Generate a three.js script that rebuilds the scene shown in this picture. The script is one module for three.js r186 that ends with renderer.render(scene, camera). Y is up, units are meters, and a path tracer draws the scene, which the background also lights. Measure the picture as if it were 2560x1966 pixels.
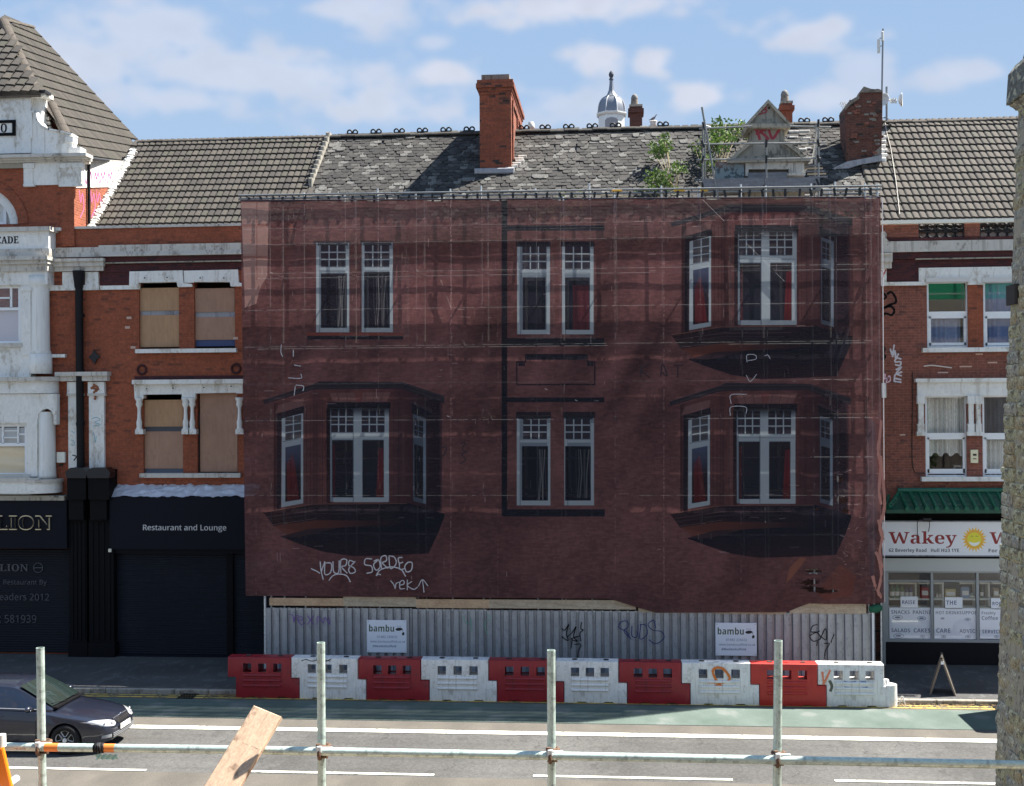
import * as THREE from 'three';
import { mergeGeometries, mergeVertices, toCreasedNormals } from 'three/addons/utils/BufferGeometryUtils.js';
import { FontLoader } from 'three/addons/loaders/FontLoader.js';
import { TextGeometry } from 'three/addons/geometries/TextGeometry.js';
import { Brush, Evaluator, SUBTRACTION } from 'three-bvh-csg';

// ------------------------------------------------------------------ camera, sky, sun, exposure
const DEG = Math.PI / 180, PW = 2560, PH = 1966, FOCAL = 3050, EYE = 7.5;
const scene = new THREE.Scene();
const camera = new THREE.PerspectiveCamera(2 * Math.atan(PH / 2 / FOCAL) / DEG, PW / PH, 0.1, 900);
camera.position.set(0, EYE, 0);
camera.rotation.set(Math.atan(22 / FOCAL), 4.9 * DEG, -0.38 * DEG, 'YXZ');
camera.updateMatrixWorld(true);
scene.add(camera);
const EXPOSURE = 3.15;
const SUN_AZ = 64 * DEG, SUN_EL = 56 * DEG;          // azimuth measured from the street's far side towards +x
const sunDir = new THREE.Vector3(Math.cos(SUN_EL) * Math.sin(SUN_AZ), Math.sin(SUN_EL), -Math.cos(SUN_EL) * Math.cos(SUN_AZ));
const sun = new THREE.DirectionalLight(new THREE.Color(1.0, 0.945, 0.86), 5);
sun.position.copy(sunDir).multiplyScalar(90).add(new THREE.Vector3(0, 0, -28));
sun.target.position.set(0, 0, -28);
sun.castShadow = true;
sun.shadow.mapSize.set(4096, 4096);
Object.assign(sun.shadow.camera, { left: -45, right: 45, top: 45, bottom: -45, near: 1, far: 220 });
scene.add(sun, sun.target);

// photo pixel -> direction -> point on a plane of the place
const V3 = (x, y, z) => new THREE.Vector3(x, y, z);
const ray = (px, py) => V3((px - PW / 2) / FOCAL, -(py - PH / 2) / FOCAL, -1).applyQuaternion(camera.quaternion);
const onZ = (px, py, z) => { const d = ray(px, py), t = z / d.z; return V3(d.x * t, EYE + d.y * t, z); };
const onY = (px, py, y) => { const d = ray(px, py), t = (y - EYE) / d.y; return V3(d.x * t, y, d.z * t); };
const onX = (px, py, x) => { const d = ray(px, py), t = x / d.x; return V3(x, EYE + d.y * t, d.z * t); };
const onPlane = (px, py, p, n) => { const d = ray(px, py), e = V3(0, EYE, 0), t = p.clone().sub(e).dot(n) / d.dot(n); return e.addScaledVector(d, t); };
const toPx = (v) => { const q = v.clone().project(camera); return [(q.x + 1) / 2 * PW, (1 - q.y) / 2 * PH]; };

// random and noise
let seed = 7;
const rnd = () => { seed = (seed * 1664525 + 1013904223) >>> 0; return seed / 4294967296; };
const rr = (a, b) => a + (b - a) * rnd();
const hash = (x, y, s) => { let h = (x * 374761393 + y * 668265263 + s * 1442695041) | 0; h = Math.imul(h ^ (h >>> 13), 1274126177); return ((h ^ (h >>> 16)) >>> 0) / 4294967296; };
const sm = (t) => t * t * (3 - 2 * t);
function vnoise(x, y, p, s) {                           // value noise that repeats after p cells
  const xi = Math.floor(x), yi = Math.floor(y), fx = sm(x - xi), fy = sm(y - yi), m = (a) => ((a % p) + p) % p;
  const a = hash(m(xi), m(yi), s), b = hash(m(xi + 1), m(yi), s), c = hash(m(xi), m(yi + 1), s), d = hash(m(xi + 1), m(yi + 1), s);
  return (a + (b - a) * fx) * (1 - fy) + (c + (d - c) * fx) * fy;
}
function fbm(x, y, p, s, o = 4) { let v = 0, a = 0.5, t = 0; for (let i = 0; i < o; i++) { v += a * vnoise(x, y, p, s + i); t += a; a *= 0.5; x *= 2; y *= 2; p *= 2; } return v / t; }
const clamp = (v, a = 0, b = 1) => Math.min(b, Math.max(a, v));
const lerp = (a, b, t) => a + (b - a) * t;
const step = (a, b, x) => sm(clamp((x - a) / (b - a)));

// the sky: blue air, paler low down, with thin fair-weather cloud
{
  const w = 2048, h = 1024, data = new Float32Array(w * h * 4);
  // clouds the photograph shows: [px, py, half width, half height, strength]
  const seen = [[330, 60, 330, 110, .75], [620, 190, 330, 60, .8], [150, 150, 180, 70, .8], [480, 250, 260, 40, .7], [980, 270, 260, 50, .85], [1120, 185, 80, 28, 1], [1420, 20, 290, 42, 1], [1490, 140, 70, 42, 1], [1640, 152, 50, 40, 1], [1760, 238, 90, 36, 1], [2060, 70, 150, 42, .9], [2160, 190, 60, 60, .6], [2430, 180, 110, 28, .7], [880, 30, 130, 60, .8], [1040, 292, 140, 30, .8], [2050, 250, 100, 34, .75], [1420, 260, 190, 45, .65], [1090, 105, 45, 16, .6], [1330, 300, 300, 30, .5]]
    .map(([x, y, a, b, k]) => { const d = ray(x, y).normalize(); return [Math.atan2(d.x, -d.z), Math.asin(d.y), a / FOCAL, b / FOCAL, k]; });
  for (let j = 0; j < h; j++) {
    const el = ((j + 0.5) / h - 0.5) * Math.PI;
    for (let i = 0; i < w; i++) {
      const lon = ((i + 0.5) / w - 0.5) * 2 * Math.PI, x = Math.cos(el) * Math.cos(lon), z = Math.cos(el) * Math.sin(lon), e = Math.max(0, el), k = (j * w + i) * 4;
      const t = Math.pow(1 - Math.sin(e), 2.6);
      let r = lerp(.082, .178, t), g = lerp(.142, .226, t), b = lerp(.248, .28, t);
      if (el > 0) {
        const az = Math.atan2(x, -z);
        const n = fbm(az * 16 + 40, el * 34 + 9, 512, 3, 5), m = fbm(az * 46 + 60, el * 90 + 5, 2048, 11, 5);
        let c = step(.50, .72, n + (m - .5) * .22) * .55;
        if (Math.abs(az + .08) < .62 && el < .36) {
          let q = 0;
          for (const [ca, ce, wa, we, s] of seen) { const dx = (az - ca) / wa, dy = (el - ce) / we, rr2 = dx * dx + dy * dy; if (rr2 < 6) q = Math.max(q, s * step(1.25, .4, Math.sqrt(rr2) + (n - .5) * 1.5 + (m - .5) * 1.5)); }
          c = Math.max(c * step(.42, .62, Math.abs(az + .08)), q * .86);
        }
        c *= step(0, .06, el) * .9;
        const cb = .215 + .05 * m;
        r = lerp(r, cb * 1.0, c); g = lerp(g, cb * 1.02, c); b = lerp(b, cb * 1.14, c);
      }
      data[k] = r; data[k + 1] = g; data[k + 2] = b; data[k + 3] = 1;
    }
  }
  const sky = new THREE.DataTexture(data, w, h, THREE.RGBAFormat, THREE.FloatType);
  sky.mapping = THREE.EquirectangularReflectionMapping; sky.magFilter = THREE.LinearFilter; sky.colorSpace = THREE.LinearSRGBColorSpace; sky.needsUpdate = true;
  scene.background = sky; scene.environment = sky;
}

// ------------------------------------------------------------------ textures and materials
function dtex(size, metres, fn, { srgb = true, h = size, metresY = metres } = {}) {
  const data = new Uint8Array(size * h * 4);
  for (let j = 0; j < h; j++) for (let i = 0; i < size; i++) { const c = fn(i / size, j / h), k = (j * size + i) * 4; data[k] = clamp(c[0], 0, 255); data[k + 1] = clamp(c[1], 0, 255); data[k + 2] = clamp(c[2], 0, 255); data[k + 3] = 255; }
  const t = new THREE.DataTexture(data, size, h); t.wrapS = t.wrapT = THREE.RepeatWrapping; t.magFilter = THREE.LinearFilter; t.minFilter = THREE.LinearMipmapLinearFilter; t.generateMipmaps = true;
  if (srgb) t.colorSpace = THREE.SRGBColorSpace; t.repeat.set(1 / metres, 1 / metresY); t.needsUpdate = true; return t;
}
const std = (o) => new THREE.MeshStandardMaterial({ roughness: .85, metalness: 0, ...o });
const rgb = (r, g, b) => new THREE.Color().setRGB(r / 255, g / 255, b / 255, THREE.SRGBColorSpace);
const plain = (r, g, b, o = {}) => std({ color: rgb(r, g, b), ...o });

// bricks smaller than a few pixels: courses of 75 mm, 225 mm long, English-ish bond, tone by brick, darker weathered clusters
function brickMaps(base, dark, mortar, s, soot = .35) {
  const cols = 16, rows = 48, M = 3.6, N = 1024;
  const cell = (u, v) => { const r = Math.floor(v * rows), off = (r % 2) * .5, x = u * cols + off, c = Math.floor(x), fx = x - c, fy = v * rows - r; return [((c % cols) + cols) % cols, r, fx, fy]; };
  const color = dtex(N, M, (u, v) => {
    const [c, r, fx, fy] = cell(u, v), t = hash(c, r, s), t2 = hash(c, r, s + 9), big = fbm(u * 4, v * 4, 4, s + 20, 3), fine = fbm(u * 64, v * 64, 64, s + 4, 2);
    const joint = fx < .035 || fy < .11;
    const k = clamp(step(.5, .66, big) * (t2 > .6 ? t2 : 0) + (t > .95 ? .8 : 0)) * soot * 1.5 + step(.5, .75, big) * soot * .3;
    const q = [0, 1, 2].map((i) => lerp(base[i], dark[i], clamp(k + (t - .5) * .38)) * (.86 + .28 * fine) * (.9 + .2 * big));
    return joint ? q.map((a, i) => lerp(a, mortar[i], .55)) : q;
  });
  const bump = dtex(512, M, (u, v) => { const [c, r, fx, fy] = cell(u, v), j = fx < .045 || fy < .13 ? 0 : 150 + 70 * hash(c, r, s + 2), f = fbm(u * 64, v * 64, 64, s, 2) * 35; return [j + f, j + f, j + f]; }, { srgb: false });
  return { map: color, bumpMap: bump, bumpScale: .012 };
}
const M = {};
M.brick = std({ ...brickMaps([148, 80, 55], [92, 54, 44], [132, 94, 76], 5, .3), roughness: .92 });
M.brickOld = std({ ...brickMaps([132, 80, 66], [90, 58, 54], [152, 124, 112], 31, .3), roughness: .93 });
M.brickPlum = std({ ...brickMaps([74, 34, 36], [44, 24, 30], [66, 40, 40], 51, .4), roughness: .85 });
M.brickStack = std({ ...brickMaps([140, 76, 54], [66, 48, 42], [116, 90, 78], 71, .6), roughness: .93 });
M.brickSoot = std({ ...brickMaps([98, 62, 52], [58, 46, 43], [112, 100, 92], 91, .8), roughness: .95 });
const grime = (base, dirt, amount, s, N = 512, m = 2.4) => dtex(N, m, (u, v) => {
  const a = fbm(u * 5, v * 5, 5, s, 5), b = fbm(u * 40, v * 24, 40, s + 7, 3), run = fbm(u * 30, v * 2, 30, s + 3, 3), k = clamp(step(.52, .74, a * .6 + b * .4) * amount + step(.6, .8, run) * amount * .5);
  return base.map((c, i) => lerp(c, dirt[i], k) * (.95 + .1 * b));
});
M.whitePaint = std({ map: grime([226, 226, 222], [150, 140, 124], .55, 3), roughness: .7 });
M.stone = std({ map: grime([196, 192, 184], [112, 104, 94], .7, 13), roughness: .9 });
M.stoneDark = std({ map: grime([158, 152, 138], [74, 72, 66], .8, 17), roughness: .95 });
M.whiteUpvc = plain(232, 234, 236, { roughness: .35 });
M.lead = std({ map: grime([150, 152, 158], [96, 98, 106], .7, 23), roughness: .6 });
M.plaster = std({ map: grime([150, 146, 136], [92, 90, 84], .9, 29), roughness: .95 });
M.render = std({ map: grime([128, 120, 112], [78, 72, 66], .8, 37), roughness: .95 });
M.ply = std({ map: dtex(512, 1.2, (u, v) => { const g = fbm(u * 26, v * 3, 26, 5, 4), k = fbm(u * 6, v * 4, 6, 8, 4); const t = g * .6 + k * .4; return [lerp(188, 154, t), lerp(152, 120, t), lerp(116, 92, t)]; }), roughness: .85 });
M.plyPink = std({ map: dtex(512, 1.2, (u, v) => { const g = fbm(u * 22, v * 3, 22, 15, 4), k = fbm(u * 7, v * 5, 7, 18, 4); const t = g * .5 + k * .5; return [lerp(178, 146, t), lerp(142, 114, t), lerp(120, 96, t)]; }), roughness: .85 });
const plankMap = (a, b, s) => dtex(512, 1.6, (u, v) => { const g = fbm(u * 3, v * 40, 40, s, 4), k = fbm(u * 8, v * 12, 12, s + 4, 4), f = fbm(u * 40, v * 90, 90, s + 6, 2), t = clamp(g * .5 + k * .5); return a.map((c, i) => lerp(c, b[i], t) * (.9 + .2 * f)); });
M.board = std({ map: plankMap([196, 182, 160], [150, 134, 114], 41), roughness: .9 });
M.boardGrey = std({ map: plankMap([132, 134, 140], [96, 98, 104], 47), roughness: .9 });
M.boardTan = std({ map: plankMap([208, 182, 150], [164, 132, 104], 43), roughness: .9 });
M.asphalt = std({ map: dtex(1024, 7, (u, v) => { const f = hash(Math.floor(u * 1024), Math.floor(v * 1024), 4), g = fbm(u * 160, v * 160, 160, 3, 2), b = fbm(u * 6, v * 3, 6, 6, 4), run = fbm(u * 2, v * 20, 20, 16, 3); const oil = step(.7, .78, fbm(u * 20, v * 14, 20, 71, 4)), ck = Math.abs(fbm(u * 5, v * 5, 5, 73, 5) - .5) < .006 ? 1 : 0; const t = 75 + (f - .5) * 22 + (g - .5) * 22 + (b - .5) * 22 + (run - .5) * 18 - oil * 9 - ck * 12; return [t * 1.01, t, t * .98]; }), bumpMap: dtex(512, 1.2, (u, v) => { const t = 255 * fbm(u * 110, v * 110, 110, 9, 2); return [t, t, t]; }, { srgb: false }), bumpScale: .004, roughness: .92 });
M.asphaltOld = std({ map: dtex(512, 5, (u, v) => { const f = hash(Math.floor(u * 512), Math.floor(v * 512), 14), b = fbm(u * 8, v * 4, 8, 26, 4); const t = 84 + (f - .5) * 22 + (b - .5) * 26; return [t * 1.05, t, t * .92]; }), roughness: .92 });
M.pavement = std({ map: dtex(1024, 9, (u, v) => { const f = hash(Math.floor(u * 1024), Math.floor(v * 1024), 24), b = fbm(u * 9, v * 9, 9, 36, 5), s = fbm(u * 60, v * 30, 60, 37, 3); const t = 68 + (f - .5) * 14 + (b - .5) * 26 + (s > .68 ? 14 : 0); return [t, t, t * 1.0]; }), roughness: .9 });
M.green = std({ map: dtex(512, 4, (u, v) => { const f = hash(Math.floor(u * 512), Math.floor(v * 512), 34), b = fbm(u * 8, v * 5, 8, 46, 4); const k = step(.6, .75, b); const t = (f - .5) * 20 + (b - .5) * 30; return [83 + t + k * 12, 97 + t * .9 + k * 6, 90 + t + k * 8]; }), roughness: .9 });
M.linePaint = std({ map: dtex(512, 2, (u, v) => { const f = hash(Math.floor(u * 512), Math.floor(v * 512), 44), b = fbm(u * 20, v * 20, 20, 56, 4), k = step(.66, .74, b); const t = 216 + (f - .5) * 12 - k * 70; return [t, t, t * .94]; }), roughness: .8 });
M.yellowPaint = std({ map: dtex(256, 1.3, (u, v) => { const b = fbm(u * 20, v * 20, 20, 66, 4), k = step(.55, .68, b); return [lerp(196, 96, k), lerp(168, 90, k), lerp(80, 80, k)]; }), roughness: .85 });
M.kerb = std({ map: grime([150, 144, 134], [98, 92, 84], .8, 77), roughness: .92 });
const galv = (s, tint) => std({ map: dtex(256, .5, (u, v) => { const a = fbm(u * 6, v * 18, 18, s, 4), b = fbm(u * 40, v * 40, 40, s + 5, 2), k = step(.55, .75, a); return tint.map((c) => c * (1 - .16 * k) * (.92 + .16 * b)); }), roughness: .42, metalness: .3 });
M.galv = galv(81, [204, 208, 210]);
M.galvGreen = galv(85, [186, 202, 194]);
M.galvOld = galv(89, [132, 134, 134]);
M.rust = std({ map: grime([110, 84, 66], [72, 56, 48], .9, 87, 256, .3), roughness: .8, metalness: .3 });
const satin = (r, g, b, roughness, specularIntensity) => new THREE.MeshPhysicalMaterial({ color: rgb(r, g, b), roughness, specularIntensity });
M.black = satin(14, 14, 17, .75, .3);
M.blackGloss = plain(12, 13, 20, { roughness: .3 });
M.navy = satin(15, 18, 29, .7, .35);
M.felt = std({ map: grime([104, 98, 92], [72, 68, 64], .8, 271), roughness: 1 });
M.room = plain(142, 134, 122);
M.dark = plain(54, 51, 48, { roughness: 1 });
M.iron = plain(22, 22, 26, { roughness: .55 });
M.glass = new THREE.MeshPhysicalMaterial({ color: 0xffffff, transmission: 1, thickness: 0, roughness: .02, ior: 1.52 });
// ------------------------------------------------------------------ building helpers
const taken = new Map(), originOf = new WeakMap();
const numbered = (n) => { const k = (taken.get(n) ?? -1) + 1; taken.set(n, k); return k ? `${n}_${String(k).padStart(3, '0')}` : n; };
function thing(name, label, category, at = [0, 0, 0], group, kind) {
  const o = new THREE.Group(); o.name = numbered(name); o.position.set(...at); scene.add(o); originOf.set(o, V3(...at));
  if (label) o.userData.label = label; if (category) o.userData.category = category; if (group) o.userData.group = group; if (kind) o.userData.kind = kind;
  return o;
}
// a part whose geometry is given in world metres
function part(parent, name, geo, mat, extra) {
  const o = originOf.get(parent), m = new THREE.Mesh(geo, mat); m.name = name; m.castShadow = m.receiveShadow = true;
  if (o.lengthSq()) geo.translate(-o.x, -o.y, -o.z);
  parent.add(m); originOf.set(m, o); if (extra) Object.assign(m.userData, extra); return m;
}
// a part that shares a geometry: placed by a world matrix
function placed(parent, name, geo, mat, matrix) {
  const o = originOf.get(parent), m = new THREE.Mesh(geo, mat); m.name = name; m.castShadow = m.receiveShadow = true;
  matrix.decompose(m.position, m.quaternion, m.scale); m.position.sub(o); parent.add(m); return m;
}
function structure(name, geo, mat) { const m = new THREE.Mesh(geo, mat); m.name = numbered(name); m.receiveShadow = m.castShadow = true; m.userData.kind = 'structure'; scene.add(m); originOf.set(m, V3(0, 0, 0)); return m; }

// uv in metres by the way each face points
function uvm(g, turn = false) {
  if (g.index) g = g.toNonIndexed();
  const p = g.attributes.position, uv = new Float32Array(p.count * 2), a = V3(), b = V3(), c = V3();
  for (let i = 0; i < p.count; i += 3) {
    a.fromBufferAttribute(p, i); b.fromBufferAttribute(p, i + 1).sub(a); c.fromBufferAttribute(p, i + 2).sub(a); b.cross(c);
    const ax = Math.abs(b.x), ay = Math.abs(b.y), az = Math.abs(b.z);
    for (let k = i; k < i + 3; k++) {
      let u, v; if (az >= ax && az >= ay) { u = p.getX(k); v = p.getY(k); } else if (ax >= ay) { u = p.getZ(k); v = p.getY(k); } else { u = p.getX(k); v = p.getZ(k); }
      uv[k * 2] = turn ? v : u; uv[k * 2 + 1] = turn ? u : v;
    }
  }
  g.setAttribute('uv', new THREE.BufferAttribute(uv, 2)); if (!g.attributes.normal) g.computeVertexNormals(); return g;
}
const merge = (list) => mergeGeometries(list.map((g) => { g = g.index ? g.toNonIndexed() : g; for (const k of Object.keys(g.attributes)) if (!['position', 'normal', 'uv', 'color'].includes(k)) g.deleteAttribute(k); return g; }));
const box = (x0, x1, y0, y1, z0, z1) => { const g = new THREE.BoxGeometry(Math.abs(x1 - x0), Math.abs(y1 - y0), Math.abs(z1 - z0)); g.translate((x0 + x1) / 2, (y0 + y1) / 2, (z0 + z1) / 2); return uvm(g); };
// box with chamfered edges
function cbox(x0, x1, y0, y1, z0, z1, c = .012) {
  const s = new THREE.Shape(); const w = x1 - x0, h = y1 - y0, d = z1 - z0; c = Math.min(c, w / 3, h / 3, d / 3);
  s.moveTo(c, c); s.lineTo(w - c, c); s.lineTo(w - c, h - c); s.lineTo(c, h - c); s.closePath();
  const g = new THREE.ExtrudeGeometry(s, { depth: d - 2 * c, bevelEnabled: true, bevelThickness: c, bevelSize: c, bevelSegments: 1, steps: 1 });
  g.translate(x0, y0, z0 + c); return uvm(g);
}
// pixel rectangle on the plane z -> [x0, x1, y0, y1] in metres
function prect(x0, y0, x1, y1, z) { const ym = (y0 + y1) / 2, xm = (clamp(x0, 0, PW) + clamp(x1, 0, PW)) / 2; return [onZ(x0, ym, z).x, onZ(x1, ym, z).x, onZ(xm, y1, z).y, onZ(xm, y0, z).y]; }
// block whose front face covers a pixel rectangle on plane z and that goes back by depth
const pbox = (x0, y0, x1, y1, z, depth) => { const r = prect(x0, y0, x1, y1, z); return box(r[0], r[1], r[2], r[3], z - depth, z); };
const P = (parent, name, r, z, depth, mat, extra) => part(parent, name, pbox(...r, z, depth), mat, extra);
function polyExtrude(pts, z, depth, bevel = 0) {        // pts in metres [x, y], front face at z
  const s = new THREE.Shape(pts.map(([x, y]) => new THREE.Vector2(x, y)));
  const g = new THREE.ExtrudeGeometry(s, { depth: depth - 2 * bevel, bevelEnabled: bevel > 0, bevelThickness: bevel, bevelSize: bevel, bevelOffset: -bevel, bevelSegments: 2, steps: 1 });
  g.translate(0, 0, z - depth + bevel); return uvm(g);
}
const ppoly = (pts, z, depth, bevel) => polyExtrude(pts.map(([x, y]) => { const p = onZ(x, y, z); return [p.x, p.y]; }), z, depth, bevel);
function wallGeo(outer, holes, z, depth) {              // outer and holes: lists of [x, y] in metres
  const s = new THREE.Shape(outer.map(([x, y]) => new THREE.Vector2(x, y)));
  for (const h of holes) s.holes.push(new THREE.Path(h.map(([x, y]) => new THREE.Vector2(x, y))));
  const g = new THREE.ExtrudeGeometry(s, { depth, bevelEnabled: false, steps: 1, curveSegments: 16 }); g.translate(0, 0, z - depth); return uvm(g);
}
const rectPts = ([x0, x1, y0, y1]) => [[x0, y0], [x1, y0], [x1, y1], [x0, y1]];
function ringGeo([x0, x1, y0, y1], w, z, depth, wb = w) { return wallGeo(rectPts([x0, x1, y0, y1]), [rectPts([x0 + w, x1 - w, y0 + wb, y1 - w]).reverse()], z, depth); }
function tube(a, b, r, seg = 10, open = false) {
  const d = b.clone().sub(a), g = new THREE.CylinderGeometry(r, r, d.length(), seg, 1, open); const uv = g.attributes.uv; for (let i = 0; i < uv.count; i++) uv.setXY(i, uv.getX(i) * r * 6.28, uv.getY(i) * d.length());
  g.applyQuaternion(new THREE.Quaternion().setFromUnitVectors(V3(0, 1, 0), d.normalize())); g.translate((a.x + b.x) / 2, (a.y + b.y) / 2, (a.z + b.z) / 2); return g;
}
function pipe(a, b, r, wall = .004, seg = 20) {         // hollow tube with open ends, standing on a
  const L = a.distanceTo(b), g = new THREE.LatheGeometry([[r - wall, 0], [r, 0], [r, L], [r - wall, L], [r - wall, 0]].map(([x, y]) => new THREE.Vector2(x, y)), seg);
  const uv = g.attributes.uv, p = g.attributes.position; for (let i = 0; i < uv.count; i++) uv.setXY(i, uv.getX(i) * r * 6.28, p.getY(i));
  const q = toCreasedNormals(g, .6); q.applyQuaternion(new THREE.Quaternion().setFromUnitVectors(V3(0, 1, 0), b.clone().sub(a).normalize())); q.translate(a.x, a.y, a.z); return q;
}
function curveTube(pts, r, n = 24, seg = 6) { return new THREE.TubeGeometry(new THREE.CatmullRomCurve3(pts), n, r, seg); }
// flat painted stroke along points, on a plane with normal nrm
function ribbon(pts, w, nrm = V3(0, 0, 1)) {
  const pos = [], idx = [], nor = [], uv = [];
  for (let i = 0; i < pts.length; i++) {
    const t = pts[Math.min(i + 1, pts.length - 1)].clone().sub(pts[Math.max(i - 1, 0)]).normalize(), s = nrm.clone().cross(t).normalize();
    const ww = w * (.8 + .4 * rnd()) / 2;
    for (const k of [-1, 1]) { const p = pts[i].clone().addScaledVector(s, k * ww); pos.push(p.x, p.y, p.z); nor.push(nrm.x, nrm.y, nrm.z); uv.push(p.x, p.y); }
    if (i) { const b = i * 2; idx.push(b - 2, b, b - 1, b, b + 1, b - 1); }
  }
  const g = new THREE.BufferGeometry(); g.setAttribute('position', new THREE.Float32BufferAttribute(pos, 3)); g.setAttribute('normal', new THREE.Float32BufferAttribute(nor, 3)); g.setAttribute('uv', new THREE.Float32BufferAttribute(uv, 2)); g.setIndex(idx); return g;
}
const smooth = (pts, closed = false, per = 6) => new THREE.CatmullRomCurve3(pts, closed, 'catmullrom', .5).getPoints(pts.length * per);
// strokes given in photo pixels on plane z
const sprayed = (parent, name, lines, z, w, mat, extra) => part(parent, name, merge(lines.map((l, i) => ribbon(smooth(l.map(([x, y]) => onZ(x, y, z + i * .0006))), w))), mat, extra);

const fontLoader = new FontLoader();
const F = {};
for (const [k, f] of [['serifBold', 'serif_bold'], ['sans', 'sans_regular'], ['sansBold', 'sans_bold']]) F[k] = await fontLoader.loadAsync(`fonts/droid/droid_${f}.typeface.json`);
// raised letters that fill a pixel rectangle's width and stand on its base
function letters(text, font, x0, y0, x1, y1, z, depth = .02, keepHeight = true) {
  const r = prect(x0, y0, x1, y1, z), g = new TextGeometry(text, { font, size: 1, depth: 1, curveSegments: 4 }); g.computeBoundingBox(); const b = g.boundingBox;
  const sx = (r[1] - r[0]) / (b.max.x - b.min.x), sy = keepHeight ? (r[3] - r[2]) / (b.max.y - b.min.y) : sx;
  g.translate(-b.min.x, -b.min.y, 0); g.scale(sx, sy, depth); g.translate(r[0], r[2], z - depth); return g;
}
// canvas for flat print
function printCanvas(w, h, draw) { const c = document.createElement('canvas'); c.width = w; c.height = h; const x = c.getContext('2d'); draw(x, w, h); const t = new THREE.CanvasTexture(c); t.colorSpace = THREE.SRGBColorSpace; t.magFilter = THREE.LinearFilter; t.anisotropy = 8; return t; }
function uvFit(g, [x0, x1, y0, y1]) { const p = g.attributes.position, uv = g.attributes.uv; for (let i = 0; i < p.count; i++) uv.setXY(i, (p.getX(i) - x0) / (x1 - x0), (p.getY(i) - y0) / (y1 - y0)); return g; }

// ---- roof coverings laid piece by piece
function tileGeo(w, len, roll, lip, cover) {            // one interlocking tile: u across, v up the slope, n out of it
  const n = 8, pos = [], idx = [], uv = [];
  const h = (t) => roll * sm(clamp(t / .26)) * (1 - .55 * t * t);
  for (let j = 0; j < 3; j++) for (let i = 0; i <= n; i++) {
    const t = i / n, u = (t - .5) * w * 1.02; const v = j === 2 ? len : 0, nn = j === 0 ? -lip * .2 : j === 1 ? h(t) + lip : h(t);
    pos.push(u, v, nn); uv.push(u, v + (j === 0 ? -.03 : 0));
  }
  for (let j = 0; j < 2; j++) for (let i = 0; i < n; i++) { const a = j * (n + 1) + i, b = a + 1, c = a + n + 1, d = c + 1; idx.push(a, b, c, b, d, c); }
  const g = new THREE.BufferGeometry(); g.setAttribute('position', new THREE.Float32BufferAttribute(pos, 3)); g.setAttribute('uv', new THREE.Float32BufferAttribute(uv, 2)); g.setIndex(idx);
  return toCreasedNormals(g, 1.1);
}
function slateGeo(w, len, th, chip) {
  const c = chip ? w * .18 : 0, s = new THREE.Shape([[-w / 2 + c, 0], [w / 2 - c * .4, 0], [w / 2, c * .7], [w / 2, len], [-w / 2, len], [-w / 2, c]].map((p) => new THREE.Vector2(...p)));
  return uvm(new THREE.ExtrudeGeometry(s, { depth: th, bevelEnabled: false }));
}
const inPoly = (p, poly) => { let c = false; for (let i = 0, j = poly.length - 1; i < poly.length; j = i++) { const [xi, yi] = poly[i], [xj, yj] = poly[j]; if ((yi > p[1]) !== (yj > p[1]) && p[0] < (xj - xi) * (p[1] - yi) / (yj - yi) + xi) c = !c; } return c; };
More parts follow.
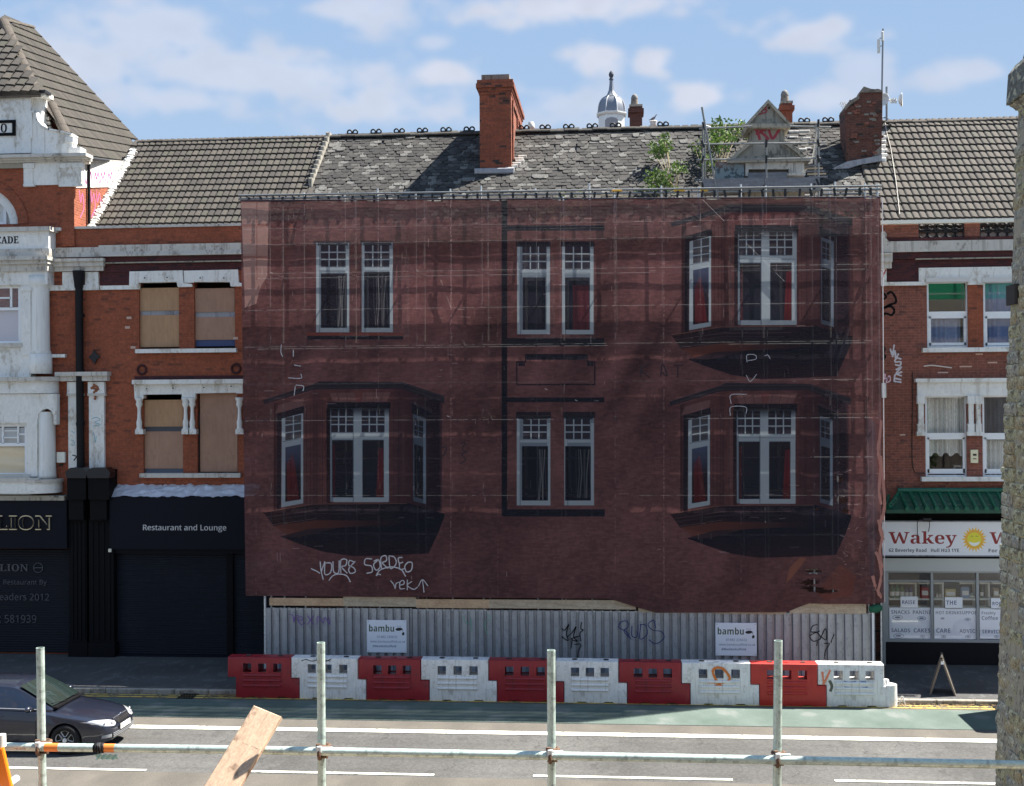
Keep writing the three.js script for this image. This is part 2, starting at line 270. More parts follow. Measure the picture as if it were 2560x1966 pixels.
// O: a point of the roof plane, U along the courses, Vd up the slope; poly: corner points in the plane
function layRoof(parent, name, { O, U, Vd, poly, w, gauge, geos, mats, tones, jitter = 0, tilt = 0, skip, most = 300, lift = .012, visible, stagger = 0, order }) {
  const N = U.clone().cross(Vd).normalize(), flat = poly.map((p) => { const d = p.clone().sub(O); return [d.dot(U), d.dot(Vd)]; });
  const us = flat.map((p) => p[0]), vs = flat.map((p) => p[1]), u0 = Math.min(...us), u1 = Math.max(...us), v0 = Math.min(...vs), v1 = Math.max(...vs);
  const cells = []; let row = 0;
  for (let v = v0; v < v1 - gauge * .3; v += gauge, row++) for (let i = 0, u = u0 + ((row * stagger) % 1) * w; u < u1 + w; u += w, i++) {
    if (!inPoly([u, v + gauge * .5], flat) || (skip && skip(u - u0, v - v0, row))) continue;
    const a = (rnd() - .5) * 2 * jitter, ju = (rnd() - .5) * jitter * w * 2.5, jv = (rnd() - .5) * jitter * gauge * 1.5;
    const p = O.clone().addScaledVector(U, u + ju).addScaledVector(Vd, v + jv).addScaledVector(N, lift + rnd() * tilt * .03);
    const uu = U.clone().applyAxisAngle(N, a), vv = Vd.clone().applyAxisAngle(N, a).applyAxisAngle(U, -tilt * (.6 + .8 * rnd())), nn = uu.clone().cross(vv).normalize();
    const q = p.clone().addScaledVector(Vd, gauge * .5); const px = toPx(q), seen = px[0] > -10 && px[0] < PW + 10 && px[1] > -10 && px[1] < PH && (!visible || visible(px));
    cells.push({ m: new THREE.Matrix4().makeBasis(uu, vv, nn).setPosition(p), d: seen ? q.distanceTo(camera.position) : 1e6 + q.distanceTo(camera.position), g: Math.floor(rnd() * geos.length), k: Math.floor(Math.pow(rnd(), 1.3) * mats.length) });
  }
  if (order) cells.sort((a, b) => a.d - b.d);
  const seenCells = cells.filter((c) => c.d < 1e6).sort((a, b) => a.d - b.d).slice(0, most), own = new Set(seenCells);
  for (const c of cells) if (own.has(c)) placed(parent, name, geos[c.g], mats[c.k], c.m);
  const rest = cells.filter((c) => !own.has(c));
  if (rest.length) {
    const list = rest.map((c) => { const g = geos[c.g].clone().applyMatrix4(c.m), n = g.attributes.position.count, col = new Float32Array(n * 3), t = tones[c.k]; for (let i = 0; i < n; i++) col.set(t, i * 3); g.setAttribute('color', new THREE.BufferAttribute(col, 3)); return g; });
    const mm = mats[0].clone(); mm.color.setRGB(1, 1, 1); mm.vertexColors = true;
    part(parent, name + '_field', merge(list), mm, { kind: 'stuff' });
  }
}
const toneSet = (mapMat, tones) => tones.map((t) => { const m = mapMat.clone(); m.color.setRGB(...t); return m; });
// sheet of roof boarding under the covering
function deck(parent, name, poly, n, mat, thick = .06, sink = .03) {
  const g = new THREE.BufferGeometry(), pos = [], a = poly.map((p) => p.clone().addScaledVector(n, -sink)), b = poly.map((p) => p.clone().addScaledVector(n, -sink - thick));
  const tri = (p, q, r) => pos.push(p.x, p.y, p.z, q.x, q.y, q.z, r.x, r.y, r.z);
  for (let i = 1; i < poly.length - 1; i++) { tri(a[0], a[i], a[i + 1]); tri(b[0], b[i + 1], b[i]); }
  for (let i = 0; i < poly.length; i++) { const j = (i + 1) % poly.length; tri(a[i], b[i], a[j]); tri(a[j], b[i], b[j]); }
  g.setAttribute('position', new THREE.Float32BufferAttribute(pos, 3)); g.computeVertexNormals(); return part(parent, name, uvm(g), mat);
}
// ------------------------------------------------------------------ the street
const ZF = -34.9, ZS = -32.3, KERB = -30.7, PAV = .12;   // house fronts, scaffold sheet, kerb face, pavement height
{
  const g = new THREE.PlaneGeometry(700, 700, 1, 1); g.rotateX(-Math.PI / 2); g.translate(0, 0, -150);
  const road = structure('road', uvm(g), M.asphalt);
  const strip = (name, x0, x1, z0, z1, y, mat) => { const q = new THREE.PlaneGeometry(x1 - x0, Math.abs(z1 - z0)); q.rotateX(-Math.PI / 2); q.translate((x0 + x1) / 2, y, (z0 + z1) / 2); return part(road, name, uvm(q), mat); };
  strip('gutter_strip', -70, 70, KERB, -30.18, .004, M.asphaltOld);
  strip('cycle_lane', -70, 70, -30.2, -28.45, .008, M.green);
  strip('resurfaced_lane', -70, 70, -24.2, -17.4, .004, M.asphaltOld);
  strip('worn_strip', -70, 70, -28.4, -27.75, .004, M.asphaltOld);
  strip('edge_line', -70, 70, -27.69, -27.4, .012, M.linePaint);
  for (const z of [-30.56, -30.36]) strip('yellow_line', -70, 70, z - .045, z + .045, .012, M.yellowPaint);
  for (let i = -4; i < 6; i++) { const x = -1.72 + i * 5.94; strip('centre_line', x, x + 3.95, -24.5 - x * .012, -24.38 - x * .012, .012, M.linePaint); }
  strip('nearer_edge_line', -70, 70, -12.1, -11.95, .012, M.linePaint);
  const pav = structure('pavement', box(-70, 70, -.2, PAV, -70, KERB - .15), M.pavement);
  for (let i = 0; i < 60; i++) { const x = -27 + i * .915; part(pav, 'kerb_stone', cbox(x, x + .905, -.1, PAV + .002, KERB - .15, KERB, .018), M.kerb); }
  const near = structure('near_pavement', box(-70, 70, -.2, PAV, -10, 1.2), M.pavement);
  for (const [x, w] of [[-11.2, .42], [9.05, .34]]) part(road, 'drain_grate', (() => { const l = []; for (let k = 0; k < 6; k++) l.push(box(x + k * w / 6, x + k * w / 6 + .035, .0135, .028, -30.68, -30.25)); l.push(box(x - .02, x + w, .0135, .03, -30.7, -30.67), box(x - .02, x + w, .0135, .03, -30.26, -30.23)); return merge(l); })(), M.iron);
}
// dead weeds and grit along the kerb
{
  const mat = std({ color: rgb(150, 124, 84), side: THREE.DoubleSide }), list = [];
  for (let i = 0; i < 620; i++) {
    const zone = rnd(), x = zone < .45 ? rr(-10.6, -8.9) : zone < .8 ? rr(6.3, 9.3) : rr(-14, 9.5), z = KERB + .03 + Math.pow(rnd(), 2) * (zone < .8 ? .3 : .1), l = rr(.02, .1), a = rnd() * 6.28;
    const g = new THREE.PlaneGeometry(l, .014); g.rotateX(-Math.PI / 2 + rr(-.6, .6)); g.rotateY(a); g.translate(x, .014 + rr(.004, .03), z); list.push(g);
  }
  const m = new THREE.Mesh(merge(list), mat); m.name = 'dry_weeds'; m.userData = { kind: 'stuff', label: 'dry brown weeds and grit lying along the kerb', category: 'weeds' }; m.castShadow = m.receiveShadow = true; scene.add(m);
}

// ------------------------------------------------------------------ the common roof slope of the terrace
const RT = .9, RC = 1 / Math.hypot(1, RT), RS = RT * RC, roofO = V3(0, 12.45, ZF - .5), RU = V3(1, 0, 0), RV = V3(0, RS, -RC), RN = V3(0, RC, RS);
const RIDGE_Z = -39.62, RIDGE_Y = 12.45 + RT * (ZF - .5 - RIDGE_Z);
const onRoof = (px, py) => onPlane(px, py, roofO, RN);
const roofAt = (x, z) => V3(x, 12.45 + RT * (ZF - .5 - z), z);
const XA = onZ(185, 567, ZF).x;                          // party wall between the arcade and the brick house
const tilesMat = std({ map: dtex(256, 1.1, (u, v) => { const f = fbm(u * 70, v * 70, 70, 3, 2), b = fbm(u * 7, v * 7, 7, 5, 3), k = step(.62, .8, fbm(u * 16, v * 16, 16, 8, 3)); const t = 150 + (f - .5) * 50 + (b - .5) * 40; return [t + k * 10, t + k * 12, t - 2]; }), roughness: .95 });
const TT = [[.165, .146, .132], [.195, .172, .153], [.13, .115, .104], [.22, .193, .165], [.175, .166, .135]];
const tileTones = toneSet(tilesMat, TT);
const TT2 = [[.205, .181, .162], [.236, .208, .185], [.172, .152, .136], [.262, .23, .2], [.212, .2, .17]];
const tileTones2 = toneSet(tilesMat, TT2);
const slateMat = std({ map: dtex(256, .8, (u, v) => { const f = fbm(u * 90, v * 60, 90, 3, 3), b = fbm(u * 9, v * 9, 9, 5, 4), k = step(.58, .72, fbm(u * 22, v * 22, 22, 8, 3)); const t = 140 + (f - .5) * 90 + (b - .5) * 90; return [t + k * 44, t + k * 44, t + k * 36]; }), roughness: .9 });
const ST = [[.1, .093, .088], [.13, .122, .115], [.078, .073, .071], [.165, .156, .146], [.07, .067, .067], [.215, .205, .19], [.38, .37, .35]];
const slateTones = toneSet(slateMat, ST);
const ridgeMat = toneSet(tilesMat, [[.24, .2, .17]])[0], ridgeDark = toneSet(tilesMat, [[.19, .172, .155]])[0];
// angular or half-round ridge pieces between two points
function ridgeRun(parent, name, a, b, len, r, mat, jitter = .0) {
  const d = b.clone().sub(a), n = Math.max(1, Math.round(d.length() / len)); d.normalize(); const L = a.distanceTo(b) / n;
  const s = []; for (let i = 0; i <= 8; i++) { const t = Math.PI * (i / 8); s.push([r * Math.cos(t), r * Math.sin(t) * .8]); }
  const sh = new THREE.Shape([...s, ...s.map(([x, y]) => [x * .85, y * .85 - .004]).reverse()].map((p) => new THREE.Vector2(...p)));
  const g = uvm(new THREE.ExtrudeGeometry(sh, { depth: L * 1.0, bevelEnabled: false })), up = V3(0, 1, 0), x = up.clone().cross(d).normalize(), y = d.clone().cross(x).normalize();
  for (let i = 0; i < n; i++) { const p = a.clone().addScaledVector(d, i * L); p.y += (i % 2) * .006 + (rnd() - .5) * jitter; placed(parent, name, g, mat, new THREE.Matrix4().makeBasis(x, y, d).setPosition(p)); }
}

// a window in a pixel rectangle: frame > pane, bars
function sash(parent, r, z, { frame = .07, mat = M.whiteUpvc, depth = .07, bars = [], glass = M.glass, name = 'window', extra } = {}) {
  const q = prect(...r, z), w = part(parent, name, ringGeo(q, frame, z, depth), mat, extra);
  const zi = z - depth * .55;
  part(w, 'pane', box(q[0] + frame * .9, q[1] - frame * .9, q[2] + frame * .9, q[3] - frame * .9, zi - .008, zi), glass);
  for (const b of bars) { const bq = prect(...b, z); part(w, 'glazing_bar', box(bq[0], bq[1], bq[2], bq[3], z - depth * .9, z - .006), mat); }
  return w;
}
// ------------------------------------------------------------------ the white and brick arcade at the corner
const arcade = thing('arcade_building', 'white and brick arcade with a steep tiled roof, round corner column and black shopfront', 'building', [onZ(100, 1640, ZF).x, 0, ZF]);
{
  const A = arcade, W = M.whitePaint, z0 = ZF, x0p = -560;
  const p = (x, y) => { const q = onZ(x, y, z0); return [q.x, q.y]; };
  // brick body with the big arched window opening in the gable storey
  const arch = []; { const c = onZ(-62, 562, z0), r = onZ(46, 562, z0).x - c.x; for (let i = 0; i <= 20; i++) { const t = Math.PI * i / 20; arch.push([c.x + r * Math.cos(t), c.y + r * .86 * Math.sin(t)]); } }
  const body = part(A, 'wall', wallGeo([p(x0p, 1660), [XA, p(185, 1660)[1]], [XA, p(185, 395)[1]], p(x0p, 395)], [arch], z0 - .001, .4), M.brick);
  const xl = p(x0p, 900)[0], archC = onZ(-62, 562, z0), archR = onZ(46, 562, z0).x - archC.x;
  const strip = (parent, n, r0, r1, t0, t1, z, d, m) => { const o = [], i2 = []; for (let i = 0; i <= 20; i++) { const t = lerp(t0, t1, i / 20); o.push([archC.x + r1 * Math.cos(t), archC.y + r1 * .86 * Math.sin(t)]); i2.push([archC.x + r0 * Math.cos(t), archC.y + r0 * .86 * Math.sin(t)]); } return part(parent, n, polyExtrude([...o, ...i2.reverse()], z, d), m); };
  strip(A, 'brick_arch', archR, archR + .30, 0, Math.PI, z0 + .04, .06, M.brick);
  strip(A, 'arch_lining', archR - .30, archR - .004, 0, Math.PI, z0 - .06, .2, W);
  part(A, 'arch_back', box(archC.x - archR, archC.x + archR, archC.y - .2, archC.y + archR, z0 - .46, z0 - .41), W);
  const aw = sash(A, [-110, 486, 15, 562], z0 - .2, { frame: .09, mat: M.whiteUpvc, bars: [[-40, 490, -34, 562]] });
  // side wall above the neighbour's roof, in sun: brick with a white band
  const ey = p(185, 470)[1];
  part(A, 'side_wall', box(XA - .35, XA - .003, .2, ey, -47, z0 - .4), M.brick);
  const sidePoly = (name, pts, out, th, m) => { const q = pts.map(([x, y]) => onX(x, y, XA + out)), s = new THREE.Shape(q.map((v) => new THREE.Vector2(-v.z, v.y))), g = new THREE.ExtrudeGeometry(s, { depth: th, bevelEnabled: false }); g.rotateY(Math.PI / 2); g.translate(XA + out - th, 0, 0); return part(A, name, uvm(g), m); };
  sidePoly('side_band', [[186, 428], [338, 428], [338, 466], [186, 470]], .02, .3, W);
  sidePoly('side_frieze', [[187, 396], [340, 404], [340, 429], [187, 429]], -.004, .28, M.stone); sidePoly('upper_side_wall', [[190, 469], [338, 465], [338, 600], [190, 600]], -.006, .3, M.brick);
  const violet = plain(150, 70, 130, { roughness: .7 }), yb = ey + .02;
  for (const x of [200, 216, 234, 250, 268]) part(A, 'graffiti', ribbon(smooth([[x, 460], [x + 4, 432], [x + 7, 448], [x + 11, 431], [x + 14, 458]].map(([u, v]) => onX(u, v, XA + .024))), .05, V3(1, 0, 0)), violet);
  for (const x of [198, 226, 240]) part(A, 'graffiti', ribbon(smooth([[x, 476], [x + 3, 506], [x + 8, 484], [x + 11, 520], [x + 2, 544]].map(([u, v]) => onX(u, v, XA + .004))), .05, V3(1, 0, 0)), plain(190, 96, 140));
  // gable storey: plain white panel, ogee wing, cornice, pilaster heads
  const gz = z0 + .06;
  P(A, 'gable_panel', [x0p, 232, 76, 383], gz, .5, W);
  P(A, 'gable_return', [76, 240, 104, 345], gz - .25, .35, W);
  P(A, 'gable_coping', [x0p, 229, 110, 240], gz + .06, .6, W);
  part(A, 'ogee_wing', ppoly([[78, 282], [88, 283], [92, 303], [104, 318], [122, 326], [150, 331], [176, 338], [176, 352], [183, 370], [195, 384], [78, 384]], gz - .03, .34), W);
  part(A, 'ogee_coping', (() => { const c = [[78, 281], [88, 282], [92, 302], [104, 317], [122, 325], [150, 330], [178, 337]]; return merge(c.slice(1).map((b, i) => { const a = c[i], q = onZ(...a, gz), s = onZ(...b, gz), mid = q.clone().add(s).multiplyScalar(.5), g = new THREE.BoxGeometry(q.distanceTo(s) + .03, .05, .46); g.rotateZ(Math.atan2(s.y - q.y, s.x - q.x)); g.translate(mid.x, mid.y + .02, gz - .2); return uvm(g); })); })(), W);
  P(A, 'wing_block', [160, 342, 182, 356], gz + .01, .3, W); P(A, 'wing_block', [170, 368, 200, 384], gz + .03, .4, W);
  P(A, 'thin_post', [74, 281, 79, 345], gz + .02, .05, W);
  const plate = part(A, 'date_plate', ringGeo(prect(-140, 300, 37, 339, gz + .05), .085, gz + .05, .06), M.black);
  P(plate, 'plate_ground', [-133, 305, 29, 334], gz + .02, .015, W);
  part(plate, 'numeral', letters('O', F.serifBold, 1, 309, 16, 331, gz + .035, .012), M.black);
  for (const [a, b, t, d] of [[x0p, 214, [384, 392], .34], [x0p, 212, [392, 399], .24], [x0p, 208, [399, 405], .16]]) P(A, 'cornice', [a, t[0], b, t[1]], z0 + d, .5, M.stone);
  P(A, 'dentil_band', [x0p, 405, 80, 420], z0 + .09, .2, M.stoneDark);
  P(A, 'frieze', [58, 405, 205, 462], z0 + .07, .2, W);
  for (const [a, b] of [[57, 84], [146, 206]]) { P(A, 'pilaster_head', [a, 408, b, 420], z0 + .13, .1, W); P(A, 'pilaster_block', [a + 3, 420, b - 3, 460], z0 + .1, .1, W); P(A, 'pilaster_foot', [a, 460, b, 466], z0 + .13, .12, W); }
  P(A, 'brick_pier', [150, 467, 185, 616], z0 + .06, .1, M.brick);
  // name board over the bay
  const bz = z0 + .45;
  P(A, 'name_board_cap', [x0p, 567, 124, 578], bz + .1, .75, M.stone);
  P(A, 'string_end', [118, 569, 150, 577], z0 + .14, .14, W);
  const nb = P(A, 'name_board', [x0p, 578, 121, 622], bz, .5, W);
  part(nb, 'lettering', letters('CADE', F.serifBold, -10, 591, 45, 609, bz + .012, .012), M.black);
  P(A, 'board_foot', [x0p, 622, 122, 640], bz + .06, .55, M.stone);
  // entablature running round the bay
  for (const [t, b, d] of [[640, 650, .66], [650, 660, .58], [660, 678, .5]]) P(A, 'bay_cornice', [x0p, t, 118, b], z0 + d, .7, M.stone);
  for (const [t, b, d] of [[619, 643, .1], [646, 654, .26], [654, 666, .2], [666, 678, .14]]) P(A, 'band', [118, t, t > 640 ? 257 : 250, b], z0 + d, .3, t > 640 ? M.stone : M.stone);
  P(A, 'bay_frieze', [x0p, 678, 118, 712], z0 + .42, .5, W);
  for (const [a, b] of [[155, 192], [212, 245]]) P(A, 'white_block', [a, 680, b, 713], z0 + .08, .1, W);
  P(A, 'white_string', [118, 713, 246, 726], z0 + .1, .12, W);
  // bay wall with two windows, corner pilaster and round column
  const w1 = prect(-120, 716, 50, 858, z0 + .35), w2 = prect(-120, 1062, 66, 1188, z0 + .35), xb = onZ(76, 900, z0 + .35).x;
  part(A, 'bay_wall', wallGeo([[onZ(x0p, 900, z0 + .35).x, p(0, 1236)[1]], [xb, p(0, 1236)[1]], [xb, p(0, 712)[1]], [onZ(x0p, 900, z0 + .35).x, p(0, 712)[1]]], [rectPts(w1).reverse(), rectPts(w2).reverse()], z0 + .35, .35), W);
  sash(A, [-120, 716, 50, 858], z0 + .27, { frame: .06, bars: [[-60, 769, 49, 776], [24, 720, 29, 770], [-20, 743, 26, 747]] });
  sash(A, [-120, 1062, 66, 1188], z0 + .27, { frame: .06, bars: [[-60, 1108, 65, 1116], [42, 1066, 46, 1110], [4, 1066, 8, 1110], [6, 1076, 42, 1079], [6, 1093, 42, 1096], [44, 1084, 64, 1088]] });
  P(A, 'blind', [-118, 776, 49, 856], z0 + .17, .01, plain(196, 190, 196));
  P(A, 'blind', [-118, 1070, 64, 1112], z0 + .17, .01, plain(190, 190, 190));
  part(A, 'draped_curtain', (() => { const q = prect(-118, 1116, 65, 1188, z0 + .16), g = new THREE.PlaneGeometry(q[1] - q[0], q[3] - q[2], 24, 16); g.translate((q[0] + q[1]) / 2, (q[2] + q[3]) / 2, z0 + .16); const a = g.attributes.position; for (let i = 0; i < a.count; i++) a.setZ(i, a.getZ(i) + .03 * Math.sin(a.getY(i) * 16 + a.getX(i) * 1.2)); g.computeVertexNormals(); return g; })(), plain(222, 206, 176));
  P(A, 'room_back', [-560, 560, 150, 1230], z0 - 3, .05, M.room); part(A, 'room_floor', box(xl, XA - .4, p(0, 930)[1], p(0, 915)[1], z0 - 3, z0 - .42), M.room);
  P(A, 'window_sill', [-124, 858, 54, 868], z0 + .42, .2, M.stone); P(A, 'window_sill', [-124, 1186, 74, 1196], z0 + .42, .2, M.stone);
  P(A, 'pilaster', [52, 712, 76, 888], z0 + .39, .1, W); P(A, 'pilaster', [66, 1000, 92, 1192], z0 + .39, .1, W); P(A, 'pilaster_cap', [50, 718, 79, 727], z0 + .43, .14, W);
  const colX = onZ(99, 900, z0 + .25).x, colR = .27, yy = (y) => onZ(99, y, z0 + .25).y;
  const lathe = (n, prof, m) => { const g = new THREE.LatheGeometry(prof.map(([r, y]) => new THREE.Vector2(r, yy(y))), 28); g.translate(colX, 0, z0 + .2); return part(A, n, g, m); };
  lathe('round_column', [[0, 888], [colR + .03, 888], [colR + .03, 880], [colR, 876], [colR - .01, 800], [colR - .015, 724], [colR + .02, 716], [colR + .06, 708], [colR + .06, 690], [0, 690]], W);
  lathe('round_shaft', [[0, 935], [colR + .06, 935], [colR + .05, 885], [0, 885]], W);
  const colX2 = onZ(112, 1100, z0 + .25).x; { const g = new THREE.LatheGeometry([[0, 1198], [.29, 1198], [.27, 1188], [.255, 1150], [.25, 1030], [0, 1030]].map(([r, y]) => new THREE.Vector2(r, yy(y))), 28); g.translate(colX2, 0, z0 + .15); part(A, 'round_column', g, W); }
  part(A, 'hooded_niche', (() => { const o = [[88, 985], [141, 985], [141, 1062], [133, 1062], [133, 1040], [128, 1028], [118, 1022], [106, 1024], [96, 1034], [92, 1050], [92, 1190], [88, 1190]]; return ppoly(o, z0 + .42, .2); })(), W);
  P(A, 'bay_arch_head', [x0p, 985, 90, 1058], z0 + .4, .1, W);
  // cornice at mid height and the bowed base
  for (const [t, b, d] of [[930, 940, .3], [940, 953, .22]]) P(A, 'band', [136, t, 267, b], z0 + d, .4, M.stone);
  const bow = (n, y0, y1, r, m) => { const g = new THREE.CylinderGeometry(r, r, Math.abs(yy(y0) - yy(y1)), 30); g.translate(colX + .05, (yy(y0) + yy(y1)) / 2, z0 + .12); part(A, n, g, m); };
  bow('bowed_cornice', 943, 953, .56, M.stone); bow('bowed_frieze', 953, 984, .44, W); bow('bowed_base', 1198, 1206, .58, M.stone); bow('bowed_base', 1206, 1232, .54, W);
  P(A, 'bay_band', [x0p, 943, 96, 953], z0 + .6, .5, M.stone); P(A, 'bay_band', [x0p, 953, 96, 984], z0 + .48, .5, W); P(A, 'bay_base', [x0p, 1196, 96, 1206], z0 + .62, .6, M.stone); P(A, 'bay_base', [x0p, 1206, 96, 1235], z0 + .58, .6, W);
  P(A, 'string_end', [118, 886, 162, 894], z0 + .12, .14, W);
  for (const [a, b] of [[170, 204], [222, 260]]) { P(A, 'white_pilaster', [a, 990, b, 1172], z0 + .1, .12, W); P(A, 'pilaster_cap', [a - 3, 955, b, 988], z0 + .13, .14, W); P(A, 'pilaster_cap_edge', [a - 4, 984, b + 2, 990], z0 + .16, .14, M.stone); }
  sprayed(A, 'rust_stain', [[[236, 960], [233, 970], [242, 975], [234, 982], [238, 992], [236, 1000]], [[226, 972], [240, 966], [246, 976]]], z0 + .135, .07, plain(140, 88, 62));
  sprayed(A, 'graffiti', [[[228, 1048], [240, 1044], [250, 1050], [236, 1056], [250, 1062], [232, 1066]], [[233, 1080], [238, 1105], [240, 1090]], [[178, 1078], [186, 1084]], [[176, 1100], [184, 1104], [184, 1114], [176, 1112]]], z0 + .104, .02, plain(120, 176, 190));
  sprayed(A, 'graffiti', [[[180, 1138], [190, 1142], [184, 1152]]], z0 + .104, .035, plain(50, 50, 54));
  const alarm = P(A, 'alarm_box', [141, 1131, 161, 1157], z0 + .1, .1, plain(226, 226, 214)); P(alarm, 'alarm_foot', [147, 1160, 156, 1166], z0 + .03, .03, M.dark);
  // drain pipe between the two fronts
  const px = onZ(201, 900, z0 + .2).x, pm = satin(16, 16, 20, .6, .5);
  const dp = part(A, 'drain_pipe', tube(V3(px, onZ(201, 1636, z0).y, z0 + .16), V3(px - .06, onZ(200, 700, z0).y, z0 + .16), .11, 16), pm);
  part(dp, 'hopper', (() => { const g = new THREE.CylinderGeometry(.18, .12, .5, 12); g.translate(px - .06, onZ(200, 700, z0).y, z0 + .17); return g; })(), pm);
  for (const y of [790, 930, 1060]) part(dp, 'pipe_collar', (() => { const g = new THREE.CylinderGeometry(.13, .13, .1, 16); g.translate(px - .03, onZ(200, y, z0).y, z0 + .16); return g; })(), pm);
  const dp2x = onX(222, 480, XA + .06); part(A, 'roof_pipe', tube(V3(XA + .06, p(200, 575)[1], dp2x.z), V3(XA + .06, p(200, 408)[1] + .25, dp2x.z), .045, 10), pm);
  const star = part(A, 'wall_tie_plate', ppoly([[234, 874], [240, 885], [250, 893], [240, 899], [236, 911], [229, 901], [220, 893], [229, 886]], z0 + .09, .05), M.iron);
  // black shopfront
  const fz = z0 + .45;
  const fas = P(A, 'fascia', [x0p, 1252, 166, 1372], fz, .6, M.navy); P(A, 'fascia_cap', [x0p, 1240, 160, 1252], fz + .06, .6, M.stoneDark);
  const gold = std({ color: rgb(206, 192, 160), roughness: .35, metalness: .5 });
  part(fas, 'lettering', letters('LION', F.serifBold, -14, 1289, 128, 1326, fz + .05, .05), gold);
  part(fas, 'letter_face', (() => { const g = letters('LION', F.serifBold, -12, 1291.5, 126, 1323.5, fz + .056, .005); return g; })(), M.navy);
  for (const [a, b] of [[167, 214], [220, 272]]) {
    P(A, 'corbel', [a, 1176, b, 1250], fz + .14, .7, M.black); P(A, 'corbel', [a + 4, 1250, b - 6, 1300], fz + .06, .6, M.black);
    part(A, 'corbel_cap', ppoly([[a - 4, 1180], [a + 8, 1170], [b - 8, 1170], [b + 3, 1182], [b, 1196], [a - 2, 1196]], fz + .2, .4), M.blackGloss);
  }
  for (const [a, b] of [[172, 216], [222, 284]]) {
    P(A, 'black_column', [a, 1300, b, 1610], z0 + .32, .4, M.black); for (let k = 0; k < 4; k++) P(A, 'column_reed', [a + 5 + k * (b - a) / 4.4, 1306, a + 10 + k * (b - a) / 4.4, 1600], z0 + .345, .03, M.black);
    P(A, 'column_base', [a - 2, 1608, b + 2, 1646], z0 + .4, .5, M.black);
  }
  const sh = part(A, 'shutter', (() => { const q = prect(x0p, 1374, 172, 1632, z0 + .1), l = []; const n = 42; for (let i = 0; i < n; i++) { const y0 = lerp(q[2], q[3], i / n), y1 = lerp(q[2], q[3], (i + 1) / n), g = new THREE.CylinderGeometry(.05, .05, q[1] - q[0], 6, 1, false, 0, Math.PI); g.rotateZ(Math.PI / 2); g.rotateX(Math.PI * 0); g.scale(1, (y1 - y0) / .1, .4); g.translate((q[0] + q[1]) / 2, (y0 + y1) / 2, z0 + .08); l.push(g); } l.push(box(q[0], q[1], q[2], q[3], z0 - .02, z0 + .08)); return merge(l); })(), satin(22, 25, 34, .65, .4));
  const faint = plain(66, 68, 76, { roughness: .5 });
  for (const [t, a, b, y0, y1, f] of [['TLION', -20, 70, 1411, 1429, 'serifBold'], ['Restaurant By', 8, 116, 1450, 1466, 'sans'], ['eaders 2012', -2, 122, 1484, 1502, 'sans'], [': 581939', -2, 90, 1538, 1558, 'sans']]) part(sh, 'lettering', letters(t, F[f], a, y0, b, y1, z0 + .115, .02), faint);
  part(sh, 'emblem', (() => { const c = onZ(95, 1420, z0 + .11), g = new THREE.TorusGeometry(.14, .016, 6, 24); g.translate(c.x, c.y, c.z); const h = box(c.x - .13, c.x + .13, c.y - .012, c.y + .012, c.z - .01, c.z + .012); return merge([g, h]); })(), faint);
  // steep roof: front slope, long side slope, hips
  const hip = onZ(90, 228, ZF - .1), top = onZ(8, 52, ZF - 3.1), eL = V3(XA + .35, onZ(200, 396, ZF).y - .1, ZF - .2);
  const eR = V3(XA + .35, eL.y, -39.2), side = [eL, eR, onPlane(333, 340, eL, V3(0, 0, 0).copy(eR.clone().sub(eL).cross(top.clone().sub(eL)).normalize())), null, top, hip.clone()];
  const sn = eR.clone().sub(eL).cross(top.clone().sub(eL)).normalize(); if (sn.x < 0) sn.negate();
  const sp = (x, y) => onPlane(x, y, eL, sn);
  const poly = [sp(212, 392), sp(335, 408), sp(331, 340), sp(80, 70), sp(8, 52), sp(86, 228), sp(130, 252), sp(175, 340)];
  const roof = deck(A, 'side_roof', poly, sn, M.felt, .08, .04);
  const U = sp(335, 408).sub(sp(212, 392)).normalize(), Vd = sn.clone().cross(U).normalize(); if (Vd.y < 0) Vd.negate();
  const Uo = Vd.clone().cross(sn).normalize();
  layRoof(roof, 'roof_tile', { O: eL, U: Uo, Vd, poly, w: .15, gauge: .4, geos: [tileGeo(.15, .48, .03, .05)], mats: tileTones, tones: TT, visible: () => true });
  ridgeRun(roof, 'hip_tile', sp(86, 226), sp(8, 54), .45, .17, ridgeMat); ridgeRun(roof, 'hip_tile', sp(165, 338), sp(128, 262), .45, .16, ridgeMat); ridgeRun(roof, 'ridge_tile', sp(8, 52), sp(80, 70), .45, .12, ridgeMat);
  ridgeRun(roof, 'verge_tile', sp(331, 340), sp(80, 70), .45, .06, ridgeMat);
  const fe = onZ(100, 232, ZF + .25), fpoly = [V3(onZ(x0p, 232, ZF + .25).x, fe.y - .02, ZF + .25), V3(fe.x, fe.y - .02, ZF + .25), sp(86, 226), sp(8, 52), V3(sp(8, 52).x - 6, sp(8, 52).y, sp(8, 52).z)];
  const fn = fpoly[1].clone().sub(fpoly[0]).cross(fpoly[3].clone().sub(fpoly[0])).normalize(); if (fn.z < 0) fn.negate();
  const froof = deck(A, 'front_roof', fpoly, fn, M.felt, .08, .04), fV = fn.clone().cross(V3(1, 0, 0)).normalize(); if (fV.y < 0) fV.negate();
  layRoof(froof, 'roof_tile', { O: fpoly[0], U: V3(1, 0, 0), Vd: fV, poly: fpoly, w: .3, gauge: .4, geos: [tileGeo(.3, .48, .07, .05)], mats: tileTones, tones: TT });
  P(A, 'eaves_board', [x0p, 226, 112, 233], gz + .16, .4, M.iron);
  part(A, 'side_gutter', tube(sp(208, 395), sp(338, 411), .07, 8), M.iron);
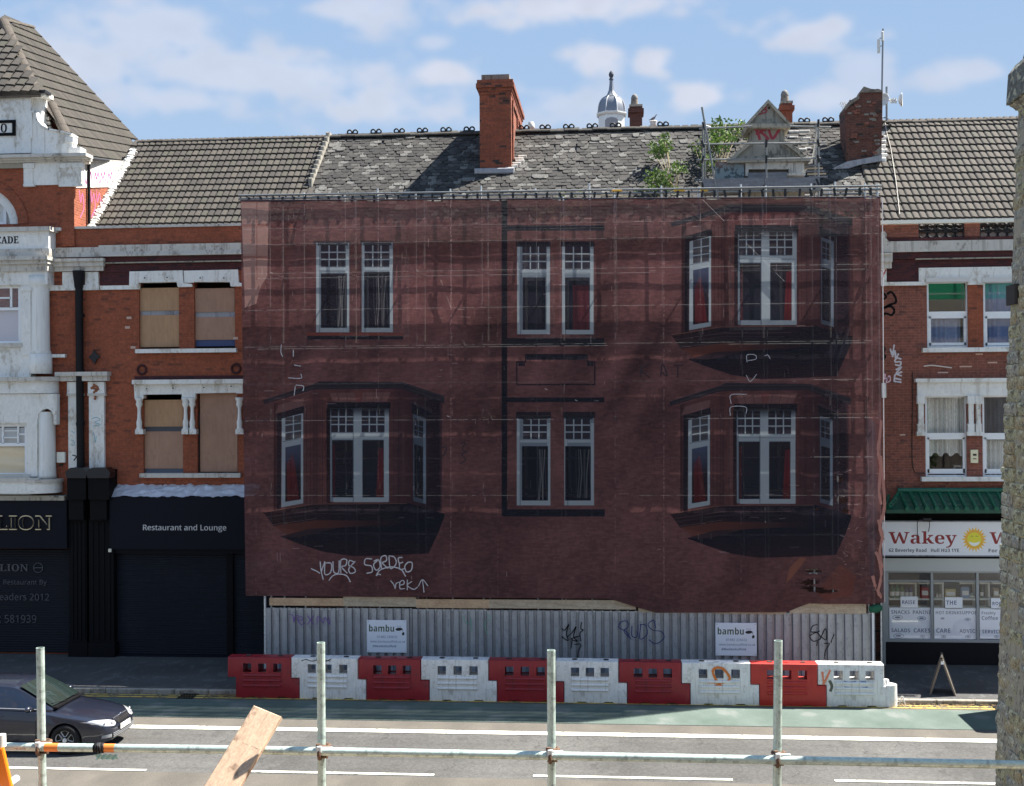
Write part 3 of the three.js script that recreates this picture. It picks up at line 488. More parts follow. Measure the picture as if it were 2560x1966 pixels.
  // closing walls
  part(A, 'rear_wall', box(xl, XA - .36, .2, onZ(0, 240, ZF).y - 3, -47.4, -47), M.brick); part(A, 'flank_wall', box(xl - .3, xl, .2, onZ(0, 240, ZF).y - 3, -47, ZF - .4), M.brick); part(A, 'gable_back', box(xl, fe.x - .3, onZ(0, 400, ZF).y, onZ(0, 240, ZF).y, ZF - 2.6, ZF - 2.3), M.brick);
  for (let k = 0; k < 3; k++) P(A, 'bell_louvre', [104 + k * 4, 292 + k * 12, 122 + k * 2, 300 + k * 12], ZF - .5, .1, M.stone);
}

// ------------------------------------------------------------------ the boarded-up brick house
const XB0 = XA, XB1 = onRoof(800, 400).x;                // party walls
const houseB = thing('boarded_house', 'red brick shop house with plywood over its windows and a black shuttered front', 'building', [onZ(430, 1640, ZF).x, 0, ZF]);
{
  const H = houseB, W = M.whitePaint, z0 = ZF, wins = [[347, 705, 447, 872], [485, 702, 587, 872], [358, 985, 457, 1184], [493, 982, 594, 1184]];
  const p = (x, y) => { const q = onZ(x, y, z0); return [q.x, q.y]; };
  const yp = p(400, 563)[1];
  part(H, 'wall', wallGeo([[XB0 + .002, .1], [XB1, .1], [XB1, yp], [XB0 + .002, yp]], wins.map((w) => rectPts(prect(...w, z0)).reverse()), z0, .35), M.brick);
  P(H, 'parapet_coping', [186, 562, 640, 568], z0 + .05, .5, M.stone);
  P(H, 'stone_band', [246, 610, 640, 634], z0 + .14, .3, M.stone); P(H, 'stone_band_lip', [246, 632, 640, 638], z0 + .2, .3, M.stone);
  P(H, 'dark_brick_band', [246, 640, 640, 656], z0 + .1, .2, M.brickPlum); P(H, 'dark_brick_band', [246, 656, 640, 678], z0 + .04, .1, M.brickPlum); P(H, 'dark_brick_panel', [250, 678, 324, 712], z0 + .02, .06, M.brickPlum); P(H, 'thin_string', [258, 653, 640, 656], z0 + .13, .2, M.stoneDark);
  // window heads: two pieces above, one with corbels below
  const head = part(H, 'window_head', ppoly([[323, 679], [456, 676], [458, 708], [478, 710], [480, 717], [444, 718], [441, 705], [345, 707], [345, 718], [322, 718]], z0 + .1, .2), W);
  const head2 = part(H, 'window_head', ppoly([[458.5, 677], [594, 674], [596, 706], [604, 708], [604, 716], [576, 716], [574, 705], [484, 705], [480.5, 707], [460.5, 707]], z0 + .09, .2), W);
  for (const [x, y, o] of [[361, 695, head], [417, 694, head], [500, 695, head2], [559, 695, head2]]) { const s = P(o, 'boss', [x - 5, y - 5, x + 5, y + 5], z0 + .125, .04, W); P(s, 'boss_centre', [x - 1.6, y - 1.6, x + 1.6, y + 1.6], z0 + .135, .02, M.dark); }
  P(H, 'white_string', [250, 714, 347, 724], z0 + .07, .1, W);
  const hood = part(H, 'window_hood', ppoly([[334, 962], [606, 950], [606, 984], [590, 984], [590, 982], [488, 984], [488, 996], [454, 996], [454, 986], [358, 987], [358, 997], [336, 997]], z0 + .12, .22), W);
  P(hood, 'hood_cap', [329, 949, 611, 960], z0 + .26, .34, W);
  for (const [x, y] of [[366, 972], [432, 971], [509, 969], [577, 966]]) { const s = P(hood, 'boss', [x - 5, y - 5, x + 5, y + 5], z0 + .145, .04, W); P(s, 'boss_centre', [x - 1.6, y - 1.6, x + 1.6, y + 1.6], z0 + .155, .02, M.dark); }
  for (const x of [347, 463, 480, 598]) {                // turned corbel shafts
    const c = onZ(x, 1040, z0 + .08), Y = (y) => onZ(x, y, z0 + .08).y, g = new THREE.LatheGeometry([[0, 1086], [.1, 1086], [.12, 1080], [.1, 1074], [.075, 1068], [.085, 1056], [.06, 1048], [.05, 1030], [.055, 1020], [.1, 1012], [.085, 1004], [.12, 998], [.12, 994], [0, 994]].map(([r, y]) => new THREE.Vector2(r, Y(y))), 12);
    g.translate(c.x, 0, z0 + .06); part(H, 'corbel_shaft', g, W); P(H, 'corbel_block', [x - 10, 1074, x + 10, 1086], z0 + .16, .2, W);
  }
  P(H, 'window_sill', [337, 872, 590, 882], z0 + .14, .3, W); P(H, 'window_sill', [348, 1184, 600, 1195], z0 + .14, .3, M.stone);
  P(H, 'brick_panel_band', [336, 940, 606, 949], z0 + .03, .08, M.brickPlum);
  for (const [x, y] of [[355, 925], [590, 922]]) part(H, 'terracotta_scroll', (() => { const c = onZ(x, y, z0), g = new THREE.TorusGeometry(.13, .035, 8, 18); g.translate(c.x, c.y, z0 + .02); return g; })(), M.brickPlum);
  // plywood, battens and one painted dark gap in the openings
  const zi = z0 - .13;
  for (const [r, m] of [[[348, 720, 448, 777], M.ply], [[348, 788, 450, 868], M.ply], [[484, 721, 586, 780], M.plyPink], [[485, 793, 587, 850], M.plyPink], [[359, 1000, 457, 1067], M.ply], [[360, 1079, 458, 1172], M.plyPink], [[500, 982, 593, 1180], M.plyPink]]) P(H, 'plywood_panel', r, zi + .03 + rr(0, .015), .02, m);
  for (const [r, m] of [[[348, 776, 449, 790], M.lead], [[485, 779, 587, 794], M.lead], [[485, 848, 587, 866], plain(70, 82, 116)], [[359, 1066, 458, 1081], plain(78, 78, 84)], [[362, 1170, 458, 1184], plain(92, 98, 112)], [[493, 1030, 500, 1184], M.iron]]) P(H, 'batten_and_gap_shade', r, zi + .01, .03, m);  // battens; the last dark strip paints the shade of an open gap
  part(H, 'room_back', box(XB0 + .4, XB1 - .1, 3.6, 11.4, z0 - 3.1, z0 - 3), M.room); part(H, 'room_floor', box(XB0 + .4, XB1 - .1, p(400, 950)[1], p(400, 935)[1], z0 - 3, z0 - .37), M.room); part(H, 'room_floor', box(XB0 + .4, XB1 - .1, p(400, 1230)[1], p(400, 1215)[1], z0 - 3, z0 - .37), M.room); part(H, 'room_ceiling', box(XB0 + .4, XB1 - .1, 11.4, 11.5, z0 - 3.1, z0 - .37), M.room); part(H, 'party_wall', box(XB1 - .1, XB1, .1, 12.3, z0 - 9, z0 - .37), M.brickSoot);
  P(H, 'frame_strip', [450, 700, 452, 870], zi + .06, .08, M.iron);
  for (const [x, y] of [[322, 795], [318, 819], [588, 846], [332, 869]]) P(H, 'paint_scrape', [x - 6, y - 3, x + 6, y + 3], z0 + .004, .02, plain(190, 164, 150));
  // shop fascia with crumpled flashing above
  const fz = z0 + .42;
  part(H, 'flashing', (() => { const q = prect(271, 1222, 640, 1244, fz), g = new THREE.PlaneGeometry(q[1] - q[0], .55, 90, 10), a = g.attributes.position; g.rotateX(-Math.PI / 2 + .62); g.translate((q[0] + q[1]) / 2, (q[2] + q[3]) / 2 + .06, z0 + .22); for (let i = 0; i < a.count; i++) { a.setY(i, a.getY(i) + .13 * (fbm(a.getX(i) * 6, a.getZ(i) * 14, 512, 3, 3) - .5)); a.setZ(i, a.getZ(i) + .14 * (fbm(a.getX(i) * 6 + 9, a.getY(i) * 8, 512, 8, 3) - .5)); } g.computeVertexNormals(); return uvm(g); })(), std({ color: rgb(196, 198, 206), roughness: .5, metalness: .3, side: THREE.DoubleSide }));
  const fas = P(H, 'fascia', [273, 1243, 640, 1374], fz, .5, M.navy);
  part(fas, 'lettering', letters('Restaurant and Lounge', F.sans, 357, 1312, 565, 1331, fz + .02, .02), plain(204, 204, 204));
  const lamp = P(H, 'small_lamp', [270, 1373, 277, 1381], fz + .05, .05, plain(220, 214, 196));
  const shut = (a, b, m) => part(H, 'shutter', (() => { const q = prect(a, 1376, b, 1638, z0 + .1), l = [box(q[0], q[1], q[2], q[3], z0 - .02, z0 + .08)]; for (let i = 0; i < 44; i++) { const y0 = lerp(q[2], q[3], i / 44), y1 = lerp(q[2], q[3], (i + 1) / 44), g = new THREE.CylinderGeometry(.05, .05, q[1] - q[0], 6, 1, false, 0, Math.PI); g.rotateZ(Math.PI / 2); g.scale(1, (y1 - y0) / .1, .4); g.translate((q[0] + q[1]) / 2, (y0 + y1) / 2, z0 + .08); l.push(g); } return merge(l); })(), m);
  const sm1 = new THREE.MeshPhysicalMaterial({ map: grime([20, 24, 34], [34, 40, 52], .8, 61), roughness: .65, specularIntensity: .4 });
  shut(286, 566, sm1); shut(582, 760, sm1); P(H, 'shutter_post', [566, 1374, 582, 1640], z0 + .2, .3, M.black); P(H, 'shutter_box', [284, 1374, 640, 1384], z0 + .26, .3, M.navy);
  part(H, 'stall_plinth', box(onZ(284, 1640, z0).x, XB1, PAV - .02, PAV + .06, z0, z0 + .24), M.navy);
  // roof
  const poly = [roofAt(XB0, ZF - .5), onRoof(770, 560), onRoof(779, 460), onRoof(828, 326), V3(XB0, RIDGE_Y, RIDGE_Z)];
  poly[3].set(poly[3].x, RIDGE_Y, RIDGE_Z);
  const roof = deck(H, 'roof', poly, RN, M.felt, .1, .04);
  layRoof(roof, 'roof_tile', { O: roofO, U: RU, Vd: RV, poly, w: .205, gauge: .36, jitter: .012, geos: [tileGeo(.205, .45, .045, .055)], mats: tileTones, tones: TT, visible: ([, y]) => y < 562 });
  ridgeRun(roof, 'ridge_tile', V3(XB0 + .1, RIDGE_Y + .0, RIDGE_Z), V3(poly[3].x + .1, RIDGE_Y + .0, RIDGE_Z), .45, .13, ridgeMat, .02);
  for (let k = 0; k < 34; k++) { const t = k / 34, z = lerp(ZF - .9, RIDGE_Z + .3, t), a = roofAt(XB0, z); part(roof, 'mortar_fillet', (() => { const g = new THREE.IcosahedronGeometry(.15, 2), q = g.attributes.position; for (let i = 0; i < q.count; i++) { const s = .8 + .4 * hash(Math.round(q.getX(i) * 90), Math.round(q.getY(i) * 90 + k * 7), 3); q.setXYZ(i, q.getX(i) * s * 1.1, q.getY(i) * s * .55, q.getZ(i) * s * 1.2); } g.computeVertexNormals(); g.translate(a.x + .1, a.y + .02, a.z); return uvm(g); })(), W); }
  for (let k = 0; k < 11; k++) { const t = k / 11, a = onRoof(lerp(779, 826, t), lerp(462, 336, t)); part(roof, 'verge_mortar', cbox(a.x - .07, a.x + .06, a.y - .16, a.y + .2, a.z - .2, a.z + .16, .03), M.plaster); }
  deck(H, 'rear_roof', [V3(XB0, RIDGE_Y, RIDGE_Z), V3(poly[3].x, RIDGE_Y, RIDGE_Z), V3(XB1, 12.4, -44), V3(XB0, 12.4, -44)], V3(0, RC, -RS), M.felt, .1, .02);
  part(H, 'rear_wall', box(XB0 + .01, XB1, .1, 12.4, -44.4, -44), M.brick);
}
// ------------------------------------------------------------------ the brick house with the cafe
const XR0 = onZ(2196, 900, ZF).x, XR1 = 17.5;
const houseR = thing('cafe_house', 'red brick house with white window heads above a small cafe and green tiled canopy', 'building', [onZ(2350, 1660, ZF).x, 0, ZF]);
{
  const H = houseR, W = M.whitePaint, z0 = ZF, p = (x, y) => { const q = onZ(x, y, z0); return [q.x, q.y]; };
  const wins = [[2318, 704, 2421, 870], [2459, 703, 2562, 870], [2314, 990, 2418, 1193], [2457, 989, 2560, 1193]];
  const yShop = p(2350, 1290)[1], yTop = p(2350, 600)[1];
  part(H, 'wall', wallGeo([[XR0, yShop], [XR1, yShop], [XR1, yTop], [XR0, yTop]], wins.map((w) => rectPts(prect(...w, z0)).reverse()), z0, .35), M.brickOld);
  // parapet with openwork ring panels
  for (const [a, b] of [[2200, 2297], [2412, 2450], [2566, 2700]]) P(H, 'parapet_brick', [a, 556, b, 594], z0 + .02, .25, M.brickOld);
  P(H, 'blue_brick_ledge', [2200, 593, 2900, 601], z0 + .05, .4, M.brickPlum);
  P(H, 'parapet_backing', [2200, 552, 2900, 600], z0 - .5, .05, M.stone);
  for (const [a, b] of [[2297, 2412], [2450, 2566]]) {
    const q = prect(a, 558, b, 593, z0), n = 5, w = (q[1] - q[0]) / n, h = (q[3] - q[2]) / 2;
    for (let r = 0; r < 2; r++) for (let i = 0; i < n; i++) { const g = new THREE.TorusGeometry(w * .5, .032, 6, 20); g.scale(1, h / w * 1.15, 1); g.translate(q[0] + (i + .5) * w, q[2] + (r + .5) * h * 1.02, z0 - .06); part(H, 'openwork_ring', g, M.iron); }
    for (let i = 0; i < n - 1; i++) { const g = new THREE.TorusGeometry(w * .33, .028, 6, 16); g.scale(1, .8, 1); g.translate(q[0] + (i + 1) * w, (q[2] + q[3]) / 2, z0 - .06); part(H, 'openwork_ring', g, M.iron); }
  }
  P(H, 'gutter', [2204, 548, 2900, 557], z0 + .22, .16, plain(236, 232, 218, { roughness: .5 }));
  P(H, 'stone_band', [2204, 601, 2900, 628], z0 + .16, .3, M.stone);
  part(H, 'broken_end_stone', ppoly([[2204, 580], [2212, 578], [2218, 586], [2216, 597], [2222, 602], [2204, 606]], z0 + .17, .2), M.stone);
  P(H, 'dark_brick_band', [2204, 628, 2900, 646], z0 + .1, .2, M.brickPlum); P(H, 'thin_string', [2290, 644, 2900, 647], z0 + .13, .15, M.stoneDark); P(H, 'dark_brick_band', [2204, 646, 2900, 668], z0 + .04, .1, M.brickPlum); P(H, 'dark_brick_panel', [2218, 668, 2298, 705], z0 + .03, .08, M.brickPlum);
  for (const [t, b, d] of [[632, 637, .22], [637, 645, .17], [645, 655, .2], [655, 671, .13]]) P(H, 'pilaster_cap', [2200, t, 2232 - (t > 650 ? 2 : 0), b], z0 + d, .25, M.stone);
  P(H, 'white_panel', [2200, 671, 2217, 706], z0 + .08, .1, W); sprayed(H, 'graffiti', [[[2205, 676], [2209, 686], [2206, 698]], [[2216, 674], [2209, 687]]], z0 + .085, .03, plain(170, 50, 60));
  P(H, 'white_string', [2200, 705, 2318, 714], z0 + .09, .12, W);
  P(H, 'window_head', [2298, 668, 2600, 704], z0 + .07, .2, W); for (const [a, b] of [[2298, 2318], [2421, 2459]]) P(H, 'window_head_ear', [a, 704, b, 712], z0 + .07, .2, W);
  for (const w of wins.slice(0, 2)) P(H, 'blind_box', [w[0] - 2, 694, w[2] + 4, 705], z0 + .11, .2, plain(206, 204, 200));
  // windows: fixed light over a casement
  const lace = std({ map: dtex(256, .6, (u, v) => { const f = fbm(u * 40, v * 10, 40, 3, 3), k = Math.abs(Math.sin(u * 44)) * .5 + f * .6; const t = 150 + 80 * k; return [t, t, t * .97]; }), side: THREE.DoubleSide, roughness: 1 });
  const drape = (r, m, amp = .05, name = 'net_curtain') => part(H, name, (() => { const q = prect(...r, z0 - .3), n = Math.max(12, Math.round((q[1] - q[0]) * 40)), g = new THREE.PlaneGeometry(q[1] - q[0], q[3] - q[2], n, 8), a = g.attributes.position; g.translate((q[0] + q[1]) / 2, (q[2] + q[3]) / 2, z0 - .3); for (let i = 0; i < a.count; i++) { const x = a.getX(i); a.setZ(i, a.getZ(i) + amp * Math.sin(x * 34 + Math.sin(x * 9) * 2)); if (a.getY(i) < q[2] + .01) a.setY(i, a.getY(i) + .05 * Math.sin(x * 22)); } g.computeVertexNormals(); return uvm(g); })(), m);
  const upper = (w) => sash(H, w, z0 - .08, { frame: .05, depth: .09, bars: [[w[0], 779, w[2], 791], [w[0] + 4, 791, w[0] + 10, w[3] - 5], [w[2] - 10, 791, w[2] - 5, w[3] - 5], [w[0] + 4, w[3] - 13, w[2] - 5, w[3] - 6], [w[0] + 4, 791, w[2] - 5, 796]] });
  const lower = (w) => sash(H, w, z0 - .08, { frame: .05, depth: .09, bars: [[w[0], 1083, w[2], 1094], [w[0] + 4, 1094, w[0] + 10, w[3] - 10], [w[2] - 10, 1094, w[2] - 5, w[3] - 10], [w[0] + 4, w[3] - 20, w[2] - 5, w[3] - 8], [w[0] + 4, 1094, w[2] - 5, 1099]] });
  upper(wins[0]); upper(wins[1]); lower(wins[2]); lower(wins[3]);
  const blue = plain(120, 134, 164, { side: THREE.DoubleSide });
  drape([2322, 792, 2402, 868], blue, .04, 'curtain'); drape([2462, 704, 2562, 868], plain(96, 112, 150, { side: THREE.DoubleSide }), .03, 'curtain'); drape([2316, 990, 2416, 1137], lace); drape([2460, 1100, 2560, 1192], lace); drape([2458, 990, 2560, 1086], plain(64, 70, 80, { side: THREE.DoubleSide }), .04, 'curtain');
  part(H, 'room_back', box(XR0 + .2, XR1 - .2, p(2350, 1215)[1], p(2350, 690)[1], z0 - 2.6, z0 - 2.5), plain(70, 66, 60)); part(H, 'room_floor', box(XR0 + .2, XR1 - .2, p(2350, 930)[1], p(2350, 900)[1], z0 - 2.5, z0 - .36), plain(80, 76, 70)); part(H, 'room_floor', box(XR0 + .2, XR1 - .2, p(2350, 1226)[1], p(2350, 1212)[1], z0 - 2.5, z0 - .36), plain(80, 76, 70));
  P(H, 'window_sill', [2308, 869, 2600, 880], z0 + .16, .3, W); P(H, 'window_sill', [2305, 1193, 2600, 1204], z0 + .16, .3, W);
  // lower hood on paired corbels
  const hood = P(H, 'window_hood', [2294, 954, 2600, 990], z0 + .1, .22, W); P(hood, 'hood_cap', [2290, 946, 2600, 955], z0 + .2, .3, W);
  for (const [a, b] of [[2294, 2313], [2420, 2438], [2439, 2456]]) { P(H, 'corbel', [a, 990, b, 1010], z0 + .16, .18, W); P(H, 'corbel', [a + 3, 1010, b - 3, 1060], z0 + .1, .12, W); P(H, 'corbel', [a + 1, 1060, b - 1, 1080], z0 + .13, .14, W); P(H, 'corbel', [a - 1, 1080, b + 1, 1090], z0 + .17, .18, W); }
  P(H, 'bond_pillar', [2421, 712, 2458, 869], z0 + .012, .04, M.brick);
  const meter = P(H, 'wall_box', [2428, 1125, 2446, 1158], z0 + .09, .1, plain(228, 220, 186)); P(meter, 'box_marking', [2433, 1135, 2442, 1140], z0 + .093, .004, M.dark); P(meter, 'box_marking', [2433, 1146, 2442, 1149], z0 + .093, .004, plain(120, 110, 90));
  // wires and paint on the wall
  part(H, 'wall_cable', curveTube([[2282, 930], [2282, 1010], [2282, 1160], [2288, 1182], [2312, 1184]].map(([x, y]) => onZ(x, y, z0 + .02)), .012), M.dark);
  part(H, 'wall_cable', curveTube([[2310, 916], [2328, 914], [2350, 916], [2380, 920]].map(([x, y]) => onZ(x, y, z0 + .02)), .02), plain(214, 200, 190));
  sprayed(H, 'graffiti', [[[2226, 872], [2232, 888], [2238, 876]], [[2232, 888], [2236, 862]], [[2231, 893], [2238, 880], [2240, 896], [2247, 884]], [[2254, 898], [2242, 896], [2238, 905], [2252, 905], [2250, 914], [2238, 912]], [[2240, 925], [2254, 918], [2241, 934], [2256, 930]], [[2236, 955], [2239, 937], [2255, 940]], [[2238, 946], [2254, 950]], [[2237, 954], [2254, 956]]], z0 + .006, .045, plain(206, 200, 206));
  sprayed(H, 'graffiti', [[[2206, 750], [2216, 742], [2205, 730]], [[2218, 736], [2228, 730], [2238, 742], [2240, 756], [2226, 762], [2206, 772], [2226, 766], [2236, 776], [2230, 788], [2214, 784], [2206, 792]], [[2206, 866], [2212, 872], [2208, 884], [2214, 892], [2206, 900]]], z0 + .007, .06, M.black);
  sprayed(H, 'graffiti', [[[2208, 940], [2214, 936], [2212, 948], [2220, 944], [2216, 956], [2226, 952], [2224, 940], [2216, 950]]], z0 + .008, .03, plain(226, 190, 204));
  P(H, 'white_bracket', [2204, 958, 2216, 995], z0 + .1, .1, W);
  for (const [x, y, w] of [[2390, 876, 30], [2440, 884, 18], [2300, 1045, 10], [2250, 1086, 14], [2345, 930, 26], [2400, 915, 30], [2470, 905, 24]]) P(H, 'flaked_brick', [x, y, x + w, y + 3.5], z0 + .01, .03, plain(196, 164, 148));
  // green glazed canopy: pan tiles between rolls
  const cz = z0 + .85, gm = plain(24, 92, 70, { roughness: .25 }), gp = plain(20, 74, 58, { roughness: .35 });
  const can = part(H, 'canopy', (() => { const a = prect(2246, 1228, 2700, 1236, z0 + .12), b = prect(2216, 1270, 2700, 1286, cz), y0 = b[2], y1 = a[3]; const s = []; const add = (...v) => s.push(...v); const q = [V3(a[0], y1, z0 + .1), V3(17, y1, z0 + .1), V3(17, y0 + .12, cz), V3(b[0], y0 + .12, cz)], r = q.map((v) => v.clone().add(V3(0, -.1, 0))); const tri = (i, j, k) => add(i.x, i.y, i.z, j.x, j.y, j.z, k.x, k.y, k.z); tri(q[0], q[3], q[2]); tri(q[0], q[2], q[1]); tri(r[0], r[2], r[3]); tri(r[0], r[1], r[2]); tri(q[3], r[3], r[2]); tri(q[3], r[2], q[2]); tri(q[0], r[0], r[3]); tri(q[0], r[3], q[3]); const g = new THREE.BufferGeometry(); g.setAttribute('position', new THREE.Float32BufferAttribute(s, 3)); g.computeVertexNormals(); return uvm(g); })(), gp);
  const top = onZ(2260, 1233, z0 + .12), bot = onZ(2260, 1276, cz);
  for (let i = 0; i < 22; i++) { const x = onZ(2250, 1234, z0 + .12).x + i * .262; if (x > 16.5) break; part(can, 'roll_tile', tube(V3(x, top.y + .02, z0 + .12), V3(x + .03, bot.y + .04, cz + .01), .058, 10), gm); part(can, 'roll_end', (() => { const g = new THREE.CylinderGeometry(.065, .065, .03, 12); g.rotateX(Math.PI / 2); g.translate(x + .03, bot.y + .03, cz + .02); return g; })(), gm);
    for (let k = 1; k < 4; k++) { const t = k / 4; part(can, 'pan_tile', box(x + .06, x + .21, lerp(top.y, bot.y, t) - .01, lerp(top.y, bot.y, t) + .04, lerp(z0 + .12, cz, t) - .01, lerp(z0 + .12, cz, t) + .03), gp); } }
  part(can, 'ridge_roll', tube(V3(onZ(2244, 1230, z0 + .12).x, top.y + .07, z0 + .12), V3(16.8, top.y + .07, z0 + .12), .075, 10), gm);
  part(can, 'hip_roll', tube(onZ(2246, 1234, z0 + .14), onZ(2220, 1270, cz), .06, 10), gm); part(can, 'hip_roll', tube(onZ(2222, 1240, z0 + .16), onZ(2216, 1272, cz - .1), .05, 10), gm);
  for (let k = 0; k < 3; k++) part(can, 'hip_ornament', (() => { const c = onZ(2226 + k * 6, 1262 - k * 6, cz - .1 * k), g = new THREE.TorusGeometry(.05, .016, 6, 12); g.translate(c.x, c.y, c.z + .05); return g; })(), gm);
  // cafe sign with its flat print
  const sz = z0 + .5, sr = prect(2206, 1305, 2696, 1390, sz);
  P(H, 'dark_soffit', [2206, 1284, 2700, 1305], z0 + .3, .4, M.black);
  const sunMap = printCanvas(2048, 356, (c, w, h) => {
    const X = (px) => (px - 2206) / 490 * w, Y = (py) => (py - 1305) / 85 * h;
    c.fillStyle = '#e6e7ea'; c.fillRect(0, 0, w, h);
    c.fillStyle = '#8e1f22'; c.textBaseline = 'alphabetic';
    const word = (t, x0, x1, base, size, font) => { c.font = font.replace('bold ', `bold ${size}px `); const m = c.measureText(t).width; c.save(); c.translate(X(x0), Y(base)); c.scale((X(x1) - X(x0)) / m, 1); c.fillText(t, 0, 0); c.restore(); };
    word('Wakey', 2222, 2394, 1360, 172, 'bold serif'); word('Wakey', 2476, 2648, 1360, 172, 'bold serif');
    c.fillStyle = '#4a4a4e'; word('62 Beverley Road   Hull HU3 1YE', 2222, 2400, 1381, 50, 'bold sans-serif'); word('For deliveries', 2472, 2570, 1381, 50, 'bold sans-serif');
    const cx = X(2438), cy = Y(1349), R = 92, gr = ['#f0b040', '#f3c94a'];
    for (let i = 0; i < 22; i++) { const a = i / 22 * 6.283, r1 = R + 34 + 12 * (i % 2); c.fillStyle = gr[i % 2]; c.beginPath(); c.moveTo(cx + R * Math.cos(a - .16), cy + R * Math.sin(a - .16)); c.lineTo(cx + r1 * Math.cos(a), cy + r1 * Math.sin(a)); c.lineTo(cx + R * Math.cos(a + .16), cy + R * Math.sin(a + .16)); c.fill(); }
    c.fillStyle = '#efb33e'; c.beginPath(); c.arc(cx, cy, R, 0, 7); c.fill(); c.fillStyle = '#e9dc3c'; c.beginPath(); c.arc(cx, cy, R * .8, 0, 7); c.fill();
    c.strokeStyle = '#9aa028'; c.lineWidth = 6; for (const s of [-1, 1]) { c.beginPath(); c.arc(cx + s * 26, cy - 22, 13, Math.PI * 1.1, Math.PI * 1.9); c.stroke(); }
    c.fillStyle = '#f4f4ee'; c.beginPath(); c.arc(cx, cy + 12, 58, .12, Math.PI - .12); c.quadraticCurveTo(cx, cy + 52, cx + 57, cy + 19); c.fill();
  });
  const sign = part(H, 'cafe_sign', uvFit(box(sr[0], sr[1], sr[2], sr[3], sz - .12, sz), sr), std({ map: sunMap, roughness: .4 }));
  P(sign, 'sign_frame', [2204, 1303, 2698, 1306], sz + .015, .13, M.lead); P(sign, 'sign_frame', [2204, 1389, 2698, 1392], sz + .015, .13, M.lead);
  part(H, 'lamp_arm', curveTube([onZ(2295, 1342, sz + .02), onZ(2294, 1320, sz + .12), onZ(2296, 1302, sz + .2), onZ(2320, 1298, sz + .25)], .01), M.dark);
  part(H, 'lamp_arm', curveTube([onZ(2322, 1330, sz + .02), onZ(2324, 1315, sz + .12), onZ(2324, 1302, sz + .22)], .01), M.dark); part(H, 'sign_lamp', (() => { const c = onZ(2318, 1300, sz + .26), g = new THREE.CylinderGeometry(.05, .05, .22, 12); g.rotateZ(Math.PI / 2); g.translate(c.x, c.y, c.z); return g; })(), M.dark);
  // shop window
  P(H, 'shutter_box', [2208, 1397, 2700, 1429], z0 + .34, .4, std({ color: rgb(176, 182, 184), roughness: .45, metalness: .5 })); P(H, 'dark_soffit', [2206, 1391, 2700, 1397], z0 + .3, .3, M.black);
  const alu = std({ color: rgb(150, 158, 166), roughness: .4, metalness: .5 });
  for (const [a, b] of [[2208, 2222], [2328, 2334], [2442, 2448], [2556, 2562]]) P(H, 'shop_mullion', [a, 1429, b, 1604], z0 + .1, .12, alu);
  P(H, 'shop_jamb', [2207, 1429, 2214, 1668], z0 + .3, .3, alu); P(H, 'shop_rail', [2208, 1600, 2700, 1607], z0 + .12, .14, alu); P(H, 'shop_rail', [2208, 1429, 2700, 1433], z0 + .12, .14, alu); P(H, 'shop_rail', [2222, 1452, 2700, 1455], z0 + .06, .06, alu);
  for (const [a, b] of [[2222, 2328], [2334, 2442], [2448, 2556], [2562, 2690]]) P(H, 'shop_pane', [a, 1432, b, 1602], z0 + .05, .008, M.glass);
  P(H, 'stall_riser', [2214, 1606, 2700, 1668], z0 + .1, .2, satin(14, 16, 24, .5, .4));
  const sheet = (name, r, lines, col) => { const q = prect(...r, z0 + .03), w = 512, h = Math.round(512 * (q[3] - q[2]) / (q[1] - q[0])); const t = printCanvas(w, h, (c) => { c.fillStyle = '#eef1f8'; c.fillRect(0, 0, w, h); c.fillStyle = col; c.strokeStyle = col; for (const [txt, x, y, s] of lines) { if (txt[0] === '#') { c.lineWidth = 6; c.beginPath(); c.ellipse(x * w, y * h, s * w, s * w * .45, 0, 0, 7); c.stroke(); c.beginPath(); c.ellipse(x * w, y * h, s * w * .6, s * w * .2, 0, 0, 7); c.fill(); } else { c.font = `bold ${Math.round(s * h)}px sans-serif`; c.fillText(txt, x * w, y * h); } } }); return part(H, name, uvFit(box(...q, z0 + .02, z0 + .03), q), std({ map: t, roughness: .8 })); };
  sheet('window_poster', [2224, 1520, 2327, 1597], [['SNACKS', .04, .2, .16], ['#', .2, .32, .12], ['PANINIS', .56, .2, .16], ['#', .78, .34, .1], ['SALADS', .04, .8, .17], ['#', .22, .92, .12], ['CAKES', .58, .8, .18], ['#', .8, .93, .06]], '#7d8498');
  sheet('window_poster', [2336, 1521, 2441, 1598], [['HOT DRINKS', .03, .2, .14], ['#', .2, .34, .04], ['SUPPORT', .6, .2, .15], ['#', .8, .36, .07], ['CARE', .04, .8, .19], ['#', .22, .93, .06], ['ADVICE', .6, .8, .17], ['#', .8, .93, .06]], '#7d8498');
  sheet('window_poster', [2450, 1522, 2555, 1598], [['Freshly', .04, .2, .13], ['Coffee', .04, .38, .17], ['SERVICE', .05, .82, .16], ['#', .4, .93, .06]], '#7d8498');
  for (const [t, r] of [['RAISE', [2252, 1492, 2295, 1521]], ['THE', [2363, 1494, 2407, 1523]], ['ROOF', [2478, 1496, 2522, 1524]]]) sheet('window_notice', r, [[t, .06, .64, t.length > 3 ? .42 : .5]], '#4b5a86');
  part(H, 'shop_back', box(XR0 + .1, XR1 - .2, .2, yShop, z0 - 1.25, z0 - 1.2), plain(58, 54, 52)); part(H, 'shop_ceiling', box(XR0 + .1, XR1 - .2, yShop - .3, yShop - .2, z0 - 1.2, z0 + .02), plain(120, 116, 110)); part(H, 'shop_floor', box(XR0 + .1, XR1 - .2, PAV - .05, PAV + .01, z0 - 1.2, z0), plain(80, 70, 62)); part(H, 'shop_side', box(XR0, XR0 + .12, PAV, yShop, z0 - 1.2, z0), M.brickOld);
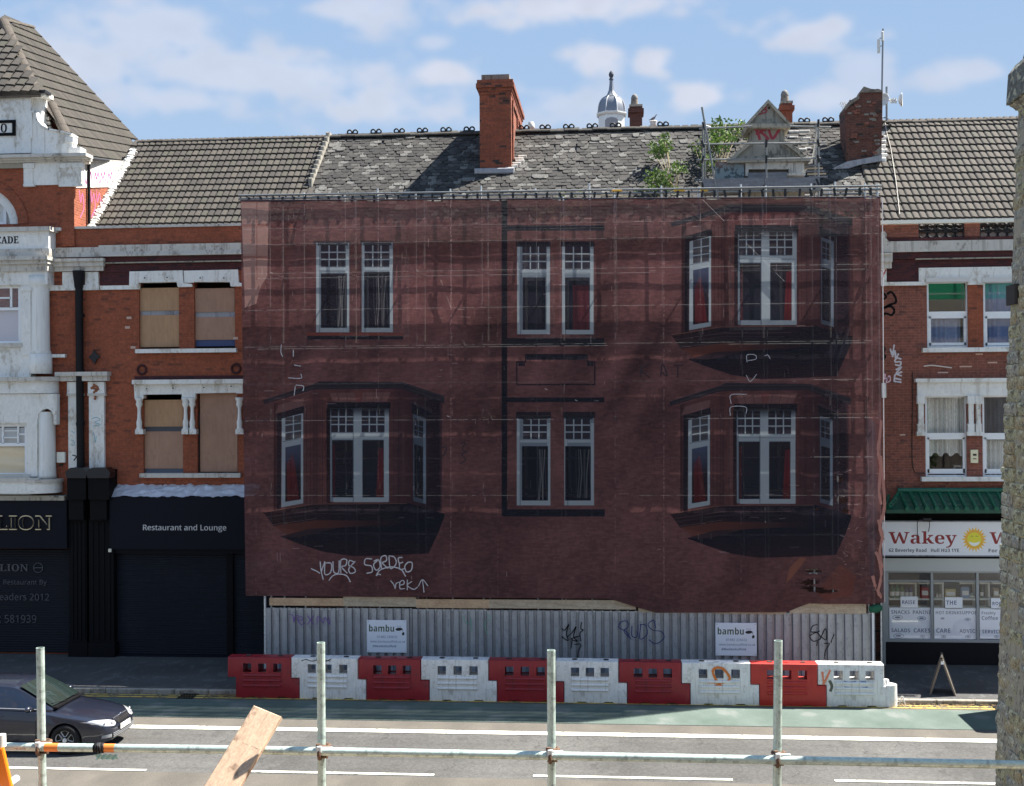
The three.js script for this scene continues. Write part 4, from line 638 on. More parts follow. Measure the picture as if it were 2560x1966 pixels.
  // shelves with goods just inside the glass
  const shz = z0 - .22, cream = plain(206, 204, 190);
  for (const [a, b] of [[2224, 2292], [2296, 2328], [2336, 2360], [2400, 2442], [2450, 2475], [2480, 2555]]) { const s = P(H, 'display_shelf', [a, 1457, b, 1461], shz, .3, cream); P(s, 'shelf_board', [a, 1497, b, 1501], shz, .3, cream); P(s, 'shelf_upright', [b - 3, 1457, b, 1520], shz + .01, .3, cream); P(s, 'shelf_board', [a, 1518, b, 1521], shz, .3, cream); }
}
// goods on the shelves
{
  const shz = ZF - .22; let n = 0;
  const goods = [[2226, 12, 34, [60, 96, 66]], [2239, 11, 34, [54, 110, 72]], [2251, 11, 33, [70, 100, 64]], [2263, 10, 30, [70, 60, 96]], [2274, 10, 30, [66, 62, 110]], [2303, 20, 28, [150, 50, 46]], [2342, 6, 14, [190, 176, 150]], [2350, 6, 14, [196, 184, 170]], [2404, 20, 28, [120, 140, 166]], [2426, 12, 14, [130, 150, 130]], [2364, 26, 24, [170, 154, 104]], [2453, 8, 30, [60, 84, 60]], [2484, 14, 26, [140, 120, 90]]];
  for (const [x, w, h, c] of goods) {
    const q = prect(x, 1497 - h, x + w, 1497, shz - .05), cx = (q[0] + q[1]) / 2, r = (q[1] - q[0]) / 2, H = q[3] - q[2], cyl = w < 13;
    const t = thing(cyl ? 'drink_bottle' : 'food_box', (cyl ? ['slim green carton', 'slim dark green bottle', 'tall green bottle', 'purple bottle', 'violet bottle', 'small pale jar', 'small cream jar', 'low grey tub', 'tall green jar'][n++ % 9] : ['red tin', 'pale blue box', 'straw coloured box', 'brown carton'][Math.floor(x / 50) % 4]) + ' on a shelf inside the cafe window, ' + (x < 2300 ? 'beside the first notice' : x < 2360 ? 'between the first two notices' : x < 2440 ? 'above the second notice' : 'near the last notice'), cyl ? 'bottle' : 'box', [cx, q[2], shz - .12], 'goods on the cafe shelves');
    const g = cyl ? new THREE.LatheGeometry([[0, 0], [r, 0], [r, H * .7], [r * .4, H * .85], [r * .4, H], [0, H]].map((v) => new THREE.Vector2(...v)), 12) : cbox(-r, r, 0, H, -.08, .08, .01); g.translate(cx, q[2], shz - .12);
    part(t, 'body', g, plain(...c)); part(t, 'label_band', cyl ? (() => { const b = new THREE.CylinderGeometry(r * 1.03, r * 1.03, H * .3, 12, 1, true); b.translate(cx, q[2] + H * .35, shz - .12); return b; })() : box(cx - r * .8, cx + r * .8, q[2] + H * .3, q[2] + H * .7, shz - .04, shz - .037), plain(210, 206, 196));
  }
}
// roof of the cafe house
{
  const H = houseR;
  const xr = 19.5, poly = [roofAt(onRoof(2150, 500).x, ZF - .35), roofAt(xr, ZF - .35), V3(xr, RIDGE_Y, RIDGE_Z), V3(onRoof(2207, 315).x, RIDGE_Y, RIDGE_Z), onRoof(2205, 408), onRoof(2150, 412)];
  const roof = deck(H, 'roof', poly, RN, M.felt, .1, .04);
  layRoof(roof, 'roof_tile', { O: roofO, U: RU, Vd: RV, poly, w: .2, gauge: .4, jitter: .012, geos: [tileGeo(.2, .5, .05, .055)], mats: tileTones2, tones: TT2, visible: ([x, y]) => y < 552 && x < 2545 });
  ridgeRun(roof, 'ridge_tile', V3(poly[3].x, RIDGE_Y, RIDGE_Z), V3(xr, RIDGE_Y, RIDGE_Z), .45, .14, ridgeMat, .015);
  for (let k = 0; k < 7; k++) { const a = onRoof(2206 + rr(-2, 4), 338 + k * 11); part(roof, 'white_flashing', cbox(a.x - .1, a.x + .09, a.y - .08, a.y + .1, a.z - .02, a.z + .12, .02), M.whitePaint); }
  for (let k = 0; k < 6; k++) { const a = onRoof(2150 + k * 10, 408 - k * .8); part(roof, 'mortar_edge', cbox(a.x - .06, a.x + .08, a.y - .03, a.y + .05, a.z - .05, a.z + .1, .02), M.plaster); }
  part(roof, 'aerial_cable', curveTube([[2212, 316], [2216, 340], [2226, 380], [2234, 430], [2240, 470], [2248, 545]].map(([x, y]) => onRoof(x, y).addScaledVector(RN, .12)), .012, 40), plain(190, 186, 176));
  deck(H, 'rear_roof', [V3(poly[3].x, RIDGE_Y, RIDGE_Z), V3(xr, RIDGE_Y, RIDGE_Z), V3(xr, 12.4, -44), V3(XR0, 12.4, -44)], V3(0, RC, -RS), M.felt, .1, .02);
  part(H, 'rear_wall', box(XR0, XR1, .1, 12.4, -44.4, -44), M.brickOld); part(H, 'end_wall', box(XR1, XR1 + .3, .1, 12.6, -44, ZF), M.brickOld);
}
// ------------------------------------------------------------------ the derelict house behind the sheet
const houseM = thing('derelict_house', 'derelict brick house with a mossy slate roof and tall chimneys, wrapped in scaffolding', 'building', [-1.5, 0, ZF]);
{
  const H = houseM, z0 = ZF;
  const wins = [[790, 607, 873, 831], [904, 607, 982, 831], [1293, 606, 1375, 836], [1405, 606, 1484, 836], [1292, 1042, 1376, 1264], [1411, 1042, 1485, 1264], [1845, 577, 1992, 812], [1845, 1023, 1986, 1260], [825, 1023, 970, 1254]].map((w) => { const a = prect(...w, ZS), k = ZF / ZS; return a; });
  part(H, 'wall', wallGeo([[XB1 + .002, .1], [XR0 - .002, .1], [XR0 - .002, 12.4], [XB1 + .002, 12.4]], wins.map((w) => rectPts(w).reverse()), z0, .35), M.brickSoot);
  for (const w of wins) { const f = part(H, 'window', ringGeo(w, .08, z0 - .1, .08), M.whitePaint); part(f, 'boarding', box(w[0] + .05, w[1] - .05, w[2] + .05, w[3] - .05, z0 - .2, z0 - .16), M.boardGrey); part(f, 'transom', box(w[0] + .08, w[1] - .08, w[3] - .75, w[3] - .67, z0 - .17, z0 - .1), M.whitePaint); }
  part(H, 'eaves_cornice', box(XB1, XR0 - .01, 12.1, 12.42, z0, z0 + .2), M.stoneDark);
  const tl = onRoof(828, 326), poly = [roofAt(onRoof(770, 560).x, ZF - .35), roofAt(XR0 + .2, ZF - .35), onRoof(2150, 470), onRoof(2150, 412), onRoof(2203, 408), V3(onRoof(2207, 315).x, RIDGE_Y, RIDGE_Z), V3(tl.x, RIDGE_Y, RIDGE_Z), onRoof(781, 460)];
  const roof = deck(H, 'roof', poly, RN, M.boardGrey, .1, .035);
  layRoof(roof, 'slate', { O: roofO, U: RU, Vd: RV, poly, w: .27, gauge: .175, geos: [slateGeo(.262, .36, .026), slateGeo(.25, .36, .032, 1), slateGeo(.264, .34, .022), slateGeo(.24, .36, .036, 1), slateGeo(.2, .35, .03, 1)], mats: slateTones, tones: ST, jitter: .075, tilt: .07, stagger: .5, lift: .02, most: 300, visible: ([x, y]) => y < 486 && !(x > 1755 && x < 2050), skip: (u, v) => rnd() < .014 });
  // ridge with crested pieces: two rings on every second one
  const a = V3(tl.x, RIDGE_Y, RIDGE_Z), b = V3(poly[5].x, RIDGE_Y, RIDGE_Z);
  ridgeRun(roof, 'ridge_tile', a, b, .46, .15, ridgeDark, .03);
  const ring = new THREE.TorusGeometry(.074, .026, 8, 16);
  for (const px of [881, 940, 998, 1056, 1115, 1173, 1310, 1363, 1422, 1481, 1539, 1658, 2011, 2071]) { const c = onZ(px, 322, RIDGE_Z); for (const s of [-1, 1]) placed(roof, 'ridge_crest', ring, M.iron, new THREE.Matrix4().setPosition(c.x + s * .095, RIDGE_Y + .19, RIDGE_Z)); placed(roof, 'crest_foot', new THREE.BoxGeometry(.34, .08, .06), M.iron, new THREE.Matrix4().setPosition(c.x, RIDGE_Y + .12, RIDGE_Z)); }
  deck(H, 'rear_roof', [a, b, V3(XR0, 12.4, -44), V3(XB1, 12.4, -44)], V3(0, RC, -RS), M.boardGrey, .1, .02);
  part(H, 'rear_wall', box(XB1, XR0, .1, 12.4, -44.4, -44), M.brickOld);
  // slipped, missing and patched slates
  for (const [x, y, w] of [[850, 381, 22], [1025, 350, 26], [1170, 458, 34], [1488, 356, 22], [1710, 362, 20], [1682, 413, 18], [1350, 450, 40], [1535, 348, 14], [1590, 346, 16], [1640, 345, 24], [1675, 358, 10]]) { const c = onRoof(x, y); placed(roof, 'pale_slate', slateGeo(w / 80, .22, .02, 1), slateTones[6], new THREE.Matrix4().makeBasis(RU.clone().applyAxisAngle(RN, rr(-.15, .15)), RV.clone().applyAxisAngle(RN, rr(-.1, .1)), RN).setPosition(c.addScaledVector(RN, .05))); }
  // the tall chimney astride the ridge
  const stack = (name, px0, px1, pyBase, pyTop, pxBack, mat, top) => {
    const f = onRoof((px0 + px1) / 2, pyBase), z = f.z, r = prect(px0, pyTop, px1, pyBase, z), back = onX(pxBack, 300, r[1]).z;
    return { z, r, back: Math.max(back, z - 4.4), m: part(H, name, box(r[0], r[1], r[2] - .6, r[3], Math.max(back, z - 4.4), z), mat) };
  };
  const c1 = stack('chimney', 1199, 1278, 428, 205, 1304, M.brickStack);
  const cc = (n, px0, y0, px1, y1, grow, m) => { const r = prect(px0, y0, px1, y1, c1.z); part(c1.m, n, box(c1.r[0] - grow, c1.r[1] + grow, r[2], r[3], c1.back - grow, c1.z + grow), m); };
  cc('chimney_cap', 1230, 185, 1240, 200, -.06, M.render); cc('oversail_course', 1230, 200, 1240, 209, .07, M.brickStack); cc('oversail_course', 1230, 209, 1240, 220, .1, M.brickStack); cc('oversail_course', 1230, 220, 1240, 228, .05, M.brickStack); cc('oversail_course', 1230, 228, 1240, 236, .02, M.brickStack);
  { const zA = c1.z - .35, zB = c1.back + .35, yA = c1.r[2] + .3, yB = c1.r[3] - .5; for (const [y0, y1] of [[yB - .12, yB], [yA, yA + .12]]) part(c1.m, 'panel_moulding', box(c1.r[1], c1.r[1] + .05, y0, y1, zB, zA), M.brickStack); for (const z of [zA, (zA + zB) / 2, zB]) part(c1.m, 'panel_moulding', box(c1.r[1], c1.r[1] + .05, yA + .121, yB - .121, z - .1, z + .1), M.brickStack); part(c1.m, 'side_vent', box(c1.r[1] - .01, c1.r[1] + .02, yA + .5, yA + .9, zB + .3, zB + .6), M.dark); }
  for (const [k, h] of [[.3, .06], [.6, .07]]) part(c1.m, 'chimney_pot', (() => { const g = new THREE.CylinderGeometry(.12, .14, h, 10); g.translate(lerp(c1.r[0], c1.r[1], .55), onZ(1240, 185, c1.z).y + h / 2 - .02, lerp(c1.z, c1.back, k)); return g; })(), M.stoneDark);
  for (let k = 0; k < 7; k++) { const q = onRoof(1268 + k * 8 - (k > 4 ? 10 : 0), 432 - k * 6); part(roof, 'lead_flashing', cbox(q.x - .14, q.x + .14, q.y - .06, q.y + .09, q.z - .05, q.z + .08, .02), M.stone); }
  part(roof, 'lead_apron', cbox(c1.r[0] - .15, c1.r[1] + .1, c1.r[2] - .12, c1.r[2] + .06, c1.z, c1.z + .22, .03), M.lead);
  part(c1.m, 'ragged_hole_shade', (() => { const c = onZ(1242, 405, c1.z), g = new THREE.SphereGeometry(.07, 8, 6); g.scale(1, .8, .1); g.translate(c.x, c.y, c.z); return g; })(), M.dark);  // flattened dark blob on the brick face, painted as the shade of a hole
  // the broken chimney by the cafe house
  const q = onRoof(2150, 400), z2 = q.z + .25, back2 = z2 - 2.4;
  const prof = [[2118, 412], [2196, 396], [2204, 396], [2207, 226], [2196, 222], [2176, 224], [2160, 217], [2152, 232], [2146, 240], [2122, 256], [2112, 270], [2114, 300]];
  const c2 = part(H, 'chimney', ppoly(prof, z2, .95), M.brickSoot, { label: 'broken sooty brick chimney with a crumbling sloped top' });
  part(c2, 'mortar_cap', ppoly([[2152, 231], [2160, 216], [2178, 222], [2206, 225], [2206, 230], [2170, 231]], z2 + .04, .9), M.render); part(c2, 'mortar_cap', ppoly([[2112, 268], [2122, 254], [2148, 238], [2150, 246], [2126, 262], [2114, 276]], z2 + .05, .88), M.render);
  for (let i = 0; i < 46; i++) { const x = rr(2118, 2196), y = rr(250, 385), r = prect(x, y, x + rr(8, 16), y + 5, z2); part(c2, 'proud_brick', box(r[0], r[1], r[2], r[3], z2 - .05, z2 + rr(.012, .04)), rnd() < .3 ? M.brickOld : rnd() < .4 ? M.render : M.brickSoot); }
  part(c2, 'render_patch', ppoly([[2178, 396], [2190, 376], [2204, 364], [2205, 396]], z2 + .03, .1), M.render);
  part(roof, 'lead_apron', ppoly([[2080, 422], [2118, 404], [2205, 388], [2206, 402], [2150, 412], [2100, 428]], z2 + .2, .2), M.lead);
  for (let i = 0; i < 5; i++) { const c = onZ(2100 + i * 3, 262 + (i % 3) * 5, z2 - .5); part(c2, 'dry_tuft', curveTube([onZ(2116, 274, z2 - .5), c.clone().add(V3(.05, .1, 0)), c], .008, 6, 4), plain(196, 190, 176)); }
  // dormer gable: stone pediment, shaped wings, stone window
  const dz = ZF + .05, g = part(H, 'dormer', ppoly([[1882, 319], [1961, 319], [1962, 352], [1984, 364], [2004, 380], [2020, 398], [1824, 398], [1842, 380], [1862, 364], [1880, 352]], dz, 1.2), M.plaster);
  part(g, 'pediment', ppoly([[1921, 250], [1976, 309], [1868, 309]], dz + .08, 1.2), M.plaster); part(g, 'raking_cornice', ppoly([[1921, 248], [1979, 310], [1972, 312], [1921, 258], [1872, 311], [1865, 309]], dz + .2, 1.5), M.stoneDark); part(g, 'pediment_cornice', ppoly([[1864, 309], [1979, 309], [1977, 319], [1868, 319]], dz + .24, 1.4), M.stoneDark);
  part(g, 'pediment_hole_shade', ppoly([[1920, 268], [1926, 266], [1926, 272], [1921, 274]], dz + .085, .02), M.dark);  // solid dark plate, its colour standing in for shade inside a hole
  part(g, 'wing_moulding', ppoly([[1824, 398], [1842, 379], [1862, 363], [1880, 351], [1884, 358], [1866, 370], [1848, 386], [1838, 398]], dz + .1, .4), M.stoneDark); part(g, 'wing_moulding', ppoly([[2020, 398], [2004, 379], [1984, 363], [1962, 351], [1959, 358], [1978, 370], [1996, 386], [2008, 398]], dz + .1, .4), M.stoneDark);
  part(g, 'wing_cornice', pbox(1818, 396, 2026, 405, dz + .2, 1.2), M.stoneDark);
  part(g, 'dormer_body', pbox(1862, 405, 2012, 520, dz, 1.2), M.plaster); part(g, 'window_surround', ppoly([[1864, 406], [1984, 406], [1984, 436], [1972, 436], [1972, 423], [1872, 423], [1872, 440], [1864, 440]], dz + .12, .2), M.stone); part(g, 'window_pilaster', pbox(1985, 406, 2011, 436, dz + .1, .2), M.stone); part(g, 'window_ledge', pbox(1967, 432, 2014, 438, dz + .2, .3), M.stone);
  part(g, 'window_board', pbox(1872, 424, 1972, 436, dz + .015, .05), plain(84, 78, 70));
  sprayed(g, 'graffiti', [[[1890, 323], [1896, 336], [1900, 350]], [[1886, 322], [1902, 324], [1900, 332], [1890, 335]], [[1916, 322], [1904, 330], [1912, 338], [1920, 346], [1914, 352]], [[1922, 324], [1932, 346], [1950, 322]]], dz + .012, .075, plain(150, 62, 76)); sprayed(g, 'graffiti', [[[1902, 280], [1914, 272], [1916, 280], [1904, 284], [1898, 286]], [[1916, 266], [1914, 276]]], dz + .09, .04, plain(150, 72, 84));
  const panel = part(H, 'metal_panel', pbox(1790, 404, 1861, 450, dz + .1, .3), std({ map: dtex(256, 1.2, (u, v) => { const a = fbm(u * 12, v * 12, 12, 4, 4), k = step(.56, .66, a), r = step(.7, .9, v + (a - .5) * .4); return [lerp(lerp(120, 70, k), 130, r * .6), lerp(lerp(136, 84, k), 70, r * .6), lerp(lerp(142, 92, k), 50, r * .6)]; }), roughness: .6 }));
  for (let i = 0; i < 5; i++) { const c = onZ(2016 + i * 4, 414 + i * 7, ZF - .2); part(roof, 'loose_batten', box(c.x - .1, c.x + .42, c.y - .02, c.y + .02, c.z - .05, c.z), i % 2 ? M.board : M.boardGrey); }
  for (let i = 0; i < 9; i++) { const c = onRoof(rr(1975, 2040), rr(330, 392)); part(roof, 'mortar_lump', cbox(c.x - rr(.05, .2), c.x + rr(.05, .2), c.y - .03, c.y + .05, c.z, c.z + .1, .02), M.stone); }
}
// ------------------------------------------------------------------ things on the roofs and beyond
{
  // aerial mast and dishes
  const zM = onRoof(2204, 330).z - .3, base = onZ(2203, 330, zM), mast = thing('aerial_mast', 'thin grey aerial mast with panel antennas beside the broken chimney', 'antenna', [base.x, RIDGE_Y - .6, zM]), grey = plain(140, 144, 148, { metalness: .4, roughness: .5 }), pale = plain(214, 214, 210);
  part(mast, 'pole', tube(V3(base.x, RIDGE_Y - .6, zM), onZ(2208, 72, zM), .03, 8), grey);
  for (const [x0, y0, x1, y1] of [[2204, 78, 2210, 102], [2194, 98, 2201, 132]]) part(mast, 'panel_antenna', cbox(...prect(x0, y0, x1, y1, zM + .05), zM - .02, zM + .08, .02), pale);
  part(mast, 'bracket', tube(onZ(2198, 116, zM), onZ(2208, 114, zM), .015, 6), grey); part(mast, 'bracket', tube(onZ(2199, 96, zM), onZ(2207, 94, zM), .015, 6), grey);
  const b2 = onZ(2217, 308, zM), pole = thing('dish_pole', 'short grey pole carrying two white satellite dishes above the tiled ridge', 'satellite dish', [b2.x, RIDGE_Y - .2, zM]);
  part(pole, 'pole', tube(V3(b2.x, RIDGE_Y - .2, zM), onZ(2217, 217, zM), .035, 8), grey); part(pole, 'stay', tube(onZ(2206, 294, zM), onZ(2222, 295, zM), .02, 6), grey);
  const dish = (px, py, r, turn) => { const c = onZ(px, py, zM + .1), g = new THREE.LatheGeometry([[0, 0], [r * .5, .02], [r * .85, .07], [r, .12], [r * .97, .13], [0, .03]].map((v) => new THREE.Vector2(...v)), 20); g.rotateZ(Math.PI / 2); g.rotateY(turn); g.translate(c.x, c.y, c.z); part(pole, 'dish', g, pale); };
  dish(2213, 250, .2, .9); dish(2246, 250, .22, Math.PI - .25); part(pole, 'feed_arm', tube(onZ(2220, 250, zM + .1), onZ(2243, 252, zM + .1), .025, 6), pale); for (const x of [2228, 2233, 2239]) part(pole, 'feed_horn', tube(onZ(x, 246, zM + .12), onZ(x + 1, 258, zM + .12), .03, 8), pale);

  // lead-domed cupola beyond the ridge
  const zc = -82, cx = onZ(1529, 300, zc).x, Y = (y) => onZ(1529, y, zc).y, sc = -zc / FOCAL;
  const cup = thing('cupola', 'white octagonal cupola with a grey lead dome and ball finial beyond the slate ridge', 'cupola', [cx, 0, zc]);
  const oct = (n, prof, m, seg = 8) => { const g = toCreasedNormals(new THREE.LatheGeometry(prof.map(([r, y]) => new THREE.Vector2(r * sc, Y(y))), seg), .5); g.rotateY(Math.PI / 8); g.translate(cx, 0, zc); return part(cup, n, g, m); };
  const leadM = std({ color: rgb(124, 128, 136), roughness: .4, metalness: .35 });
  const dome = oct('dome', [[36, 286], [36, 280], [34, 268], [30, 256], [24, 248], [16, 243], [0, 242]], leadM); for (let k = 0; k < 8; k++) { const a = k * Math.PI / 4 + Math.PI / 8, pts = [[36.5, 284], [34.5, 268], [30.5, 256], [24.5, 248], [17, 243]].map(([r, y]) => V3(cx + r * sc * Math.sin(a), Y(y), zc + r * sc * Math.cos(a))); part(dome, 'lead_roll', curveTube(pts, .035, 12), plain(190, 192, 196)); }
  oct('spirelet', [[18, 243], [12, 238], [7, 226], [5, 210], [4.5, 198], [0, 198]], leadM); oct('finial', [[5.5, 200], [5.5, 197], [3, 195], [5, 192], [6.5, 187], [5, 182], [2, 178], [0, 176]], plain(74, 78, 88), 14);
  oct('cornice', [[37, 292], [40, 288], [40, 285], [36, 284], [0, 284]], M.whitePaint); oct('drum', [[35, 420], [35, 291], [0, 291]], M.whitePaint); part(cup, 'arched_opening', (() => { const c = [[-16, 345], [-16, 308], [-12, 303], [0, 300], [12, 303], [16, 308], [16, 345]]; return polyExtrude(c.map(([x, y]) => [cx + x * sc, Y(y)]), zc + 35 * sc * Math.cos(Math.PI / 8) + .03, .12); })(), plain(150, 148, 150)); oct('tower', [[46, 1200], [46, 420], [0, 420]], M.brickOld, 8);
  // far chimneys with pots
  const farStack = (label, px0, px1, py, z, mat, pots, group) => { const r = prect(px0, py, px1, 420, z), c = thing('far_chimney', label, 'chimney', [(r[0] + r[1]) / 2, 0, z], group), w = r[1] - r[0]; part(c, 'stack', box(r[0], r[1], .1, r[3], z - w * 1.6, z), mat); const y2 = r[3]; part(c, 'oversail', box(r[0] - .08, r[1] + .08, y2 - .3, y2 - .1, z - w * 1.6 - .08, z + .08), mat); part(c, 'oversail', box(r[0] - .05, r[1] + .06, y2 - 1.2, y2 - 1.08, z - w * 1.6 - .06, z + .06), mat); part(c, 'capping', box(r[0] - .02, r[1] + .02, y2, y2 + .1, z - w * 1.6, z + .02), M.stoneDark); for (const [k, h] of pots) part(c, 'pot', (() => { const g = new THREE.CylinderGeometry(.16, .19, h, 12); g.translate(lerp(r[0], r[1], .4), y2 + h / 2 + .09, z - w * 1.5 * k - .2); return g; })(), M.render), part(c, 'pot_guard', (() => { const g = new THREE.SphereGeometry(.17, 10, 6, 0, 6.3, 0, 1.57); g.scale(1, 1.5, 1); g.translate(lerp(r[0], r[1], .4), y2 + h + .09, z - w * 1.5 * k - .2); return g; })(), plain(120, 118, 114)); return c; };
  farStack('sooty black chimney with a cowled pot beside the cupola', 1575, 1606, 266, -58, M.brickSoot, [[.1, .32], [.7, .24]]);
  farStack('red brick chimney with a cowled pot behind the stone pediment', 1955, 1982, 258, -52, M.brickStack, [[.2, .3]]);
  const pz = -46, pt = onZ(1634, 318, pz), pot = thing('far_chimney', 'lone pale chimney pot where a pigeon sits, behind the slate ridge', 'chimney', [pt.x, 0, pz]); part(pot, 'stack', box(pt.x - .3, pt.x + .3, .1, pt.y, pz - .5, pz), M.brickOld); part(pot, 'pot', (() => { const g = new THREE.LatheGeometry([[0, 0], [.13, 0], [.11, .2], [.14, .24], [.14, .28], [0, .28]].map((v) => new THREE.Vector2(...v)), 12); g.translate(pt.x, pt.y, pz - .2); return g; })(), M.stone);
  const pt2 = onZ(1327, 322, pz), pot2 = thing('far_chimney', 'squat pale chimney pot with a wire guard showing close by the tall brick chimney', 'chimney', [pt2.x, 0, pz]); part(pot2, 'stack', box(pt2.x - .3, pt2.x + .3, .1, pt2.y, pz - .5, pz), M.brickOld); part(pot2, 'pot', (() => { const g = new THREE.LatheGeometry([[0, 0], [.15, 0], [.13, .14], [.1, .3], [0, .3]].map((v) => new THREE.Vector2(...v)), 12); g.translate(pt2.x, pt2.y, pz - .2); return g; })(), M.stone);
  // pigeon: one body of overlapping shaped rings, head turned aside
  const bird = thing('pigeon', 'small grey pigeon perched on a lone chimney pot', 'bird', [pt.x, pt.y + .28, pz - .2]);
  { const prof = [[-.17, .06, .004, .01], [-.12, .07, .02, .012], [-.06, .09, .045, .045], [.0, .11, .058, .06], [.05, .14, .055, .058], [.08, .18, .036, .038], [.095, .22, .03, .03], [.11, .245, .028, .028], [.135, .245, .012, .012], [.16, .238, .003, .003]], pos = [], idx = [], n = 10; prof.forEach(([x, y, rz, ry]) => { for (let k = 0; k < n; k++) { const t = k / n * 6.283; pos.push(pt.x + x, pt.y + .3 + y - .04 + ry * Math.sin(t), pz - .2 + rz * Math.cos(t)); } }); for (let i = 0; i < prof.length - 1; i++) for (let k = 0; k < n; k++) { const a = i * n + k, b = i * n + (k + 1) % n, c = a + n, d = b + n; idx.push(a, c, b, b, c, d); } for (const s of [-1, 1]) { const o = pos.length / 3; for (const [dx, dy] of [[-.008, 0], [.008, 0], [0, .07]]) pos.push(pt.x + .01 + dx, pt.y + .28 + dy, pz - .2 + s * .025); idx.push(o, o + 1, o + 2); } const g = new THREE.BufferGeometry(); g.setAttribute('position', new THREE.Float32BufferAttribute(pos, 3)); g.setIndex(idx); g.computeVertexNormals(); part(bird, 'body', uvm(g), plain(92, 92, 102)); }
  // buddleia and saplings rooted in the slates
  const leafM = [[.085, .15, .03], [.12, .2, .04], [.15, .23, .055]].map((c) => new THREE.MeshPhysicalMaterial({ color: new THREE.Color().setRGB(...c), roughness: .9, transmission: .3, thickness: 0, side: THREE.DoubleSide }));
  const sprout = (label, rootPx, tips, nLeaf, size) => {
    const r = onRoof(...rootPx), t = thing('roof_plant', label, 'plant', [r.x, r.y, r.z], 'plants growing from the slate roof');
    const st = [], lv = [];
    for (const [x, y, out] of tips) {
      const e = onRoof(x, y).addScaledVector(RN, out), mid = r.clone().lerp(e, .5).addScaledVector(RN, out * .3), crv = new THREE.CatmullRomCurve3([r, mid, e]); st.push(new THREE.TubeGeometry(crv, 8, .012, 5));
      for (let i = 0; i < nLeaf; i++) {
        const f = .8 + .3 * rnd(), c = crv.getPoint(Math.min(1, f)).add(V3(rr(-1, 1), rr(-.9, .9), rr(-.7, .9)).multiplyScalar(size * 1.5)), l = size * rr(.7, 1.5), w = l * rr(.22, .36), g = new THREE.BufferGeometry();
        g.setAttribute('position', new THREE.Float32BufferAttribute([0, 0, 0, -w, l * .5, .02, 0, l * .45, -.02 * l, w, l * .5, .02, 0, l, -l * .15], 3)); g.setIndex([0, 2, 1, 0, 3, 2, 1, 2, 4, 2, 3, 4]); g.setAttribute('uv', new THREE.Float32BufferAttribute([0, 0, 0, .5, .5, .5, 1, .5, .5, 1], 2)); g.computeVertexNormals();
        g.rotateX(rr(-1.4, .6)); g.rotateZ(rr(-2.2, 2.2)); g.rotateY(rr(0, 6.28)); g.translate(c.x, c.y, c.z); lv.push(g);
      }
    }
    part(t, 'stem', merge(st), plain(140, 128, 96)); const k = Math.ceil(lv.length / 3); for (let i = 0; i < 3; i++) part(t, 'foliage', merge(lv.slice(i * k, (i + 1) * k)), leafM[i]);
  };
  sprout('bright green sapling with a bare pale stem on open slates', [1680, 474], [[1640, 402, .5], [1660, 388, .55], [1630, 412, .45], [1656, 404, .4], [1665, 396, .5]], 46, .12);
  sprout('low green sapling near the scaffold rail below a taller one', [1690, 478], [[1636, 462, .35], [1652, 466, .4], [1690, 448, .4], [1702, 438, .3], [1664, 472, .3], [1626, 468, .3], [1640, 480, .25]], 34, .12);
  sprout('dense leafy bush spreading behind the scaffold uprights', [1800, 440], [[1790, 340, .4], [1812, 344, .5], [1832, 352, .4], [1794, 368, .5], [1816, 374, .5], [1780, 392, .5], [1800, 398, .5], [1770, 430, .4], [1850, 340, .3], [1775, 365, .4]], 42, .14);
  sprout('sparse weeds trailing beside the leaning scaffold tube', [1760, 450], [[1736, 392, .3], [1748, 384, .3], [1756, 410, .3], [1764, 436, .25]], 22, .1);
  sprout('thin weeds under the edge of the scaffold rail', [1640, 500], [[1600, 490, .2], [1630, 492, .25], [1660, 492, .25], [1690, 490, .2], [1400, 494, .15]], 14, .1);
}
